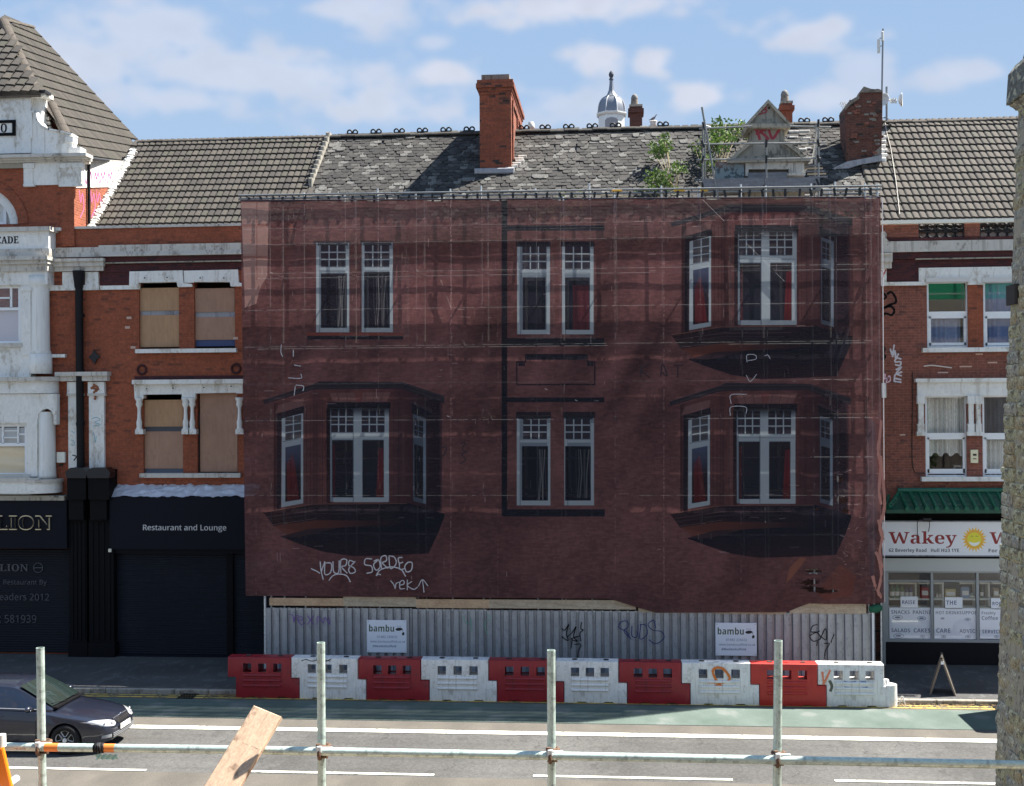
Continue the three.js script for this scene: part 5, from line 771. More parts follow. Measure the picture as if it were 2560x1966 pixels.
// ------------------------------------------------------------------ scaffolding
const ZO = ZS - .2, ZI = ZS - 1.35;                     // outer and inner rows of standards
{
  const S = thing('scaffolding', 'tall galvanised tube scaffolding with boarded lifts in front of the derelict house', 'scaffolding', [-1.6, 0, ZO]);
  const T = (name, a, b, r = .0242, m = M.galv) => part(S, name, tube(a, b, r, 9), m);
  const xs = [674, 760, 862, 945, 1040, 1127, 1204, 1340, 1400, 1475, 1536, 1655, 1750, 1854, 1916, 2030, 2090, 2165, 2196].map((x) => onZ(x, 700, ZO).x), xL = onZ(612, 700, ZO).x, xR = xs.at(-1), yT = onZ(1400, 478, ZO).y;
  const tops = [0, .12, .05, .2, .02, .14, .2, .1, .05, .22, .06, .1, .04, .08, .03, .06, .1, .04, .02];
  xs.forEach((x, i) => { T('standard', V3(x, PAV, ZO), V3(x, yT + tops[i] * .9, ZO)); if (i % 2 === 0) T('standard', V3(x + .05, PAV, ZI), V3(x + .05, yT + .05, ZI)); });
  const lifts = [onZ(1400, 675, ZO).y, onZ(1400, 862, ZO).y, onZ(1400, 1050, ZO).y, onZ(1400, 1240, ZO).y, onZ(1400, 1430, ZO).y];
  for (const y of [yT, onZ(1400, 487, ZO).y]) T('ledger', V3(xL - .15, y + .06, ZO + .05), V3(xR + .1, y - .05, ZO + .05), .027, M.galvOld);
  for (const y of [561, 569, 601]) T('guard_rail', V3(xL, onZ(1400, y, ZO).y, ZO + .05), V3(xR, onZ(1400, y, ZO).y, ZO + .05));
  for (const y of lifts) { T('ledger', V3(xL, y, ZO + .05), V3(xR, y, ZO + .05)); T('ledger', V3(xL, y, ZI), V3(xR, y, ZI)); for (let i = 0; i < xs.length; i += 2) T('transom', V3(xs[i], y + .05, ZI - .1), V3(xs[i], y + .05, ZO + .08)); for (let k = 0; k < (y === lifts[0] ? 3 : 4); k++) part(S, 'scaffold_board', box(xL, xR, y + .075, y + .115, ZI + .08 + k * .28, ZI + .08 + k * .28 + .225), M.board); T('guard_rail', V3(xL, y + 1, ZO + .05), V3(xR, y + 1, ZO + .05)); }
  // braces seen through the sheet
  for (const [a, b] of [[[768, 515], [737, 672]], [[1025, 515], [1010, 672]], [[1322, 520], [1309, 672]], [[1533, 500], [1524, 672]], [[1755, 500], [1960, 705]], [[2195, 620], [2060, 1000]], [[1100, 700], [1240, 1080]]]) T('brace', onZ(...a, ZO + .06), onZ(...b, ZO + .06), .024);
  // couplers and short ties along the top
  const cg = new THREE.BoxGeometry(.055, .2, .07);
  for (let i = 0; i < 54; i++) { const x = lerp(xL, xR, (i + .5) / 54) + rr(-.04, .04), y = onZ(1400, 492, ZO).y; placed(S, 'coupler', cg, M.iron, new THREE.Matrix4().makeRotationZ(rr(-.25, .25)).setPosition(x, lerp(y + .05, y - .05, i / 54), ZO + .06)); }
  for (const [x0, x1] of [[1455, 1475], [1610, 1632], [1676, 1690]]) T('yellow_sleeve', onZ(x0 + 75, 477, ZO + .06), onZ(x1 + 80, 477, ZO + .06), .03, plain(206, 160, 60));
  // the tower round the dormer
  const ZD = ZF + .55, D = (a, b, r, z = ZD) => T('standard', onZ(...a, z), onZ(...b, z), r, M.galvOld);
  D([1757, 305], [1757, 520], .026); D([1762, 310], [1764, 520], .026, ZD - 1.0); D([1916, 352], [1916, 520], .026); D([1922, 360], [1922, 520], .026, ZD - .9); D([2046, 305], [2047, 520], .026); D([2041, 312], [2036, 520], .026, ZD - 1.0);
  T('leaning_tube', onZ(1755, 268, ZD + .1), onZ(1796, 500, ZD + .1), .03, M.galvOld);
  for (const [x0, y0, x1, y1, m] of [[1742, 361, 2066, 357], [1742, 400, 2052, 396], [1752, 474, 2052, 471], [1748, 322, 1880, 316], [1976, 316, 2078, 318]]) T('guard_rail', onZ(x0, y0, ZD + .05), onZ(x1, y1, ZD + .05), .026, M.galvOld);
  T('transom', onZ(2047, 312, ZD), onZ(2030, 408, ZD - 1)); T('transom', onZ(1757, 312, ZD + .05), onZ(1776, 318, ZD - 1));
  part(S, 'toe_board', pbox(1758, 446, 1911, 469, ZD + .09, .035), M.boardGrey); part(S, 'toe_board', pbox(1913, 444, 2050, 467, ZD + .085, .035), M.boardGrey);
  part(S, 'toe_board', pbox(1870, 431, 1968, 446, ZD - .1, .035), M.boardGrey);
  for (let k = 0; k < 4; k++) { const q = prect(1755, 468, 2052, 471, ZD); part(S, 'scaffold_board', box(q[0], q[1], q[2] - .02, q[2] + .02, ZD - .28 - k * .24, ZD - .28 - k * .24 + .225), M.boardGrey); }
  for (const [x, y] of [[1757, 360], [1757, 399], [1916, 359], [1916, 398], [2046, 358], [2046, 397], [2046, 308], [1760, 316], [1757, 466], [1910, 472], [2036, 468], [2044, 456]]) { const c = onZ(x, y, ZD + .06); placed(S, 'coupler', cg, M.iron, new THREE.Matrix4().makeRotationZ(rr(-.4, .4)).setPosition(c)); }
  // rails carrying on across to the roof at the far end
  for (const y of [478, 490]) T('ledger', onZ(2050, y - 3, ZO - .3), onZ(2200, y - 6, ZO - .3), .027, M.galvOld);
}

// ------------------------------------------------------------------ the printed sheet hung on the scaffolding
{
  const tl = onZ(601, 503, ZS), tr = onZ(2202, 494, ZS), bl = onZ(614, 1491, ZS), br = onZ(2208, 1506, ZS);
  const x0 = tl.x, x1 = tr.x, yTop = tl.y + .02, yBot = onZ(1800, 1536, ZS).y, CW = 2048, CH = Math.round(2048 * (yTop - yBot) / (x1 - x0));
  const bottom = [[600, 1490], [1525, 1498], [1570, 1512], [1640, 1533], [1970, 1531], [2024, 1509], [2170, 1511], [2212, 1505]].map(([x, y]) => onZ(x, y, ZS));
  const sx = (px, py) => (onZ(px, py, ZS).x - x0) / (x1 - x0) * CW, sy = (px, py) => (yTop - onZ(px, py, ZS).y) / (yTop - yBot) * CH;
  // the print on the sheet: a photograph of the house front
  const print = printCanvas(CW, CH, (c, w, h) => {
    const img = c.createImageData(w, h), d = img.data, q = onZ(1255, 700, ZS);
    for (let j = 0; j < h; j++) for (let i = 0; i < w; i++) {
      const u = i / w, v = j / h, k = (j * w + i) * 4, row = Math.floor(j / 5.5), br2 = hash(Math.floor((i + (row % 2) * 9) / 19), row, 3), mort = j % 5.5 < 1 ? -7 : 0;
      const big = fbm(u * 14, v * 9, 64, 5, 4), streak = fbm(u * 26 + v * 9, v * 5 - u * 4, 64, 9, 3), fine = fbm(u * 260, v * 160, 512, 12, 2), band = fbm(v * 16, 3.3, 64, 17, 3);
      const t = (br2 - .5) * 13 + (big - .5) * 34 + (streak - .5) * (22 + 34 * step(.12, .3, v) * step(.62, .45, v)) + (fine - .5) * 16 + mort + (band - .5) * 22;
      d[k] = clamp(99 + t * 1.1, 0, 255); d[k + 1] = clamp(67 + t * .74, 0, 255); d[k + 2] = clamp(67 + t * .7, 0, 255); d[k + 3] = 255;
    }
    c.putImageData(img, 0, 0);
    const S = ([x, y]) => [sx(x, y), sy(x, y)];
    const fill = (pts, col, a = 1) => { c.globalAlpha = a; c.fillStyle = col; c.beginPath(); pts.forEach((p, i) => { const [x, y] = S(p); i ? c.lineTo(x, y) : c.moveTo(x, y); }); c.closePath(); c.fill(); c.globalAlpha = 1; };
    const R = (a, b, e, f, col, al) => fill([[a, b], [e, b], [e, f], [a, f]], col, al);
    const line = (pts, col, lw, a = 1) => { c.globalAlpha = a; c.strokeStyle = col; c.lineWidth = lw; c.beginPath(); pts.forEach((p, i) => { const [x, y] = S(p); i ? c.lineTo(x, y) : c.moveTo(x, y); }); c.stroke(); c.globalAlpha = 1; };
    const INK = '#23232d', FR = '#989fa5', FR2 = '#727b84', PANE = '#22232d';
    const grid = (a, b, e, f, nx, ny) => { R(a, b, e, f, '#34303a'); for (let i = 1; i < nx; i++) { const x = lerp(a, e, i / nx); R(x - 1.6, b, x + 1.6, f, FR); } for (let j = 1; j < ny; j++) { const y = lerp(b, f, j / ny); R(a, y - 1.6, e, y + 1.6, FR); } };
    const pair = (o, fr, gr, pn, dy, tone) => { R(fr[0], fr[1], fr[2], fr[3], FR2); R(fr[0], fr[1] + 6, fr[0] + 7, fr[3], FR); R(fr[2] - 8, fr[1] + 16, fr[2], fr[3], FR); R(fr[0] + 8, gr[3] + 2, fr[2], gr[3] + 9, FR); grid(...gr, 3, 3); R(...pn, PANE); R(fr[0] + 10, pn[3], fr[2], fr[3], FR); R(fr[0] + 4, fr[1], fr[2] - 4, fr[1] + 7, INK, .75); };
    const veil = (a, b, e, f) => { for (let i = 0; i < 7; i++) { const x = lerp(a, e, i / 6); line([[x + Math.sin(i * 3) * 3, b], [x + Math.sin(i) * 3, (b + f) / 2], [x + Math.cos(i * 2) * 4, f]], '#8d8884', 1.5 + (i % 3), .35 + .1 * (i % 3)); } };
    const red = (a, b, e, f) => { R(a, b, e, f, '#552a30', .85); for (let i = 0; i < 5; i++) { const x = lerp(a + 2, e - 2, i / 4); line([[x, b], [x + 3, f]], i % 2 ? '#3c1a20' : '#6a2e36', 3, .6); } };
    // recess lines, pipe and bands of the middle bay
    R(1254, 498, 1268, 1290, '#1d2029', .93); for (const [a, b, e, f] of [[1266, 564, 1511, 577], [1266, 846, 1511, 865], [1266, 994, 1511, 1006], [1258, 1274, 1512, 1292]]) R(a, b, e, f, '#1f222c', .9);
    line([[1292, 962], [1292, 905], [1314, 905], [1314, 887], [1468, 887], [1468, 905], [1487, 905], [1487, 962], [1292, 962]], '#23232c', 4, .9); R(1316, 888, 1466, 900, '#20232d', .9); R(1296, 907, 1312, 916, '#20232d', .8); R(1468, 907, 1484, 916, '#20232d', .8);
    R(766, 832, 1008, 840, '#7a4038', .8); R(768, 840, 1008, 849, '#1f222c', .85); R(784, 602, 876, 612, INK, .6); R(900, 602, 985, 612, INK, .6);
    pair(0, [790, 607, 873, 831], [802, 613, 864, 667], [802, 684, 867, 820]); veil(842, 690, 862, 818); pair(0, [904, 607, 982, 831], [911, 613, 973, 667], [910, 680, 974, 820]); veil(934, 690, 968, 815);
    pair(0, [1293, 606, 1375, 836], [1306, 616, 1366, 673], [1307, 694, 1364, 825]); pair(0, [1405, 606, 1484, 836], [1413, 616, 1475, 673], [1413, 694, 1474, 825]); red(1432, 713, 1472, 825); R(1290, 604, 1376, 617, INK, .85); R(1402, 604, 1486, 617, INK, .85);
    pair(0, [1292, 1042, 1376, 1264], [1308, 1046, 1367, 1098], [1305, 1116, 1370, 1252]); veil(1344, 1124, 1364, 1250); pair(0, [1411, 1042, 1485, 1264], [1414, 1046, 1475, 1098], [1413, 1116, 1477, 1252]); veil(1440, 1124, 1476, 1246); R(1290, 1030, 1378, 1046, INK, .85); R(1408, 1030, 1488, 1046, INK, .85);
    const grad = (pts, stops, horizontal) => { const q = pts.map(S), xs2 = q.map((v) => v[0]), ys2 = q.map((v) => v[1]), x0g = Math.min(...xs2), x1g = Math.max(...xs2), y0g = Math.min(...ys2), y1g = Math.max(...ys2), gr = horizontal ? c.createLinearGradient(x0g, 0, x1g, 0) : c.createLinearGradient(0, y0g, 0, y1g); stops.forEach(([t, col]) => gr.addColorStop(t, col)); c.fillStyle = gr; c.beginPath(); q.forEach((v, i) => (i ? c.lineTo(...v) : c.moveTo(...v))); c.closePath(); c.fill(); };
    const bay = (dx, dy) => {
      const o = (pts) => pts.map(([x, y]) => [x + dx, y + dy]), r = (a, b, e, f, col, al) => R(a + dx, b + dy, e + dx, f + dy, col, al);
      // printed faces of the bay: splay, front, far splay
      grad(o([[1704, 566], [1802, 534], [1802, 826], [1704, 838]]), [[0, 'rgba(40,30,36,.75)'], [.18, 'rgba(70,44,46,.35)'], [1, 'rgba(64,38,40,.3)']], true);
      grad(o([[1802, 530], [2022, 528], [2022, 818], [1802, 824]]), [[0, 'rgba(46,32,38,.5)'], [.12, 'rgba(80,46,46,.25)'], [.8, 'rgba(72,42,44,.25)'], [1, 'rgba(40,30,38,.6)']], true);
      grad(o([[2022, 528], [2126, 562], [2124, 838], [2022, 818]]), [[0, 'rgba(58,38,42,.6)'], [.35, 'rgba(44,34,42,.75)'], [.9, 'rgba(32,30,40,.85)'], [1, 'rgba(40,32,40,.4)']], true);
      // cornice with its mouldings
      fill(o([[1676, 558], [1802, 518], [1818, 511], [2026, 513], [2132, 548], [2130, 566], [2024, 529], [1806, 531], [1680, 568]]), '#2a2a33', .9);
      line(o([[1680, 556], [1804, 518], [2026, 516], [2130, 550]]), '#5d4e50', 1.6, .7); line(o([[1682, 564], [1806, 527], [2024, 525], [2128, 560]]), '#4a4046', 1.4, .7); for (let i = 0; i < 26; i++) line(o([[1690 + i * 4.4, 558 - i * 1.33], [1692 + i * 4.4, 562 - i * 1.33]]), '#6a5a58', 1.3, .6);
      // stone heads with radiating joints
      fill(o([[1706, 592], [1716, 570], [1780, 552], [1776, 574]]), '#7d5f5e', .6); fill(o([[1844, 540], [1996, 538], [1986, 562], [1852, 563]]), '#7a5a59', .62); for (const [x0c, x1c] of [[1862, 1868], [1886, 1889], [1911, 1912], [1934, 1932], [1956, 1951], [1978, 1970]]) line(o([[x0c, 540], [x1c, 562]]), '#55393a', 2.2, .8); fill(o([[1905, 534], [1927, 534], [1923, 563], [1909, 563]]), '#6a3f3e', .8); fill(o([[2046, 560], [2100, 580], [2096, 604], [2050, 588]]), '#40343c', .8);
      // recess shade printed round the openings
      r(1838, 563, 1996, 580, INK, .92); grad(o([[1836, 578], [1846, 578], [1846, 816], [1836, 816]]), [[0, 'rgba(30,28,36,.9)'], [1, 'rgba(40,30,36,.6)']]); fill(o([[1712, 592], [1780, 572], [1780, 592], [1724, 606], [1722, 830], [1712, 832]]), INK, .85); fill(o([[2048, 566], [2098, 588], [2098, 606], [2050, 592]]), INK, .9);
      for (const x of [1786, 1796, 1812, 1826, 2004, 2016, 2100, 2112]) line(o([[x, 566 + (x > 2020 ? 24 : 0)], [x, 818 + (x > 2090 ? 14 : 0)]]), '#2e242b', 1.8, .55);
      fill(o([[1724, 604], [1778, 590], [1778, 816], [1723, 826]]), FR); fill(o([[1733, 602], [1773, 594], [1773, 652], [1733, 659]]), '#4a484e'); for (const t of [.33, .66]) fill(o([[1733, 600 + t * 58], [1773, 594 + t * 58], [1773, 597 + t * 58], [1733, 603 + t * 58]]), FR); r(1752, 596, 1755, 656, FR); grad(o([[1733, 676], [1772, 668], [1772, 806], [1733, 812]]), [[0, '#4a5066'], [.3, '#3a3c4c'], [.5, '#2e2830'], [1, '#2a2026']]); grad(o([[1737, 716], [1752, 690], [1758, 720], [1768, 806], [1738, 809]]), [[0, 'rgba(120,60,70,.5)'], [.4, 'rgba(92,42,46,.85)'], [1, 'rgba(86,36,40,.9)']]); line(o([[1746, 706], [1748, 806]]), '#44181c', 3, .6); line(o([[1758, 740], [1760, 804]]), '#44181c', 2.5, .6); line(o([[1726, 662], [1776, 653]]), '#5f6870', 2, .9);
      r(1845, 577, 1992, 812, FR2); r(1904, 577, 1926, 812, FR); r(1980, 580, 1992, 812, FR); r(1850, 640, 1990, 656, FR); r(1853, 800, 1990, 813, FR); grid(1848 + dx, 580 + dy, 1903 + dx, 638 + dy, 3, 3); grid(1924 + dx, 580 + dy, 1981 + dx, 638 + dy, 3, 3); grad(o([[1850, 658], [1903, 658], [1903, 801], [1850, 801]]), [[0, '#2b282f'], [1, '#232530']]); grad(o([[1926, 658], [1979, 658], [1979, 801], [1926, 801]]), [[0, '#2b282f'], [1, '#232530']]); grad(o([[1966, 680], [1979, 676], [1979, 801], [1960, 801]]), [[0, '#552830'], [.6, '#5e2a30'], [1, '#482226']]); line(o([[1971, 690], [1969, 800]]), '#4a171b', 2.2, .7); r(1851, 670, 1858, 801, '#4c2428', .7); grad(o([[1842, 574], [1996, 574], [1996, 600], [1842, 600]]), [[0, 'rgba(30,30,38,.95)'], [.4, 'rgba(30,30,38,.6)'], [1, 'rgba(30,30,38,0)']]); r(1902, 640, 1904, 812, '#4f5861', .8); line(o([[1850, 648], [1990, 648]]), '#5c656d', 1.6, .9);
      fill(o([[2053, 592], [2085, 604], [2085, 818], [2053, 810]]), '#4d545f'); fill(o([[2056, 602], [2078, 610], [2078, 652], [2056, 646]]), '#2c2c34'); line(o([[2066, 600], [2066, 650]]), '#5a626c', 2, .9); line(o([[2056, 618], [2078, 625]]), '#5a626c', 2, .9); line(o([[2056, 633], [2078, 639]]), '#5a626c', 2, .9); fill(o([[2056, 668], [2078, 674], [2078, 806], [2056, 800]]), '#26262e'); grad(o([[2078, 606], [2085, 608], [2085, 818], [2078, 816]]), [[0, '#5a626e'], [.5, '#737d8a'], [1, '#6a7480']]);
      // moulded sill, curved soffit and the printed shade below
      grad(o([[1678, 838], [1802, 817], [2036, 814], [2132, 842], [2124, 862], [2096, 886], [1760, 884], [1704, 873]]), [[0, 'rgba(50,38,42,.92)'], [.35, 'rgba(40,36,44,.92)'], [1, 'rgba(30,32,42,.96)']], true);
      line(o([[1680, 838], [1802, 818], [2036, 816]]), '#8a5c52', 2.4, .75); line(o([[1688, 850], [1808, 833], [1980, 832]]), '#5c4a4c', 1.8, .8); line(o([[1694, 858], [1808, 842], [1960, 842]]), '#493d44', 1.5, .8); line(o([[1702, 869], [1810, 854]]), '#6a5656', 1.6, .8);
      grad(o([[1704, 872], [1808, 858], [2014, 860], [2030, 866], [1960, 876], [1800, 880], [1740, 896]]), [[0, 'rgba(104,62,54,.85)'], [.4, 'rgba(104,58,50,.7)'], [.9, 'rgba(70,44,44,.3)'], [1, 'rgba(60,40,42,0)']], true);
      grad(o([[1720, 899], [1790, 880], [2010, 870], [2132, 846], [2118, 884], [2092, 941], [1990, 946], [1900, 948], [1830, 938], [1770, 918]]), [[0, 'rgba(32,34,44,.93)'], [.55, 'rgba(34,34,44,.93)'], [1, 'rgba(40,34,42,.86)']]);
      fill(o([[1724, 899], [1790, 879], [1880, 873], [1840, 884], [1770, 900]]), '#5a3a3a', .35);
    };
    bay(0, 0); bay(-3, 447); bay(-1020, 443);
    // strip at one end paler with backlight painted into the print; faded blotches
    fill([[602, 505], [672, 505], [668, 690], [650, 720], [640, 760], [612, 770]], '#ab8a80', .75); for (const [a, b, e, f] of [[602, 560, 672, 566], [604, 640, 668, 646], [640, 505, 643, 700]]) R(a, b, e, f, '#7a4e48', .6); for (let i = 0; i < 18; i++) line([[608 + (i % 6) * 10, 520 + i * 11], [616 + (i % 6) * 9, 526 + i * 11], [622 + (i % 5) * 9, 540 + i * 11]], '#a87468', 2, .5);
    for (let i = 0; i < 70; i++) { const x = 1330 + rr(0, 130), y = 505 + rr(0, 44); line([[x, y], [x + rr(-8, 8), y + rr(3, 9)]], '#8a7a52', 2, .4); } for (let i = 0; i < 40; i++) { const x = 1530 + rr(0, 90), y = 590 + rr(0, 40); line([[x, y], [x + rr(-8, 8), y + rr(3, 7)]], '#7d7058', 2, .35); } for (let i = 0; i < 60; i++) { const x = 2050 + rr(0, 90), y = 520 + rr(0, 36); line([[x, y], [x + rr(-10, 10), y + rr(2, 7)]], '#3c4234', 2.5, .6); }
    // welded seams, scuffs and eyelets
    for (const x of [640, 945, 1127, 1245, 1538, 1660, 1853, 2165]) for (let y = 500; y < 1490; y += 11) if (rnd() < (x === 1127 || x === 1660 ? .9 : .5)) line([[x + rr(-.8, .8), y], [x + rr(-.8, .8), y + rr(5, 11)]], '#b58d88', x === 1127 || x === 1660 ? 2.6 : 1.4, rr(.25, .7));
    for (let i = 0; i < 190; i++) { const x = rr(605, 2195), y = 505 + Math.pow(rnd(), 1.6) * 960; const hz = rnd() < .5; line([[x, y], hz ? [x + rr(5, 26), y + rr(-1, 1)] : [x + rr(-1, 1), y + rr(5, 24)]], '#cdb8b2', rr(1, 2), rr(.2, .7)); }
    for (let i = 0; i < 60; i++) { const x = rr(2090, 2200), y = rr(1150, 1490); line([[x, y], [x + rr(-16, 16), y + rr(-4, 8)]], '#d0b4aa', rr(1, 2), rr(.3, .8)); } fill([[1965, 1460], [1975, 1420], [2000, 1395], [2016, 1396], [2006, 1412], [1985, 1440]], '#96604a', .7); fill([[2100, 1410], [2140, 1440], [2130, 1490], [2060, 1500], [2040, 1480]], '#7a4438', .6); fill([[2168, 1040], [2190, 1060], [2196, 1300], [2180, 1480], [2166, 1300]], '#544a52', .5);
    for (const [x, y] of [[1365, 972], [1370, 832], [1120, 1040], [1440, 1000]]) line([[x - 3, y], [x + 4, y + 3]], '#d8ccc6', 2.5, .8);
    // torn holes
    c.globalCompositeOperation = 'destination-out'; c.globalAlpha = 1; for (const [x, y, a, b, r] of [[2104, 1251, 16, 8, .1], [2098, 1198, 11, 7, .2], [2114, 1278, 9, 6, 0], [2034, 1428, 18, 6, .05], [2026, 1456, 20, 7, -.1], [2040, 1474, 34, 7, .12], [2070, 1478, 22, 4, -.1], [1912, 1274, 3, 3, 0], [1915, 1305, 2.5, 2.5, 0], [1538, 1045, 2.5, 2.5, 0], [2041, 1274, 4, 3, 0]]) { const [X, Y] = S([x, y]), k = CW / (PW * .628); c.beginPath(); for (let i = 0; i <= 22; i++) { const t = i / 22 * 6.283, q2 = 1 + .35 * Math.sin(i * 2.3 + x) * (i % 22 ? 1 : 1), xx = a * k * q2 * Math.cos(t), yy = b * k * q2 * Math.sin(t); c.lineTo(X + xx * Math.cos(r) - yy * Math.sin(r), Y + xx * Math.sin(r) + yy * Math.cos(r)); } c.fill(); } c.globalCompositeOperation = 'source-over';
  });
  print.wrapS = print.wrapT = THREE.ClampToEdgeWrapping;
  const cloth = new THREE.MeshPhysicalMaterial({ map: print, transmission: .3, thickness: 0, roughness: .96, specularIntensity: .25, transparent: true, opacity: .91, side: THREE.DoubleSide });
  const wrap = thing('printed_scaffold_sheet', 'large brown-red mesh sheet printed with brickwork and bay windows, hung over scaffolding', 'banner', [(x0 + x1) / 2, yBot, ZS]);
  const nx = 180, ny = 90, g = new THREE.PlaneGeometry(1, 1, nx, ny), a = g.attributes.position, uv = g.attributes.uv;
  const bot = (x) => { for (let i = 1; i < bottom.length; i++) if (x <= bottom[i].x || i === bottom.length - 1) { const t = clamp((x - bottom[i - 1].x) / (bottom[i].x - bottom[i - 1].x)); return lerp(bottom[i - 1].y, bottom[i].y, t); } };
  const xEdgeL = (t) => lerp(bl.x, tl.x, t), xEdgeR = (t) => lerp(br.x, tr.x, t) - .05 * Math.max(0, 1 - Math.abs(t - .25) * 4) * fbm(t * 30, 1, 64, 4, 2);
  for (let i = 0; i < a.count; i++) {
    const s = a.getX(i) + .5, t = a.getY(i) + .5, x = lerp(xEdgeL(t), xEdgeR(t), s), top = lerp(tl.y, tr.y, s) + .018 * Math.sin(s * 57) + .02 * Math.sin(s * 131 + 1), y = lerp(bot(x), top, t);
    const slack = .018 + .16 * step(.72, 1, s) * step(.5, .05, t) + .1 * step(.93, 1, s) * step(.75, .2, t);
    const z = ZS + slack * (fbm(x * 1.3 + 50, y * .8, 256, 3, 4) - .5) * 1.6 + .006 * Math.sin(x * 3.7 + y * .3);
    a.setXYZ(i, x, y, Math.max(z, ZO + .15)); uv.setXY(i, (x - x0) / (x1 - x0), (y - yBot) / (yTop - yBot));
  }
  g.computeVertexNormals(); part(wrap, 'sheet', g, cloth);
  part(wrap, 'top_hem', curveTube([0, .25, .5, .75, 1].map((t) => V3(lerp(tl.x, tr.x, t), lerp(tl.y, tr.y, t) + .012, ZS + .02)), .02, 60), plain(40, 34, 50));
  part(wrap, 'edge_rope', curveTube([0, .3, .6, 1].map((t) => V3(lerp(br.x, tr.x, t) + .04, lerp(br.y, tr.y, t), ZS + .01)), .013, 30), plain(214, 204, 204));
  const rag = plain(168, 116, 104, { side: THREE.DoubleSide });
  for (const l of [[[2204, 1052], [2200, 1090], [2196, 1130], [2202, 1168], [2198, 1230], [2204, 1262]], [[2202, 1140], [2208, 1200], [2212, 1260], [2206, 1300]], [[2196, 1300], [2206, 1340], [2200, 1380], [2206, 1420]], [[2190, 1380], [2198, 1400], [2204, 1440], [2196, 1480], [2206, 1496]], [[2182, 1440], [2190, 1470], [2202, 1488]], [[2206, 1290], [2200, 1320], [2208, 1350]]]) part(wrap, 'torn_strip', ribbon(smooth(l.map(([x, y]) => onZ(x, y, ZS + rr(.06, .2)))), .07), rag);
  const white = plain(184, 180, 184, { roughness: .7 }), gz = ZS + .17;
  // sprayed tags
  const Y1 = [[[777, 1422], [790, 1428], [800, 1434]], [[800, 1404], [803, 1430], [808, 1450]], [[803, 1430], [812, 1404]], [[812, 1408], [828, 1410], [826, 1432], [812, 1436], [812, 1408]], [[832, 1404], [834, 1430], [846, 1432], [848, 1402]], [[852, 1434], [852, 1402], [866, 1400], [864, 1414], [854, 1418], [868, 1434]], [[886, 1406], [874, 1402], [872, 1414], [884, 1420], [888, 1430], [876, 1434], [872, 1422], [888, 1404]], [[822, 1452], [832, 1440], [848, 1436], [866, 1440], [876, 1456]]];
  sprayed(wrap, 'graffiti', Y1, gz, .029, white); 
  const Y2 = [[[930, 1398], [914, 1398], [912, 1412], [928, 1416], [930, 1430], [916, 1434]], [[934, 1404], [946, 1400], [950, 1418], [940, 1426], [934, 1412], [946, 1400]], [[954, 1424], [952, 1396], [964, 1390], [966, 1402], [956, 1408], [970, 1422]], [[972, 1392], [976, 1422], [990, 1410], [986, 1394], [972, 1390]], [[1006, 1394], [996, 1396], [998, 1408], [1008, 1406]], [[998, 1408], [1000, 1424], [1012, 1422]], [[1020, 1406], [1030, 1408], [1028, 1426], [1016, 1430], [1012, 1416], [1020, 1406]], [[940, 1440], [950, 1426], [976, 1418], [1002, 1424], [1014, 1442]], [[940, 1440], [946, 1436], [952, 1438]]];
  sprayed(wrap, 'graffiti', Y2, gz, .029, white);
  sprayed(wrap, 'graffiti', [[[976, 1452], [984, 1462], [988, 1472], [990, 1460], [998, 1456]], [[1000, 1464], [1010, 1460], [1008, 1452], [1000, 1456], [1000, 1472], [1012, 1472]], [[1018, 1450], [1018, 1476]], [[1030, 1454], [1018, 1464], [1034, 1474], [1044, 1468]], [[1046, 1466], [1056, 1450], [1070, 1466]], [[1056, 1450], [1060, 1482]]], gz, .024, white);
  for (const l of [[[703, 862], [702, 880], [706, 892]], [[733, 875], [733, 892]], [[735, 913], [752, 916]], [[720, 945], [752, 946], [752, 935]], [[738, 965], [735, 990]], [[740, 963], [758, 966], [757, 978]]]) sprayed(wrap, 'graffiti', [l], ZS + .08, .02, white); for (const l of [[[1828, 1010], [1828, 988], [1868, 986]], [[1826, 1040], [1828, 1018], [1864, 1018], [1866, 1034]], [[1868, 906], [1868, 888], [1888, 888], [1890, 898], [1870, 902]], [[1912, 890], [1920, 888], [1926, 898]], [[1866, 938], [1876, 954], [1892, 936]]]) sprayed(wrap, 'graffiti', [l], ZS + .08, .014, white);
  const ink = plain(44, 34, 40); sprayed(wrap, 'graffiti', [[[1604, 908], [1602, 945]], [[1622, 910], [1604, 926], [1624, 944]], [[1652, 942], [1656, 910], [1668, 940], [1652, 930]], [[1684, 914], [1708, 914]], [[1696, 914], [1694, 945]]], ZS + .08, .03, ink); sprayed(wrap, 'graffiti', [[[1150, 1110], [1162, 1108], [1156, 1124], [1166, 1130], [1154, 1136], [1164, 1150], [1150, 1160]], [[1104, 1120], [1116, 1118], [1112, 1134], [1102, 1144]]], ZS + .08, .03, ink);
}

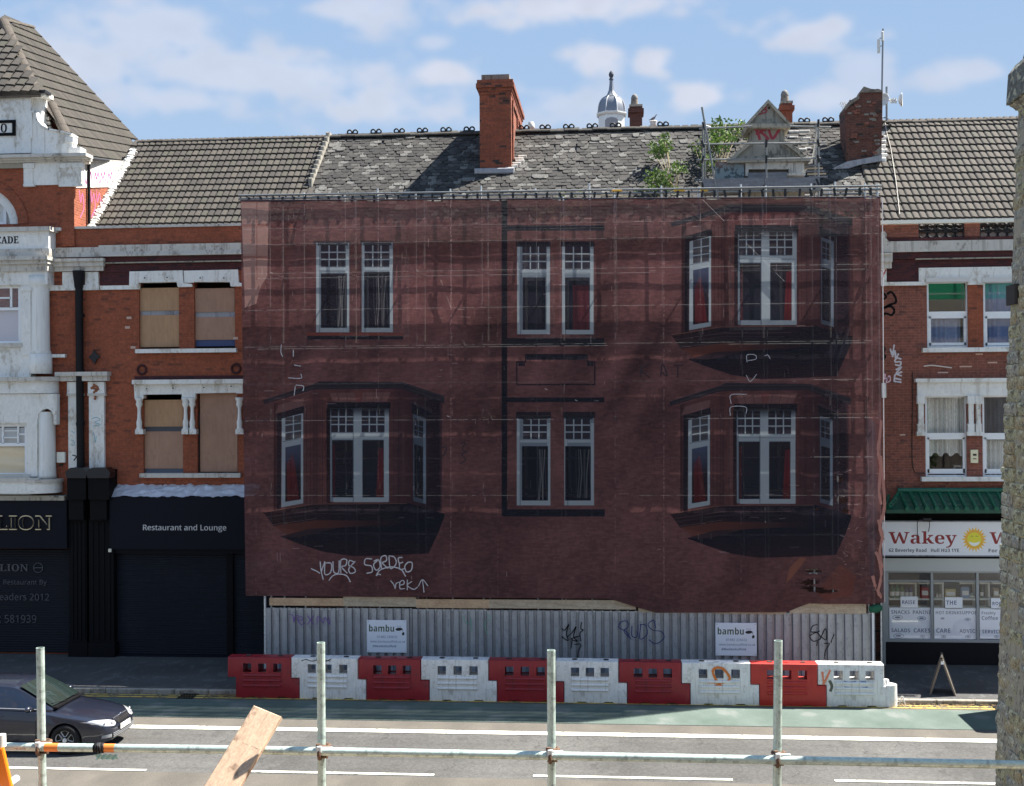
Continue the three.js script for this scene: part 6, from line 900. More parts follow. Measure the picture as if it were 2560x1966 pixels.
// ------------------------------------------------------------------ hoarding of ribbed steel sheets under the printed sheet
const ZH = ZS - .25 + .4;                                 // a little in front of the standards
{
  const zh = ZS - .06, H = thing('steel_hoarding', 'grey ribbed steel hoarding topped with timber boards under the printed sheet', 'fence', [-1.6, PAV, zh]);
  const xa = onZ(665, 1600, zh).x, xb = onZ(2180, 1600, zh).x, n = 8, w = (xb - xa) / n, topY = (t) => lerp(onZ(665, 1519, zh).y, onZ(2180, 1537, zh).y, t);
  const steel = std({ map: dtex(256, 1.7, (u, v) => { const a = fbm(u * 6, v * 5, 6, 4, 4), b = fbm(u * 50, v * 20, 50, 8, 3), k = step(.6, .75, b); return [160 + (a - .5) * 30 - k * 18, 164 + (a - .5) * 30 - k * 18, 170 + (a - .5) * 28 - k * 16]; }), roughness: .48, metalness: .45 });
  for (let i = 0; i < n; i++) {
    const s = [], ribs = 9, pw = w - .006, prof = [];
    for (let k = 0; k < ribs; k++) { const u = k / ribs * pw, q = pw / ribs; prof.push([u, 0], [u + q * .58, 0], [u + q * .64, -.075], [u + q * .9, -.075], [u + q, 0]); }
    const sh = new THREE.Shape([...prof.map(([x, z]) => new THREE.Vector2(x, z)), ...prof.slice().reverse().map(([x, z]) => new THREE.Vector2(x, z - .004))]);
    const t = (i + .5) / n, hgt = topY(t) - PAV + rr(-.01, .01), g = new THREE.ExtrudeGeometry(sh, { depth: hgt, bevelEnabled: false }); g.rotateX(-Math.PI / 2); const q = g.attributes.position; for (let k = 0; k < q.count; k++) q.setZ(k, -q.getZ(k)); g.rotateX(0);
    const idx = []; g.translate(xa + i * w, PAV, zh + (i % 2) * .012); const gg = uvm(g); const pp = gg.attributes.position, arr = pp.array; for (let k = 0; k < arr.length; k += 9) for (let m = 0; m < 3; m++) { const tmp = arr[k + 3 + m]; arr[k + 3 + m] = arr[k + 6 + m]; arr[k + 6 + m] = tmp; } gg.computeVertexNormals(); part(H, 'ribbed_sheet', uvm(gg), steel);
  }
  part(H, 'top_angle', box(xa, xb, topY(.5) - .04, topY(.5) - .01, zh - .08, zh - .065), M.galv); part(H, 'end_post', box(xb + .005, xb + .05, PAV, topY(1) + .05, zh - .05, zh + .03), M.whiteUpvc); part(H, 'end_post', box(xa - .05, xa - .005, PAV, topY(0) + .3, zh - .05, zh + .02), M.galv);
  const cut = [[673, 1496, 858, 1515], [858, 1493, 1040, 1517], [1040, 1499, 1222, 1521], [1222, 1500, 1405, 1522], [1405, 1501, 1590, 1524], [1596, 1520, 1790, 1534], [1790, 1520, 1965, 1536], [1974, 1510, 2166, 1535]];
  for (const r of cut) part(H, 'timber_board', pbox(...r, zh - .002 + rr(-.004, .004), .026), rnd() < .35 ? M.boardTan : M.board);
  const tarp = plain(30, 90, 66); part(H, 'green_tarpaulin', (() => { const g = new THREE.IcosahedronGeometry(.16, 2), a = g.attributes.position, c = onZ(2190, 1522, zh); for (let i = 0; i < a.count; i++) { const s = .7 + .7 * fbm(a.getX(i) * 9 + 30, a.getY(i) * 9 + 20, 64, 3, 3); a.setXYZ(i, a.getX(i) * s * 1.1, a.getY(i) * s * .7, a.getZ(i) * s * .6); } g.computeVertexNormals(); g.translate(c.x, c.y, c.z); return uvm(g); })(), tarp);
  const gz = zh + .02;
  sprayed(H, 'graffiti', [[[722, 1536], [732, 1540], [734, 1556], [738, 1542], [746, 1540]], [[746, 1552], [756, 1550], [752, 1542], [744, 1548], [752, 1562], [762, 1558]], [[768, 1540], [784, 1562]], [[784, 1540], [768, 1562]], [[792, 1562], [794, 1542], [808, 1558], [812, 1544], [824, 1562], [822, 1544]]], gz, .022, plain(124, 92, 160));
  sprayed(H, 'graffiti', [[[1158, 1540], [1164, 1556], [1178, 1562]], [[1176, 1544], [1180, 1580]], [[1216, 1536], [1226, 1546], [1212, 1560], [1218, 1588]]], gz, .02, plain(118, 170, 150));
  const blk = plain(22, 22, 26); sprayed(H, 'graffiti', [[[1404, 1572], [1412, 1576], [1422, 1562], [1416, 1584], [1420, 1602], [1404, 1592]], [[1418, 1594], [1432, 1580], [1440, 1568], [1434, 1592], [1444, 1604], [1428, 1598], [1452, 1590]], [[1430, 1602], [1428, 1622]], [[1454, 1556], [1452, 1572], [1458, 1576], [1450, 1584], [1452, 1604]], [[1436, 1612], [1452, 1612], [1446, 1630], [1444, 1645]]], gz + .002, .028, blk);
  sprayed(H, 'graffiti', [[[1578, 1600], [1566, 1580], [1548, 1570], [1552, 1556], [1568, 1554], [1570, 1568], [1560, 1578], [1572, 1594]], [[1580, 1566], [1580, 1590], [1592, 1592], [1596, 1562]], [[1602, 1562], [1600, 1598], [1618, 1586], [1614, 1564], [1600, 1562]], [[1640, 1572], [1634, 1552], [1620, 1562], [1632, 1576], [1654, 1580], [1660, 1596], [1640, 1610], [1622, 1600]]], gz + .002, .022, plain(34, 52, 110));
  sprayed(H, 'graffiti', [[[2044, 1562], [2032, 1566], [2028, 1580], [2042, 1582], [2052, 1596], [2034, 1604], [2026, 1590], [2050, 1578]], [[2050, 1600], [2064, 1572], [2066, 1600], [2052, 1592]], [[2060, 1610], [2074, 1610], [2064, 1628], [2062, 1648]], [[2086, 1586], [2080, 1600], [2078, 1608]], [[2044, 1604], [2042, 1616]]], gz + .002, .026, blk);
  // contractor's boards screwed to the hoarding
  const boardTex = printCanvas(512, 420, (c, w, h) => {
    c.fillStyle = '#e4e8f0'; c.fillRect(0, 0, w, h); c.fillStyle = '#3f5236'; c.font = 'bold 118px sans-serif'; c.save(); c.translate(20, 150); c.scale(.86, 1); c.fillText('bambu', 0, 0); c.restore();
    c.fillStyle = '#20262a'; c.beginPath(); c.ellipse(416, 118, 44, 20, -.1, 0, 7); c.fill(); c.beginPath(); c.moveTo(372, 122); c.lineTo(400, 106); c.lineTo(404, 130); c.fill(); c.beginPath(); c.ellipse(470, 176, 16, 22, .3, 0, 7); c.fill(); c.lineWidth = 5; c.strokeStyle = '#20262a'; c.beginPath(); c.moveTo(440, 104); c.quadraticCurveTo(474, 112, 462, 146); c.stroke(); for (const x of [390, 414, 436]) { c.beginPath(); c.moveTo(x, 84); c.lineTo(x + 6, 72); c.stroke(); }
    c.fillStyle = '#5c6880'; c.font = '42px sans-serif'; c.fillText('01482 226632', 130, 232); c.font = '38px sans-serif'; c.fillText('www.bambuscaffold.co.uk', 44, 292); c.font = 'bold 38px sans-serif'; c.fillText('@BambuScaffold', 72, 352);
  });
  for (const [r, lab] of [[[917, 1551, 1016, 1632], 'white contractor board on hoarding by the purple tag, lettered in green'], [[1789, 1558, 1892, 1640], 'white contractor board on hoarding between two dark tags, lettered in green']]) {
    const q = prect(...r, gz + .02), s = thing('contractor_board', lab, 'sign', [(q[0] + q[1]) / 2, q[2], gz + .01]);
    part(s, 'panel', uvFit(box(...q, gz + .006, gz + .018), q), std({ map: boardTex, roughness: .5 })); for (const [i, j] of [[0, 2], [1, 2], [0, 3], [1, 3]]) part(s, 'screw', (() => { const g = new THREE.CylinderGeometry(.012, .012, .01, 8); g.rotateX(Math.PI / 2); g.translate(q[i] + (i ? -.04 : .04), q[j] + (j === 3 ? -.04 : .04), gz + .02); return g; })(), M.lead);
  }
}
// ------------------------------------------------------------------ interlocking plastic road barriers
{
  const zb = -30.38, D = .42, red = std({ map: grime([142, 30, 42], [108, 32, 40], .7, 101, 256, 1.1), roughness: .42 }), white = std({ map: grime([224, 223, 222], [166, 162, 156], .6, 107, 256, 1.1), roughness: .45 }), orange = std({ map: grime([178, 48, 42], [160, 38, 42], .9, 111, 256, 1.1), roughness: .42 });
  const px = [567, 727, 895, 1052, 1221, 1389, 1547, 1704, 1877, 2044, 2213], H = 1.04, split = .53;
  const marks = ['at the end by the black shutters, beside dry weeds', 'with dark scuffs along its top, next to the end barrier', 'standing before the first contractor board', 'between the first contractor board and the green scrawl', 'below the green scrawl on the hoarding', 'below the jagged black tag on the hoarding', 'below the round blue tag on the hoarding', 'with an orange loop sprayed round its middle opening', 'smeared with orange paint, next to last', 'with blue marks and a round foot at its end'];
  for (let i = 0; i < 10; i++) {
    const isRed = i % 2 === 0, last = i === 9, x0 = onZ(px[i], 1690, zb).x, x1 = onZ(px[i + 1], 1690, zb).x, W = x1 - x0, sh = .21, c = .035;
    const t = thing('road_barrier', `${isRed ? 'red' : 'white'} plastic road barrier ${marks[i]}`, 'barrier', [x0, 0, zb - D / 2], 'plastic barriers along the kerb');
    t.rotation.y = last ? 0 : rr(-.012, .012); t.position.z += last ? 0 : rr(-.025, .025);
    const s = new THREE.Shape(), g0 = .006, E = last ? W + .3 : W + sh;
    const pts = [[g0, split], [g0, H], [W - g0, H], [W - g0, split - .012], [E - g0, split - .012], [E - g0, .0], [E - .34, 0], [E - .36, .03], [E - .56, .03], [E - .58, 0], [sh + .56, 0], [sh + .54, .03], [sh + .34, .03], [sh + .32, 0], [sh + g0, 0], [sh + g0, split]];
    if (last) { pts.splice(0, pts.length, [g0, split], [g0, H], [W - .02, H], [W - .02, split - .012], [W + .02, split - .012], [W + .02, 0], [W - .2, 0], [W - .22, .03], [W - .42, .03], [W - .44, 0], [sh + .5, 0], [sh + .48, .03], [sh + .3, .03], [sh + .28, 0], [sh + g0, 0], [sh + g0, split]); }
    s.setFromPoints(pts.map(([x, y]) => new THREE.Vector2(x, y)));
    for (const k of [.31, .545, .78]) { const hx = k * W, hw = .128; const h = new THREE.Path(); h.moveTo(hx - hw, .64); h.lineTo(hx - hw, .905); h.lineTo(hx + hw, .905); h.lineTo(hx + hw, .64); h.closePath(); s.holes.push(h); }
    const g = new THREE.ExtrudeGeometry(s, { depth: D - .06, bevelEnabled: true, bevelThickness: .03, bevelSize: .022, bevelOffset: -.022, bevelSegments: 3 }); g.translate(x0, 0, zb - D + .03);
    const mat = isRed ? (i === 8 ? orange : red) : white, body = part(t, 'body', uvm(toCreasedNormals(g, .5)), mat);
    const bend = body.geometry.attributes.normal; 
    for (const y of [.585, .455, .325]) part(t, 'rib', cbox(x0 + .25 * W, x0 + .84 * W, y - .03, y + .03, zb - .02, zb + .046, .024), mat);
    for (const k of [.3, .55, .8]) part(t, 'filler_cap', (() => { const q = new THREE.CylinderGeometry(.07, .07, .02, 14); q.translate(x0 + k * W, H + .004, zb - D / 2); return q; })(), k === .55 ? mat : M.dark);
    if (last) {
      part(t, 'end_post', (() => { const q = new THREE.CylinderGeometry(.19, .2, split, 22); q.translate(x0 + W + .13, split / 2, zb - D / 2 + .02); return q; })(), mat); part(t, 'end_knob', (() => { const q = new THREE.CylinderGeometry(.07, .1, .13, 16); q.translate(x0 + W + .05, split + .06, zb - D / 2 + .05); return q; })(), mat);
      const b = plain(70, 112, 160); sprayed(t, 'paint_mark', [[[2110, 1706], [2124, 1708], [2140, 1706]], [[2112, 1720], [2128, 1722]], [[2152, 1706], [2166, 1707]], [[2154, 1722], [2170, 1720]], [[2112, 1736], [2130, 1737]], [[2156, 1737], [2172, 1736]]], zb + .024, .045, b); sprayed(t, 'paint_mark', [[[2076, 1676], [2066, 1698], [2058, 1712]], [[2056, 1680], [2060, 1712]]], zb + .004, .05, plain(220, 130, 96)); sprayed(t, 'paint_mark', [[[2074, 1702], [2080, 1716], [2076, 1730]]], zb + .003, .07, plain(96, 96, 84));
    }
    if (i === 7) sprayed(t, 'paint_mark', [[[1804, 1745 - 28], [1790, 1700], [1782, 1680], [1790, 1670], [1806, 1672], [1818, 1684], [1824, 1698], [1812, 1706], [1768, 1706]], [[1790, 1712], [1800, 1720]]], zb + .024, .06, plain(206, 116, 50));
    if (i === 1) sprayed(t, 'paint_mark', [[[752, 1654], [764, 1650], [780, 1654], [800, 1650], [826, 1654]], [[790, 1648], [810, 1656], [828, 1648]]], zb + .003, .02, plain(60, 62, 70));
  }
  // bent white foot left beside the last barrier
  const c = onY(2256, 1766, 0), f = thing('barrier_foot', 'small bent white plastic foot lying beyond the last barrier', 'bracket', [c.x, 0, c.z]); part(f, 'leg', tube(V3(c.x - .08, 0, c.z), V3(c.x - .01, .24, c.z), .016, 8), white); part(f, 'leg', tube(V3(c.x + .08, 0, c.z), V3(c.x + .01, .24, c.z), .016, 8), white); part(f, 'bar', tube(V3(c.x - .16, .1, c.z), V3(c.x + .05, .12, c.z), .014, 8), white);
}
// ------------------------------------------------------------------ A-board on the pavement, seen edge-on
{
  const l = onY(2326, 1738, PAV), r = onY(2389, 1741, PAV), top = onZ(2355, 1648, (l.z + r.z) / 2), z = (l.z + r.z) / 2, A = thing('pavement_board', 'folding A-frame pavement board seen edge-on in front of the cafe', 'sign', [(l.x + r.x) / 2, PAV, z]); A.rotation.y = -.255;
  const leg = (n, b, m, e) => { const L = Math.hypot(top.x - b.x, top.y - PAV), g = cbox(-.012, .012, 0, L, -.3, .3, .008); g.rotateZ(Math.atan2(b.x - top.x, top.y - PAV)); g.translate(b.x, PAV, z - .3); return part(A, n, g, m, e); };
  leg('panel', l, plain(96, 74, 64)); leg('panel', r, plain(108, 100, 90)); for (const b of [l, r]) for (const s of [-.02, -.58]) { const L = Math.hypot(top.x - b.x, top.y - PAV), g = cbox(-.022, .022, 0, L + .04, -.02, .02, .006); g.rotateZ(Math.atan2(b.x - top.x, top.y - PAV)); g.translate(b.x, PAV, z + s); part(A, 'frame_rail', g, plain(128, 118, 106)); }
  part(A, 'hinge', tube(V3(top.x, top.y + .02, z + .02), V3(top.x, top.y + .02, z - .62), .025, 8), M.dark); part(A, 'chalk_tag', box(top.x - .02, top.x + .05, top.y - .14, top.y - .06, z + .002, z + .01), M.whiteUpvc);
}
// ------------------------------------------------------------------ dark blue hatchback
{
  const hub = onY(165, 1887, 0), CX = hub.x - 1.36, CZ = hub.z - .8, paint = new THREE.MeshPhysicalMaterial({ color: new THREE.Color().setRGB(.014, .018, .034), roughness: .32, metalness: .3, clearcoat: 1, clearcoatRoughness: .04 });
  const car = thing('parked_car', 'dark blue hatchback car with silver five-spoke wheels driving along the road', 'car', [CX, 0, CZ]); car.name = 'hatchback_car';
  const at = (g) => { g.translate(CX, 0, CZ); return g; };
  // stations: x, half width, underside, belt height, bonnet or deck crown
  const st = [[2.3, .44, .33, .50, .54], [2.27, .58, .27, .55, .60], [2.2, .68, .23, .60, .67], [2.05, .775, .20, .655, .735], [1.8, .835, .19, .715, .80], [1.5, .87, .19, .765, .855], [1.2, .882, .19, .81, .905], [.95, .886, .19, .85, .945], [.7, .888, .19, .88, .955], [.2, .89, .18, .91, .96], [-.4, .89, .18, .93, .97], [-1.0, .888, .19, .95, .985], [-1.5, .875, .2, .965, .995], [-1.9, .85, .22, .97, .995], [-2.12, .80, .26, .95, .97], [-2.26, .70, .32, .86, .89], [-2.3, .6, .38, .74, .78]];
  const sec = ([x, w, yb, yk, yt]) => { const h = yk - yb, pts = [[0, yb], [w * .8, yb], [w * .96, yb + .05 * h], [w * .995, yb + .3 * h], [w, yb + .6 * h], [w * .985, yb + .85 * h], [w * .95, yk], [w * .86, yk + (yt - yk) * .45], [w * .55, yk + (yt - yk) * .86], [0, yt]]; return [...pts, ...pts.slice(1, -1).reverse().map(([z, y]) => [-z, y])].map(([z, y]) => V3(x, y, z)); };
  const loft = (rings) => { const pos = [], idx = [], n = rings[0].length; rings.forEach((r) => r.forEach((p) => pos.push(p.x, p.y, p.z))); for (let i = 0; i < rings.length - 1; i++) for (let k = 0; k < n; k++) { const a = i * n + k, b = i * n + (k + 1) % n, c = a + n, d = b + n; idx.push(a, c, b, b, c, d); } for (const [i, flip] of [[0, 0], [rings.length - 1, 1]]) { const o = pos.length / 3, c = rings[i].reduce((s, p) => s.add(p), V3()).multiplyScalar(1 / n); pos.push(c.x, c.y, c.z); for (let k = 0; k < n; k++) { const a = i * n + k, b = i * n + (k + 1) % n; flip ? idx.push(o, b, a) : idx.push(o, a, b); } } const g = new THREE.BufferGeometry(); g.setAttribute('position', new THREE.Float32BufferAttribute(pos, 3)); g.setIndex(idx); g.setAttribute('uv', new THREE.Float32BufferAttribute(new Float32Array(pos.length / 3 * 2), 2)); g.computeVertexNormals(); return g; };
  const fine = (arr, n) => { const out = []; for (let i = 0; i < arr.length - 1; i++) for (let k = 0; k < n; k++) { const t = k / n, p0 = arr[Math.max(0, i - 1)], p1 = arr[i], p2 = arr[i + 1], p3 = arr[Math.min(arr.length - 1, i + 2)]; out.push(p1.map((_, j) => .5 * (2 * p1[j] + (p2[j] - p0[j]) * t + (2 * p0[j] - 5 * p1[j] + 4 * p2[j] - p3[j]) * t * t + (3 * p1[j] - p0[j] - 3 * p2[j] + p3[j]) * t * t * t))); } out.push(arr.at(-1)); return out; };
  let shell = loft(fine(st, 3).map(sec));
  const ev = new Evaluator(); ev.attributes = ['position', 'normal', 'uv'];
  let A = new Brush(shell); A.updateMatrixWorld();
  for (const x of [1.36, -1.22]) { const B = new Brush(new THREE.CylinderGeometry(.365, .365, 2.2, 36)); B.rotation.x = Math.PI / 2; B.position.set(x, .32, 0); B.updateMatrixWorld(); A = ev.evaluate(A, B, SUBTRACTION); }
  part(car, 'body', at(toCreasedNormals(A.geometry, .7)), paint);
  part(car, 'underbody', at(box(-2.0, 2.05, .2, .5, -.66, .66)), M.dark);
  // cabin: stations of half width at belt, belt height, half width and height at roof
  const cab = [[1.02, .74, .93, .70, .945], [.62, .79, .94, .66, 1.17], [.2, .81, .95, .62, 1.385], [-.1, .815, .955, .615, 1.435], [-.6, .815, .965, .612, 1.45], [-1.1, .805, .975, .60, 1.425], [-1.55, .78, .985, .58, 1.30], [-1.95, .73, .99, .6, 1.12], [-2.16, .68, .96, .6, .985]];
  const csec = ([x, wb, yb, wr, yr]) => { const h = yr - yb, pts = [[wb, yb - .08], [wb, yb], [lerp(wb, wr, .5), yb + h * .52], [wr, yb + h * .9], [wr * .86, yr - h * .02], [wr * .4, yr + .012], [0, yr + .018]]; return [...pts, ...pts.slice(0, -1).reverse().map(([z, y]) => [-z, y])].map(([z, y]) => V3(x, y, z)); };
  part(car, 'cabin', at(toCreasedNormals(loft(fine(cab, 3).map(csec)), .6)), paint);
  const glass = new THREE.MeshPhysicalMaterial({ color: new THREE.Color().setRGB(.01, .014, .03), roughness: .03, clearcoat: 1, clearcoatRoughness: .02 }), screenGlass = new THREE.MeshPhysicalMaterial({ color: new THREE.Color().setRGB(.016, .026, .024), roughness: .05, clearcoat: 1, clearcoatRoughness: .02 });
  const surf = (x, f, off) => { const s = fine(cab, 6); let c = s[0]; for (let i = 0; i < s.length - 1; i++) if (s[i][0] >= x && s[i + 1][0] <= x) { const t = (s[i][0] - x) / (s[i][0] - s[i + 1][0]); c = s[i].map((v, j) => lerp(v, s[i + 1][j], t)); } const r = csec(c); const seg = [r[1], r[2], r[3]], u = clamp(f) * 2, i = Math.min(1, Math.floor(u)); return seg[i].clone().lerp(seg[i + 1], u - i).add(V3(0, off * .35, off)); };
  const sidePane = (name, top, side) => { const pos = [], idx = [], n = top.length, m = 5; top.forEach(([x, f0, f1]) => { for (let k = 0; k < m; k++) { const p = surf(x, lerp(f0, f1, k / (m - 1)), .006); pos.push(p.x, p.y, p.z * side); } }); for (let i = 0; i < n - 1; i++) for (let k = 0; k < m - 1; k++) { const a = i * m + k; side > 0 ? idx.push(a, a + 1, a + m, a + m, a + 1, a + m + 1) : idx.push(a, a + m, a + 1, a + m, a + m + 1, a + 1); } const g = new THREE.BufferGeometry(); g.setAttribute('position', new THREE.Float32BufferAttribute(pos, 3)); g.setAttribute('uv', new THREE.Float32BufferAttribute(new Float32Array(pos.length / 3 * 2), 2)); g.setIndex(idx); g.computeVertexNormals(); glass.side = THREE.DoubleSide; part(car, name, at(g), glass); };
  for (const s of [1, -1]) { sidePane('front_window', [[.66, .04, .1], [.5, .04, .5], [.34, .04, .74], [.16, .04, .86], [-.06, .04, .88], [-.2, .04, .88]], s); sidePane('rear_window', [[-.3, .04, .88], [-.7, .04, .88], [-1.05, .04, .86], [-1.2, .06, .84]], s); sidePane('quarter_window', [[-1.27, .08, .8], [-1.45, .12, .7], [-1.62, .2, .4]], s); }
  for (const s of [1, -1]) part(car, 'window_trim', at(new THREE.TubeGeometry(new THREE.CatmullRomCurve3([.7, .4, 0, -.5, -1, -1.5].map((x) => { const p = surf(x, .02, .01); return V3(p.x, p.y, p.z * s); })), 30, .009, 6)), plain(150, 154, 160, { roughness: .3 })), part(car, 'door_pillar', at(new THREE.TubeGeometry(new THREE.CatmullRomCurve3([.04, .3, .6, .9].map((f) => { const p = surf(-.25, f, .008); return V3(p.x, p.y, p.z * s); })), 10, .03, 6)), paint);
  const screen = (pts, nz, mat, name) => { const pos = [], idx = [], m = 11; pts.forEach(([x, y, w]) => { for (let k = 0; k < m; k++) { const t = k / (m - 1) * 2 - 1; pos.push(x + .035 * nz - .05 * t * t * nz, y + .03 - .02 * t * t, w * t); } }); for (let i = 0; i < pts.length - 1; i++) for (let k = 0; k < m - 1; k++) { const a = i * m + k; idx.push(a, a + m, a + 1, a + m, a + m + 1, a + 1); } const g = new THREE.BufferGeometry(); g.setAttribute('position', new THREE.Float32BufferAttribute(pos, 3)); g.setAttribute('uv', new THREE.Float32BufferAttribute(new Float32Array(pos.length / 3 * 2), 2)); g.setIndex(idx); g.computeVertexNormals(); mat.side = THREE.DoubleSide; return part(car, name, at(g), mat); };
  const ws = screen([[1.0, .985, .66], [.82, 1.085, .65], [.62, 1.2, .63], [.42, 1.3, .605], [.24, 1.392, .58]], 1, screenGlass, 'windscreen'); part(ws, 'cowl', at(cbox(.99, 1.1, .945, .98, -.68, .68, .01)), M.black); part(ws, 'wiper', at(tube(V3(1.06, .99, -.5), V3(.94, 1.03, .12), .012, 6)), M.black); part(ws, 'wiper', at(tube(V3(1.06, .99, .1), V3(.94, 1.03, .6), .012, 6)), M.black); part(ws, 'interior_mirror', at(cbox(.36, .39, 1.31, 1.36, -.1, .1, .01)), M.dark);
  screen([[-1.62, 1.29, .54], [-1.8, 1.2, .55], [-1.98, 1.1, .56], [-2.08, 1.03, .57]], -1, glass, 'rear_screen');
  // wheels
  const alloy = std({ color: rgb(208, 210, 212), roughness: .35, metalness: .15 }), tyreM = plain(22, 22, 23, { roughness: .85 });
  for (const x of [1.36, -1.22]) for (const s of [1, -1]) {
    const g = new THREE.LatheGeometry([[.215, -.1], [.27, -.105], [.305, -.09], [.318, -.06], [.318, .06], [.305, .09], [.27, .105], [.215, .1], [.215, -.1]].map((v) => new THREE.Vector2(...v)), 36); g.rotateX(Math.PI / 2); g.translate(x, .318, s * .79); const w = part(car, 'wheel', at(g), tyreM);
    const rim = new THREE.Shape(); rim.absarc(0, 0, .222, 0, 6.2832); for (let k = 0; k < 5; k++) { const a = k / 5 * 6.283 + .31, h = new THREE.Path(), pts = [[.085, a - .22], [.19, a - .42], [.2, a - .2], [.203, a], [.2, a + .2], [.19, a + .42], [.085, a + .22]]; h.setFromPoints(pts.map(([r, t]) => new THREE.Vector2(r * Math.cos(t), r * Math.sin(t)))); rim.holes.push(h); }
    const rg = new THREE.ExtrudeGeometry(rim, { depth: .03, bevelEnabled: true, bevelThickness: .008, bevelSize: .006, bevelOffset: -.006, bevelSegments: 2, curveSegments: 30 }); rg.translate(0, 0, s > 0 ? .055 : -.085); rg.translate(x, .318, s * .79); part(w, 'rim', at(uvm(rg)), alloy); const hubg = new THREE.CylinderGeometry(.045, .05, .03, 16); hubg.rotateX(Math.PI / 2); hubg.translate(x, .318, s * .875); part(w, 'hub_cap', at(hubg), alloy); const disc = new THREE.CylinderGeometry(.2, .2, .02, 24); disc.rotateX(Math.PI / 2); disc.translate(x, .318, s * .8); part(w, 'brake_disc', at(disc), M.dark);
  }
  // front end: lamps, grille, bumper, plate
  const noseStations = fine(st, 40); const onNose = (z, y, off = .012) => { let best = 2.3; const f = noseStations; for (let i = 0; i < f.length; i++) { const r = sec(f[i]); const [x, w, yb, yk, yt] = f[i]; const h = yk - yb; let inside = false; if (y >= yb && y <= yt) { let ww; if (y <= yk) { const t = (y - yb) / h; ww = t < .05 ? w * .9 : t < .3 ? w * .985 : t < .6 ? w : t < .85 ? w * .99 : w * .96; } else { const t = (y - yk) / (yt - yk); ww = t < .45 ? lerp(w * .95, w * .86, t / .45) : t < .86 ? lerp(w * .86, w * .55, (t - .45) / .41) : lerp(w * .55, 0, (t - .86) / .14); } inside = Math.abs(z) <= ww; } if (inside) { best = x; break; } } return V3(best + off, y, z); };
  const patch = (name, rows, mat, off, parent = car) => { const pos = [], idx = [], m = rows[0].length; rows.forEach((r) => r.forEach(([z, y]) => { const p = onNose(z, y, off); const out = Math.abs(z) > .6 ? (Math.abs(z) - .6) * .12 : 0; pos.push(p.x, p.y, p.z + Math.sign(z) * out * .3); })); for (let i = 0; i < rows.length - 1; i++) for (let k = 0; k < m - 1; k++) { const a = i * m + k; idx.push(a, a + 1, a + m, a + m, a + 1, a + m + 1); } const g = new THREE.BufferGeometry(); g.setAttribute('position', new THREE.Float32BufferAttribute(pos, 3)); g.setAttribute('uv', new THREE.Float32BufferAttribute(new Float32Array(pos.length / 3 * 2), 2)); g.setIndex(idx); g.computeVertexNormals(); mat.side = THREE.DoubleSide; return part(parent, name, at(g), mat); };
  const lampM = new THREE.MeshPhysicalMaterial({ color: rgb(226, 228, 232), roughness: .12, metalness: .5, clearcoat: 1 });
  const row = (z0, z1, n, f) => Array.from({ length: n }, (_, i) => { const t = i / (n - 1), z = lerp(z0, z1, t); return [z, f(t)]; });
  for (const s of [1, -1]) { const hl = patch('headlight', [row(.40 * s, .80 * s, 12, (t) => .67 + .06 * t - .03 * (2 * t - 1) ** 4), row(.37 * s, .82 * s, 12, (t) => .635 + .055 * t), row(.37 * s, .82 * s, 12, (t) => .59 + .06 * t), row(.42 * s, .79 * s, 12, (t) => .535 + .07 * t + .03 * (2 * t - 1) ** 4)], lampM, .014); for (const [z, y] of [[.5, .615], [.66, .64]]) { const p = onNose(z * s, y, .022); const g = new THREE.SphereGeometry(.042, 12, 8); g.scale(.35, 1, 1); g.translate(p.x, p.y, p.z); part(hl, 'reflector', at(g), M.lead); } }
  const grilleM = plain(16, 16, 18, { roughness: .4 }), gr = patch('grille', [row(-.34, .34, 12, (t) => .655 - .02 * Math.abs(t - .5)), row(-.33, .33, 12, () => .62), row(-.31, .31, 12, () => .585), row(-.28, .28, 12, () => .555)], grilleM, .012);
  const chrome = std({ color: rgb(214, 216, 220), roughness: .15, metalness: .9 }); part(gr, 'chrome_strip', at(tubeAlong([-.36, -.24, -.12, 0, .12, .24, .36].map((z) => onNose(z, .67 - .01 * Math.abs(z), .012)), .014)), chrome); part(gr, 'emblem', at((() => { const p = onNose(0, .675, .03), g = new THREE.CylinderGeometry(.045, .045, .02, 16); g.rotateZ(Math.PI / 2 - .5); g.translate(p.x, p.y, p.z); return g; })()), chrome);
  for (let k = -6; k <= 6; k++) { const a = onNose(k * .045, .645, .018), b = onNose(k * .045, .56, .018); part(gr, 'grille_bar', at(tube(a, b, .006, 5)), M.iron); }
  patch('lower_grille', [row(-.6, .6, 14, () => .40), row(-.62, .62, 14, () => .36), row(-.6, .6, 14, () => .32)], grilleM, .012); for (const y of [.395, .36, .325]) part(car, 'grille_slat', at(tubeAlong([-.55, -.3, 0, .3, .55].map((z) => onNose(z, y, .018)), .012)), plain(110, 112, 116, { roughness: .4 }));
  for (const s of [1, -1]) patch('fog_lamp', [row(.58 * s, .74 * s, 6, () => .40), row(.58 * s, .74 * s, 6, () => .33)], plain(150, 152, 156, { roughness: .2 }), .014);
  const bx = onNose(0, .47, .02).x, plateM = printCanvas(512, 112, (c) => { c.fillStyle = '#e8e6dc'; c.fillRect(0, 0, 512, 112); c.fillStyle = '#2a2a2c'; c.font = 'bold 84px sans-serif'; c.fillText('YZ61 LCE', 50, 86); });
  { const g = new THREE.BoxGeometry(.012, .11, .52), uv = g.attributes.uv, p = g.attributes.position; for (let i = 0; i < uv.count; i++) uv.setXY(i, .5 - p.getZ(i) / .52, .5 + p.getY(i) / .11); g.translate(bx + .02, .475, 0); part(car, 'number_plate', at(g), std({ map: plateM, roughness: .4 })); }
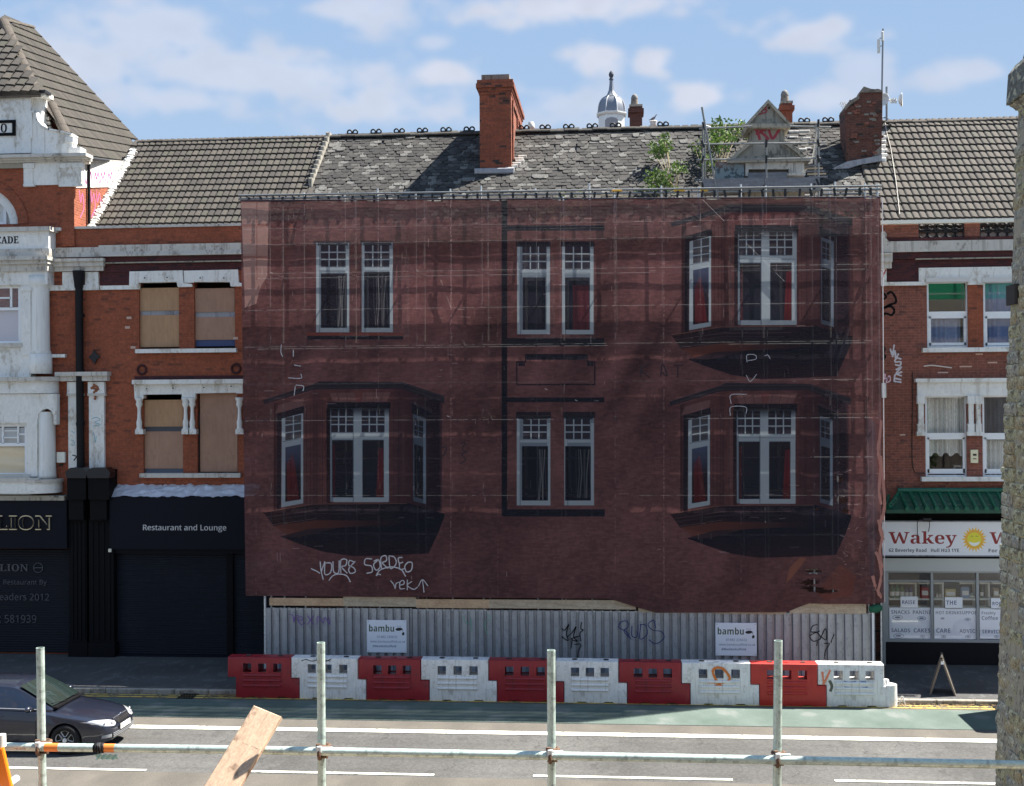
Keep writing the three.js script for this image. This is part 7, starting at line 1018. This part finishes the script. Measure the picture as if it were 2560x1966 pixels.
  for (const s of [1, -1]) { const m = part(car, 'door_mirror', at((() => { const g = new THREE.SphereGeometry(.11, 16, 12); g.scale(.6, .62, 1); g.translate(.62, 1.0, s * 1.0); return g; })()), paint); part(m, 'mirror_stalk', at(cbox(.58, .66, .95, .98, Math.min(s * .82, s * .96), Math.max(s * .82, s * .96), .008)), M.black);
    for (const x of [-.12, -1.1]) part(car, 'door_handle', at(cbox(x - .1, x + .1, .80, .825, Math.min(s * .885, s * .905), Math.max(s * .885, s * .905), .008)), paint); for (const [x, h] of [[.72, .62], [-.25, .7], [-1.2, .68]]) part(car, 'door_seam', at(box(x - .004, x + .004, .3, .3 + h - .12, s * .886 - .006, s * .886 + .006)), M.dark); part(car, 'side_sill', at(box(-1.7 + .85, .98, .2, .27, Math.min(s * .84, s * .885), Math.max(s * .84, s * .885))), M.dark); }
  part(car, 'tail_lamp', at(cbox(-2.29, -2.1, .8, .92, .5, .78, .02)), plain(120, 20, 22)); part(car, 'tail_lamp', at(cbox(-2.29, -2.1, .8, .92, -.78, -.5, .02)), plain(120, 20, 22));
}
function tubeAlong(pts, r) { return new THREE.TubeGeometry(new THREE.CatmullRomCurve3(pts), 24, r, 6); }
// ------------------------------------------------------------------ scaffold rail of the building site on this side of the road
const ZN = -7;
{
  const S = thing('guard_rail_scaffold', 'galvanised scaffold guard rail with four upright tubes across the near side of the road', 'scaffolding', [0, 0, ZN]);
  const up = [[100, 105, 1620], [802, 804, 1607], [1378, 1379, 1626], [1946, 1943, 1602]];
  up.forEach(([xt, xb, yt], i) => { const t = onZ(xt, yt, ZN - .05), b = onZ(xb, 1966, ZN - .05); const dir = t.clone().sub(b); const foot = b.clone().addScaledVector(dir, -b.y / dir.y); foot.y = 0.12; part(S, 'standard', pipe(foot, t, .0242), M.galvGreen); part(S, 'base_plate', box(foot.x - .08, foot.x + .08, .12, .13, foot.z - .08, foot.z + .08), M.rust); });
  const a = onZ(-260, 1864, ZN), b = onZ(575, 1875, ZN), c = onZ(2640, 1914.5, ZN);
  part(S, 'ledger', pipe(a, b, .0242), M.galvGreen); part(S, 'ledger', pipe(b.clone().lerp(c, .0005), c, .0242), M.galvGreen);
  // couplers: a clamped band, a block and a bolt each
  up.forEach(([xt], i) => { const p = onZ(xt + 3, 1872 + (xt / 2560) * 40, ZN), k = part(S, 'coupler', (() => { const g = new THREE.TorusGeometry(.031, .011, 8, 20); g.rotateY(Math.PI / 2); g.translate(p.x - .012, p.y, ZN); const h = new THREE.TorusGeometry(.031, .011, 8, 20); h.rotateX(Math.PI / 2); h.translate(p.x, p.y + .03, ZN - .05); return merge([g, h, cbox(p.x - .03, p.x + .028, p.y - .035, p.y + .04, ZN - .045, ZN - .012, .008)]); })(), M.rust); part(k, 'bolt', tube(V3(p.x - .035, p.y + .034, ZN + .015), V3(p.x + .06, p.y + .03, ZN - .01), .007, 8), M.galv); part(k, 'nut', (() => { const g = new THREE.CylinderGeometry(.014, .014, .02, 6); g.translate(p.x - .02, p.y + .048, ZN + .012); return g; })(), M.rust); part(k, 'flap', cbox(p.x - .026, p.x + .004, p.y + .012, p.y + .05, ZN + .014, ZN + .034, .006), M.galv); });
  const tp = (x0, x1, m, r) => part(S, 'tape_band', tube(a.clone().lerp(b, (x0 + 260) / 835), a.clone().lerp(b, (x1 + 260) / 835), r, 20), m), tapeO = plain(222, 128, 56, { roughness: .5 });
  tp(118, 152, tapeO, .0248); tp(262, 292, tapeO, .0252); tp(-60, 8, tapeO, .0248); tp(240, 264, M.black, .0262); { const p = onZ(266, 1888, ZN + .02); part(S, 'frayed_film', (() => { const g = new THREE.PlaneGeometry(.13, .03, 12, 3), q = g.attributes.position; for (let i = 0; i < q.count; i++) q.setZ(i, .012 * Math.sin(i * 2.1)); g.computeVertexNormals(); g.translate(p.x, p.y - .012, p.z); return g; })(), new THREE.MeshPhysicalMaterial({ color: rgb(170, 206, 196), roughness: .6, transmission: .5, thickness: 0, side: THREE.DoubleSide })); }
  for (let k = 0; k < 7; k++) { const t = (248 + k * 2.4 + 260) / 835, p = a.clone().lerp(b, t); part(S, 'wire_twist', (() => { const g = new THREE.TorusGeometry(.028, .0035, 6, 16); g.rotateY(Math.PI / 2 + rr(-.5, .5)); g.rotateZ(rr(-.4, .4)); g.translate(p.x, p.y, p.z); return g; })(), M.iron); }
  // boarded lift below the frame and the tubes it rests on
  for (let k = 0; k < 5; k++) part(S, 'scaffold_board', cbox(-4, 4.2, 4.32, 4.36, ZN + .12 + k * .235, ZN + .12 + k * .235 + .225, .008), M.boardTan);
  for (const x of [-3.2, -1.2, .8, 2.9]) part(S, 'transom', tube(V3(x, 4.295, ZN - .12), V3(x, 4.295, ZN + 1.5), .0242, 12), M.galv);
  for (const x of [-3.2, -1.2, .8, 2.9]) part(S, 'standard', tube(V3(x + .06, .12, ZN + 1.42), V3(x + .06, 4.7, ZN + 1.42), .0242, 12), M.galv); part(S, 'ledger', tube(V3(-4.2, 4.245, ZN + 1.36), V3(4.4, 4.245, ZN + 1.36), .0242, 12), M.galv); part(S, 'ledger', tube(V3(-4.2, 4.245, ZN), V3(4.4, 4.245, ZN), .0242, 12), M.galv);
  // stub of tube at the corner
  const e = onZ(24, 1958, ZN + .15), e2 = onZ(40, 1948, ZN - .25); part(S, 'transom', pipe(V3(e.x - .1, e.y - .09, ZN + .5), e2, .0242), M.galv);
}
// scaffold board propped over the rail
{
  const th = 36 * DEG, w = .195, c = onZ(610, 1880, ZN + .062), L = V3(Math.sin(-.40) * 0, 0, 0), up = V3(.34, Math.cos(th), -Math.sin(th) * .9).normalize(), side = V3(1, 0, 0).sub(up.clone().multiplyScalar(up.x)).normalize(), nrm = side.clone().cross(up).normalize();
  const top = onZ(670, 1781, ZN - .1), dir = top.clone().sub(c).normalize();
  const foot = c.clone().addScaledVector(dir, -(c.y - 4.37) / dir.y), len = foot.distanceTo(top), s2 = V3(1, 0, 0).addScaledVector(dir, -dir.x).normalize(), n2 = s2.clone().cross(dir).normalize();
  const t = thing('propped_board', 'weathered wooden scaffold board leaning over the galvanised guard rail', 'board', [foot.x, foot.y, foot.z]);
  const g = cbox(-w / 2, w / 2, 0, len, -.019, .019, .006), m4 = new THREE.Matrix4().makeBasis(s2, dir, n2).setPosition(foot);
  const uv = g.attributes.uv; for (let i = 0; i < uv.count; i++) uv.setXY(i, uv.getY(i), uv.getX(i)); g.applyMatrix4(m4);
  const wood = std({ map: dtex(512, .8, (u, v) => { const g1 = fbm(u * 4, v * 36, 36, 141, 4), k = fbm(u * 9, v * 9, 9, 145, 4), f = fbm(u * 60, v * 120, 120, 149, 2), dark = step(.56, .7, k); return [lerp(200, 128, dark * .7 + (1 - g1) * .35) * (.9 + .2 * f), lerp(172, 104, dark * .7 + (1 - g1) * .35) * (.9 + .2 * f), lerp(146, 86, dark * .7 + (1 - g1) * .35) * (.9 + .2 * f)]; }), bumpMap: dtex(256, .8, (u, v) => { const t2 = 255 * fbm(u * 4, v * 50, 50, 151, 3); return [t2, t2, t2]; }, { srgb: false }), bumpScale: .003, roughness: .9 });
  part(t, 'plank', g, wood);
}
// orange ladder stile standing at the edge of the lift
{
  const b = onZ(16, 1966, ZN + .12), t = onZ(-4, 1880, ZN + .12), L = thing('orange_ladder', 'bright orange fibreglass ladder standing against the scaffold rail', 'ladder', [b.x, 4.37, ZN + .12]), om = plain(240, 122, 20, { roughness: .4 }), d = t.clone().sub(b), dir = d.clone().normalize(), foot = b.clone().addScaledVector(dir, -(b.y - 4.37) / dir.y), top = t.clone().addScaledVector(dir, .02), len = foot.distanceTo(top);
  for (const off of [0, -.42]) { const g = cbox(-.035, .035, 0, len, -.015, .015, .006), m = new THREE.Matrix4().makeBasis(V3(1, 0, 0).addScaledVector(dir, -dir.x).normalize(), dir, V3(1, 0, 0).addScaledVector(dir, -dir.x).normalize().cross(dir)).setPosition(foot.clone().add(V3(off, 0, 0))); g.applyMatrix4(m); part(L, 'stile', g, om); }
  for (let k = 1; k < 4; k++) { const p = foot.clone().lerp(top, k / 4.2); part(L, 'rung', tube(p.clone().add(V3(-.42, 0, 0)), p, .014, 10), M.galv); }
  part(L, 'stile_cap', (() => { const p = onZ(2, 1852, ZN + .1), g = new THREE.CylinderGeometry(.028, .03, .07, 14); g.translate(p.x, p.y, p.z); return g; })(), plain(206, 204, 196));
}
// ------------------------------------------------------------------ weathered stone-and-brick pier close by
{
  const ZPF = -7.1, ZPB = -7.66, edge = [[275, 2541], [400, 2538], [600, 2531], [720, 2524], [900, 2517], [1030, 2510], [1100, 2510], [1300, 2500], [1500, 2497], [1700, 2495], [1830, 2487], [1966, 2487], [2600, 2470]];
  const ex = (py) => { for (let i = 1; i < edge.length; i++) if (py <= edge[i][0]) { const t = (py - edge[i - 1][0]) / (edge[i][0] - edge[i - 1][0]); return lerp(edge[i - 1][1], edge[i][1], clamp(t)); } return edge.at(-1)[1]; };
  const c0 = onZ(2500, 1600, ZPB), Pp = thing('weathered_pier', 'crumbling yellow-grey brick pier with a stone cap standing close beside the road', 'pier', [c0.x + .4, 0, ZPF - .28]);
  const stoneMap = (s, a, b) => std({ map: dtex(256, .34, (u, v) => { const f = fbm(u * 30, v * 30, 30, s, 3), g = fbm(u * 6, v * 6, 6, s + 3, 4), l = step(.54, .66, fbm(u * 12, v * 12, 12, s + 5, 4)), d = step(.6, .7, fbm(u * 18, v * 18, 18, s + 9, 3)); return a.map((c, i) => lerp(lerp(lerp(c, b[i], g), [206, 202, 172][i], l * .65), [92, 86, 76][i], d * .7) * (.8 + .4 * f)); }), bumpMap: dtex(256, .34, (u, v) => { const t = 255 * fbm(u * 14, v * 14, 14, s + 20, 5); return [t, t, t]; }, { srgb: false }), bumpScale: .02, roughness: .97 });
  const mats = [stoneMap(201, [186, 180, 142], [138, 134, 106]), stoneMap(211, [182, 176, 154], [132, 126, 114]), stoneMap(221, [180, 166, 128], [134, 122, 98]), stoneMap(231, [164, 162, 148], [118, 116, 108])], mortar = std({ map: grime([158, 150, 132], [96, 92, 84], .9, 241, 256, .5), roughness: 1 });
  const top = onZ(2540, 276, ZPB).y, W = .5, course = .078;
  const y2px = (y) => toPx(V3(c0.x, y, ZPB))[1], xAt = (y) => onZ(ex(y2px(y)), y2px(y), ZPB).x;
  part(Pp, 'core', polyExtrude([[xAt(0.3) + .06, PAV], [xAt(0.3) + .1 + W + .3, PAV], [xAt(top) + W, top], [xAt(top) + .01, top], [xAt(7) + .01, 7], [xAt(5.5) + .01, 5.5], [xAt(4.6) + .012, 4.6]], ZPF - .012, ZPF - ZPB - .024), mortar);
  // one worn brick or stone: flat-faced, spalled and chipped by noise
  const rock = (w, h, d, s) => { const g = new THREE.BoxGeometry(w, h, d, 6, 4, 6), q = g.attributes.position; for (let i = 0; i < q.count; i++) { const x = q.getX(i), y = q.getY(i), z = q.getZ(i), e = [Math.abs(x) / (w / 2), Math.abs(y) / (h / 2), Math.abs(z) / (d / 2)].sort((m, n) => m - n)[1]; const rd = e > .95 ? -.004 : 0, n = (fbm(x * 40 + s * 7 + 20, y * 40 + z * 34 + s * 3 + 20, 4096, s, 3) - .5) * .016, l = Math.hypot(x / w, y / h, z / d) || 1; q.setXYZ(i, x + x / w / l * (rd + n) * 2, y + y / h / l * (rd + n * .5) * 1.4, z + z / d / l * (rd + n) * 1.6); } g.computeVertexNormals(); return uvm(g); };
  const sideLib = Array.from({ length: 18 }, (_, s) => rock(.1, course * (.97 + .04 * hash(s, 3, 3)), lerp(.1, .24, hash(s, 1, 1)), s + 1)), frontLib = Array.from({ length: 10 }, (_, s) => rock(lerp(.1, .24, hash(s, 2, 1)), course, .1, s + 31));
  const wide = (g, ax) => { g.computeBoundingBox(); return g.boundingBox.max[ax] - g.boundingBox.min[ax]; };
  for (let y = 4.9; y < top - .02; y += course) {
    const x0 = xAt(y + course / 2); let z = ZPB + rr(-.02, .015);
    while (z < ZPF - .02) { const g = sideLib[Math.floor(rnd() * 18)], bw = wide(g, 'z'); placed(Pp, 'worn_brick', g, mats[Math.floor(Math.pow(rnd(), 1.3) * 4)], new THREE.Matrix4().makeRotationZ(rr(-.03, .03)).setPosition(x0 + .05 + rr(-.008, .008), y + course / 2 + rr(-.004, .004), z + bw / 2)); z += bw + .003; }
    for (let x = x0 + .1; x < x0 + W - .05;) { const g = frontLib[Math.floor(rnd() * 10)], bw = wide(g, 'x'); placed(Pp, 'worn_brick', g, mats[Math.floor(rnd() * 4)], new THREE.Matrix4().setPosition(x + bw / 2, y + course / 2, ZPF - .05 + rr(-.01, .01))); x += bw + .004; }
    const rx = x0 + W - .035 + .22 * clamp((top - y) / 6); for (let zz = ZPB + rr(0, .02); zz < ZPF - .06;) { const g = sideLib[Math.floor(rnd() * 18)], bw = wide(g, 'z'); placed(Pp, 'worn_brick', g, mats[Math.floor(rnd() * 4)], new THREE.Matrix4().setPosition(rx, y + course / 2, zz + bw / 2)); zz += bw + .003; }
  }
  // stone cap with a bevelled overhang
  const back = (pts) => pts.map(([x, y]) => { const q = onZ(x, y, ZPB - .06); return [q.x, q.y]; });
  const cap = part(Pp, 'cap_stone', polyExtrude(back([[2513, 266], [2518, 190], [2536, 166], [2552, 158], [2560, 132], [2680, 112], [2760, 112], [2800, 268]]), ZPF + .07, ZPF - ZPB + .13, .02), stoneMap(251, [128, 132, 122], [84, 86, 84]));
  part(cap, 'lower_course', polyExtrude(back([[2520, 268], [2700, 268], [2700, 280], [2536, 280], [2530, 274]]), ZPF + .04, ZPF - ZPB + .08, .01), mats[3]);
  const dk = onZ(2522, 740, ZPB); part(Pp, 'dark_patch_stone', cbox(dk.x - .012, dk.x + .06, dk.y - .06, dk.y + .06, ZPB - .02, ZPB + .16, .01), M.dark);
}
// ------------------------------------------------------------------ the buildings on this side, mirrored in the cafe house's windows
{
  const z = 3.2, O = thing('opposite_building', 'brick building under repair across the road, with green debris netting on its upper scaffold', 'building', [6, 0, z + 4]);
  part(O, 'wall', box(-22, 34, 0, 10.6, z, z + .4), M.render); part(O, 'stone_band', box(-22, 34, 10.2, 10.6, z - .18, z - .002), M.stone); part(O, 'side_wall', box(-22.4, -22, 0, 10.6, z, z + 8), M.brick); part(O, 'side_wall', box(34, 34.4, 0, 10.6, z, z + 8), M.brick); part(O, 'rear_wall', box(-22, 34, 0, 10.6, z + 8, z + 8.4), M.brick);
  for (let i = 0; i < 12; i++) for (const y of [1.4, 5.4]) { const x = -20 + i * 4.4, f = part(O, 'window', ringGeo([x, x + 1.3, y, y + 2.2], .09, z + .03, .06), M.whiteUpvc); part(f, 'pane', box(x + .08, x + 1.22, y + .08, y + 2.12, z - .012, z - .002), M.blackGloss); }
  deck(O, 'roof', [V3(-22, 10.6, z - .2), V3(34, 10.6, z - .2), V3(34, 14.4, z + 4), V3(-22, 14.4, z + 4)], V3(0, .74, -.67), toneSet(tilesMat, [[.55, .5, .46]])[0], .12, 0); deck(O, 'roof', [V3(-22, 10.6, z + 8.2), V3(34, 10.6, z + 8.2), V3(34, 14.4, z + 4), V3(-22, 14.4, z + 4)], V3(0, .74, .67), M.felt, .12, 0);
  const net = plain(58, 196, 146, { side: THREE.DoubleSide }); part(O, 'debris_netting', box(10, 30, 13.3, 16.6, z - .32, z - .3), net); part(O, 'debris_netting', box(10, 10.02, 13.3, 16.6, z - .3, z + 4), net);
  for (let i = 0; i < 11; i++) part(O, 'standard', tube(V3(10.05 + i * 2, 0, z - .5), V3(10.05 + i * 2, 16.9, z - .5), .03, 8), M.galv); for (const y of [12.2, 13.6, 15, 16.4]) part(O, 'ledger', tube(V3(9.6, y, z - .5), V3(30.4, y, z - .5), .03, 8), M.galv);
}
// tree on this side's pavement, mirrored in the lower panes
{
  const x = 15.6, z = -.6, T = thing('street_tree', 'leafy street tree on the near pavement, mirrored in the cafe house panes', 'tree', [x, PAV, z]), lv = [];
  part(T, 'trunk', merge([curveTube([V3(x, PAV, z), V3(x + .1, 2, z), V3(x, 4.2, z + .1), V3(x + .2, 6.4, z)], .13, 20, 9), curveTube([V3(x + .05, 3, z), V3(x + .9, 4.4, z + .3), V3(x + 1.5, 5.6, z)], .06, 12, 7), curveTube([V3(x + .02, 3.4, z), V3(x - .9, 4.8, z - .2), V3(x - 1.4, 5.8, z + .2)], .06, 12, 7)]), M.render);
  for (let i = 0; i < 2600; i++) { const c = [[0, 5.6, 0], [1.3, 5.2, .3], [-1.3, 5.4, .1], [.5, 6.6, -.3], [-.5, 4.4, .6], [.9, 4.3, -.5], [-.6, 6.4, .4]][i % 7], d = V3(rr(-1, 1), rr(-1, 1), rr(-1, 1)).normalize().multiplyScalar(1.15 * Math.cbrt(rnd())), g = new THREE.PlaneGeometry(.16, .24); g.rotateX(rr(-1.5, 1.5)); g.rotateY(rr(0, 6.3)); g.translate(x + c[0] + d.x, c[1] + d.y * .8, z + c[2] + d.z); lv.push(g); }
  part(T, 'crown', merge(lv), new THREE.MeshPhysicalMaterial({ color: new THREE.Color().setRGB(.06, .11, .03), roughness: .9, transmission: .3, thickness: 0, side: THREE.DoubleSide }));
}
// van standing at the kerb beyond the pier: it throws the blunt shadow on the cycle lane
{
  const x0 = 9.75, len = 4.9, zc = -29.86, v = thing('parked_van', 'tall pale box van standing at the kerb, hidden by the weathered pier', 'van', [x0 + len / 2, 0, zc]), vm = plain(206, 208, 210, { roughness: .35 }), s = new THREE.Shape([[0, .3], [0, 2.9], [.2, 3.05], [3.1, 3.05], [3.3, 2.9], [3.3, 2.1], [3.6, 1.98], [4.25, 1.2], [4.8, 1.0], [4.9, .7], [4.86, .3]].map((p) => new THREE.Vector2(...p)));
  const g = new THREE.ExtrudeGeometry(s, { depth: 1.44, bevelEnabled: true, bevelThickness: .08, bevelSize: .07, bevelOffset: -.07, bevelSegments: 4 }); g.translate(x0, 0, zc - .72); part(v, 'body', uvm(toCreasedNormals(g, .6)), vm);
  for (const x of [.95, 3.95]) for (const k of [-1, 1]) { const w = new THREE.CylinderGeometry(.33, .33, .22, 28); w.rotateX(Math.PI / 2); w.translate(x0 + x, .33, zc + k * .7); const t = part(v, 'wheel', w, plain(22, 22, 22)); const r = new THREE.CylinderGeometry(.2, .2, .02, 20); r.rotateX(Math.PI / 2); r.translate(x0 + x, .33, zc + k * .815); part(t, 'rim', r, M.lead); }
  for (const k of [-1, 1]) part(v, 'side_window', polyExtrude([[2.9, 1.25], [3.95, 1.25], [3.5, 1.85], [2.9, 1.88]].map(([x, y]) => [x0 + x, y]), zc + (k > 0 ? .81 : -.802), .008), M.blackGloss); part(v, 'windscreen', (() => { const q = box(-.01, .01, 0, .95, -.6, .6); q.rotateZ(.72); q.translate(x0 + 4.24, 1.24, zc); return q; })(), M.blackGloss);
  for (const k of [-.52, .52]) { part(v, 'tail_lamp', cbox(x0 - .025, x0 + .03, 1.0, 1.5, zc + k - .06, zc + k + .06, .01), plain(140, 24, 24)); part(v, 'headlight', cbox(x0 + 4.72, x0 + 4.88, .8, .95, zc + k - .14, zc + k + .14, .02), plain(220, 222, 224)); } part(v, 'bumper', cbox(x0 - .06, x0 + .05, .3, .5, zc - .74, zc + .74, .03), M.black);
}

// ------------------------------------------------------------------ draw
scene.traverse((o) => { if (o.isMesh) { o.castShadow = o.receiveShadow = true; } });
const renderer = new THREE.WebGLRenderer({ antialias: true });
renderer.shadowMap.enabled = true;
renderer.toneMapping = THREE.LinearToneMapping;
renderer.toneMappingExposure = EXPOSURE;
renderer.render(scene, camera);
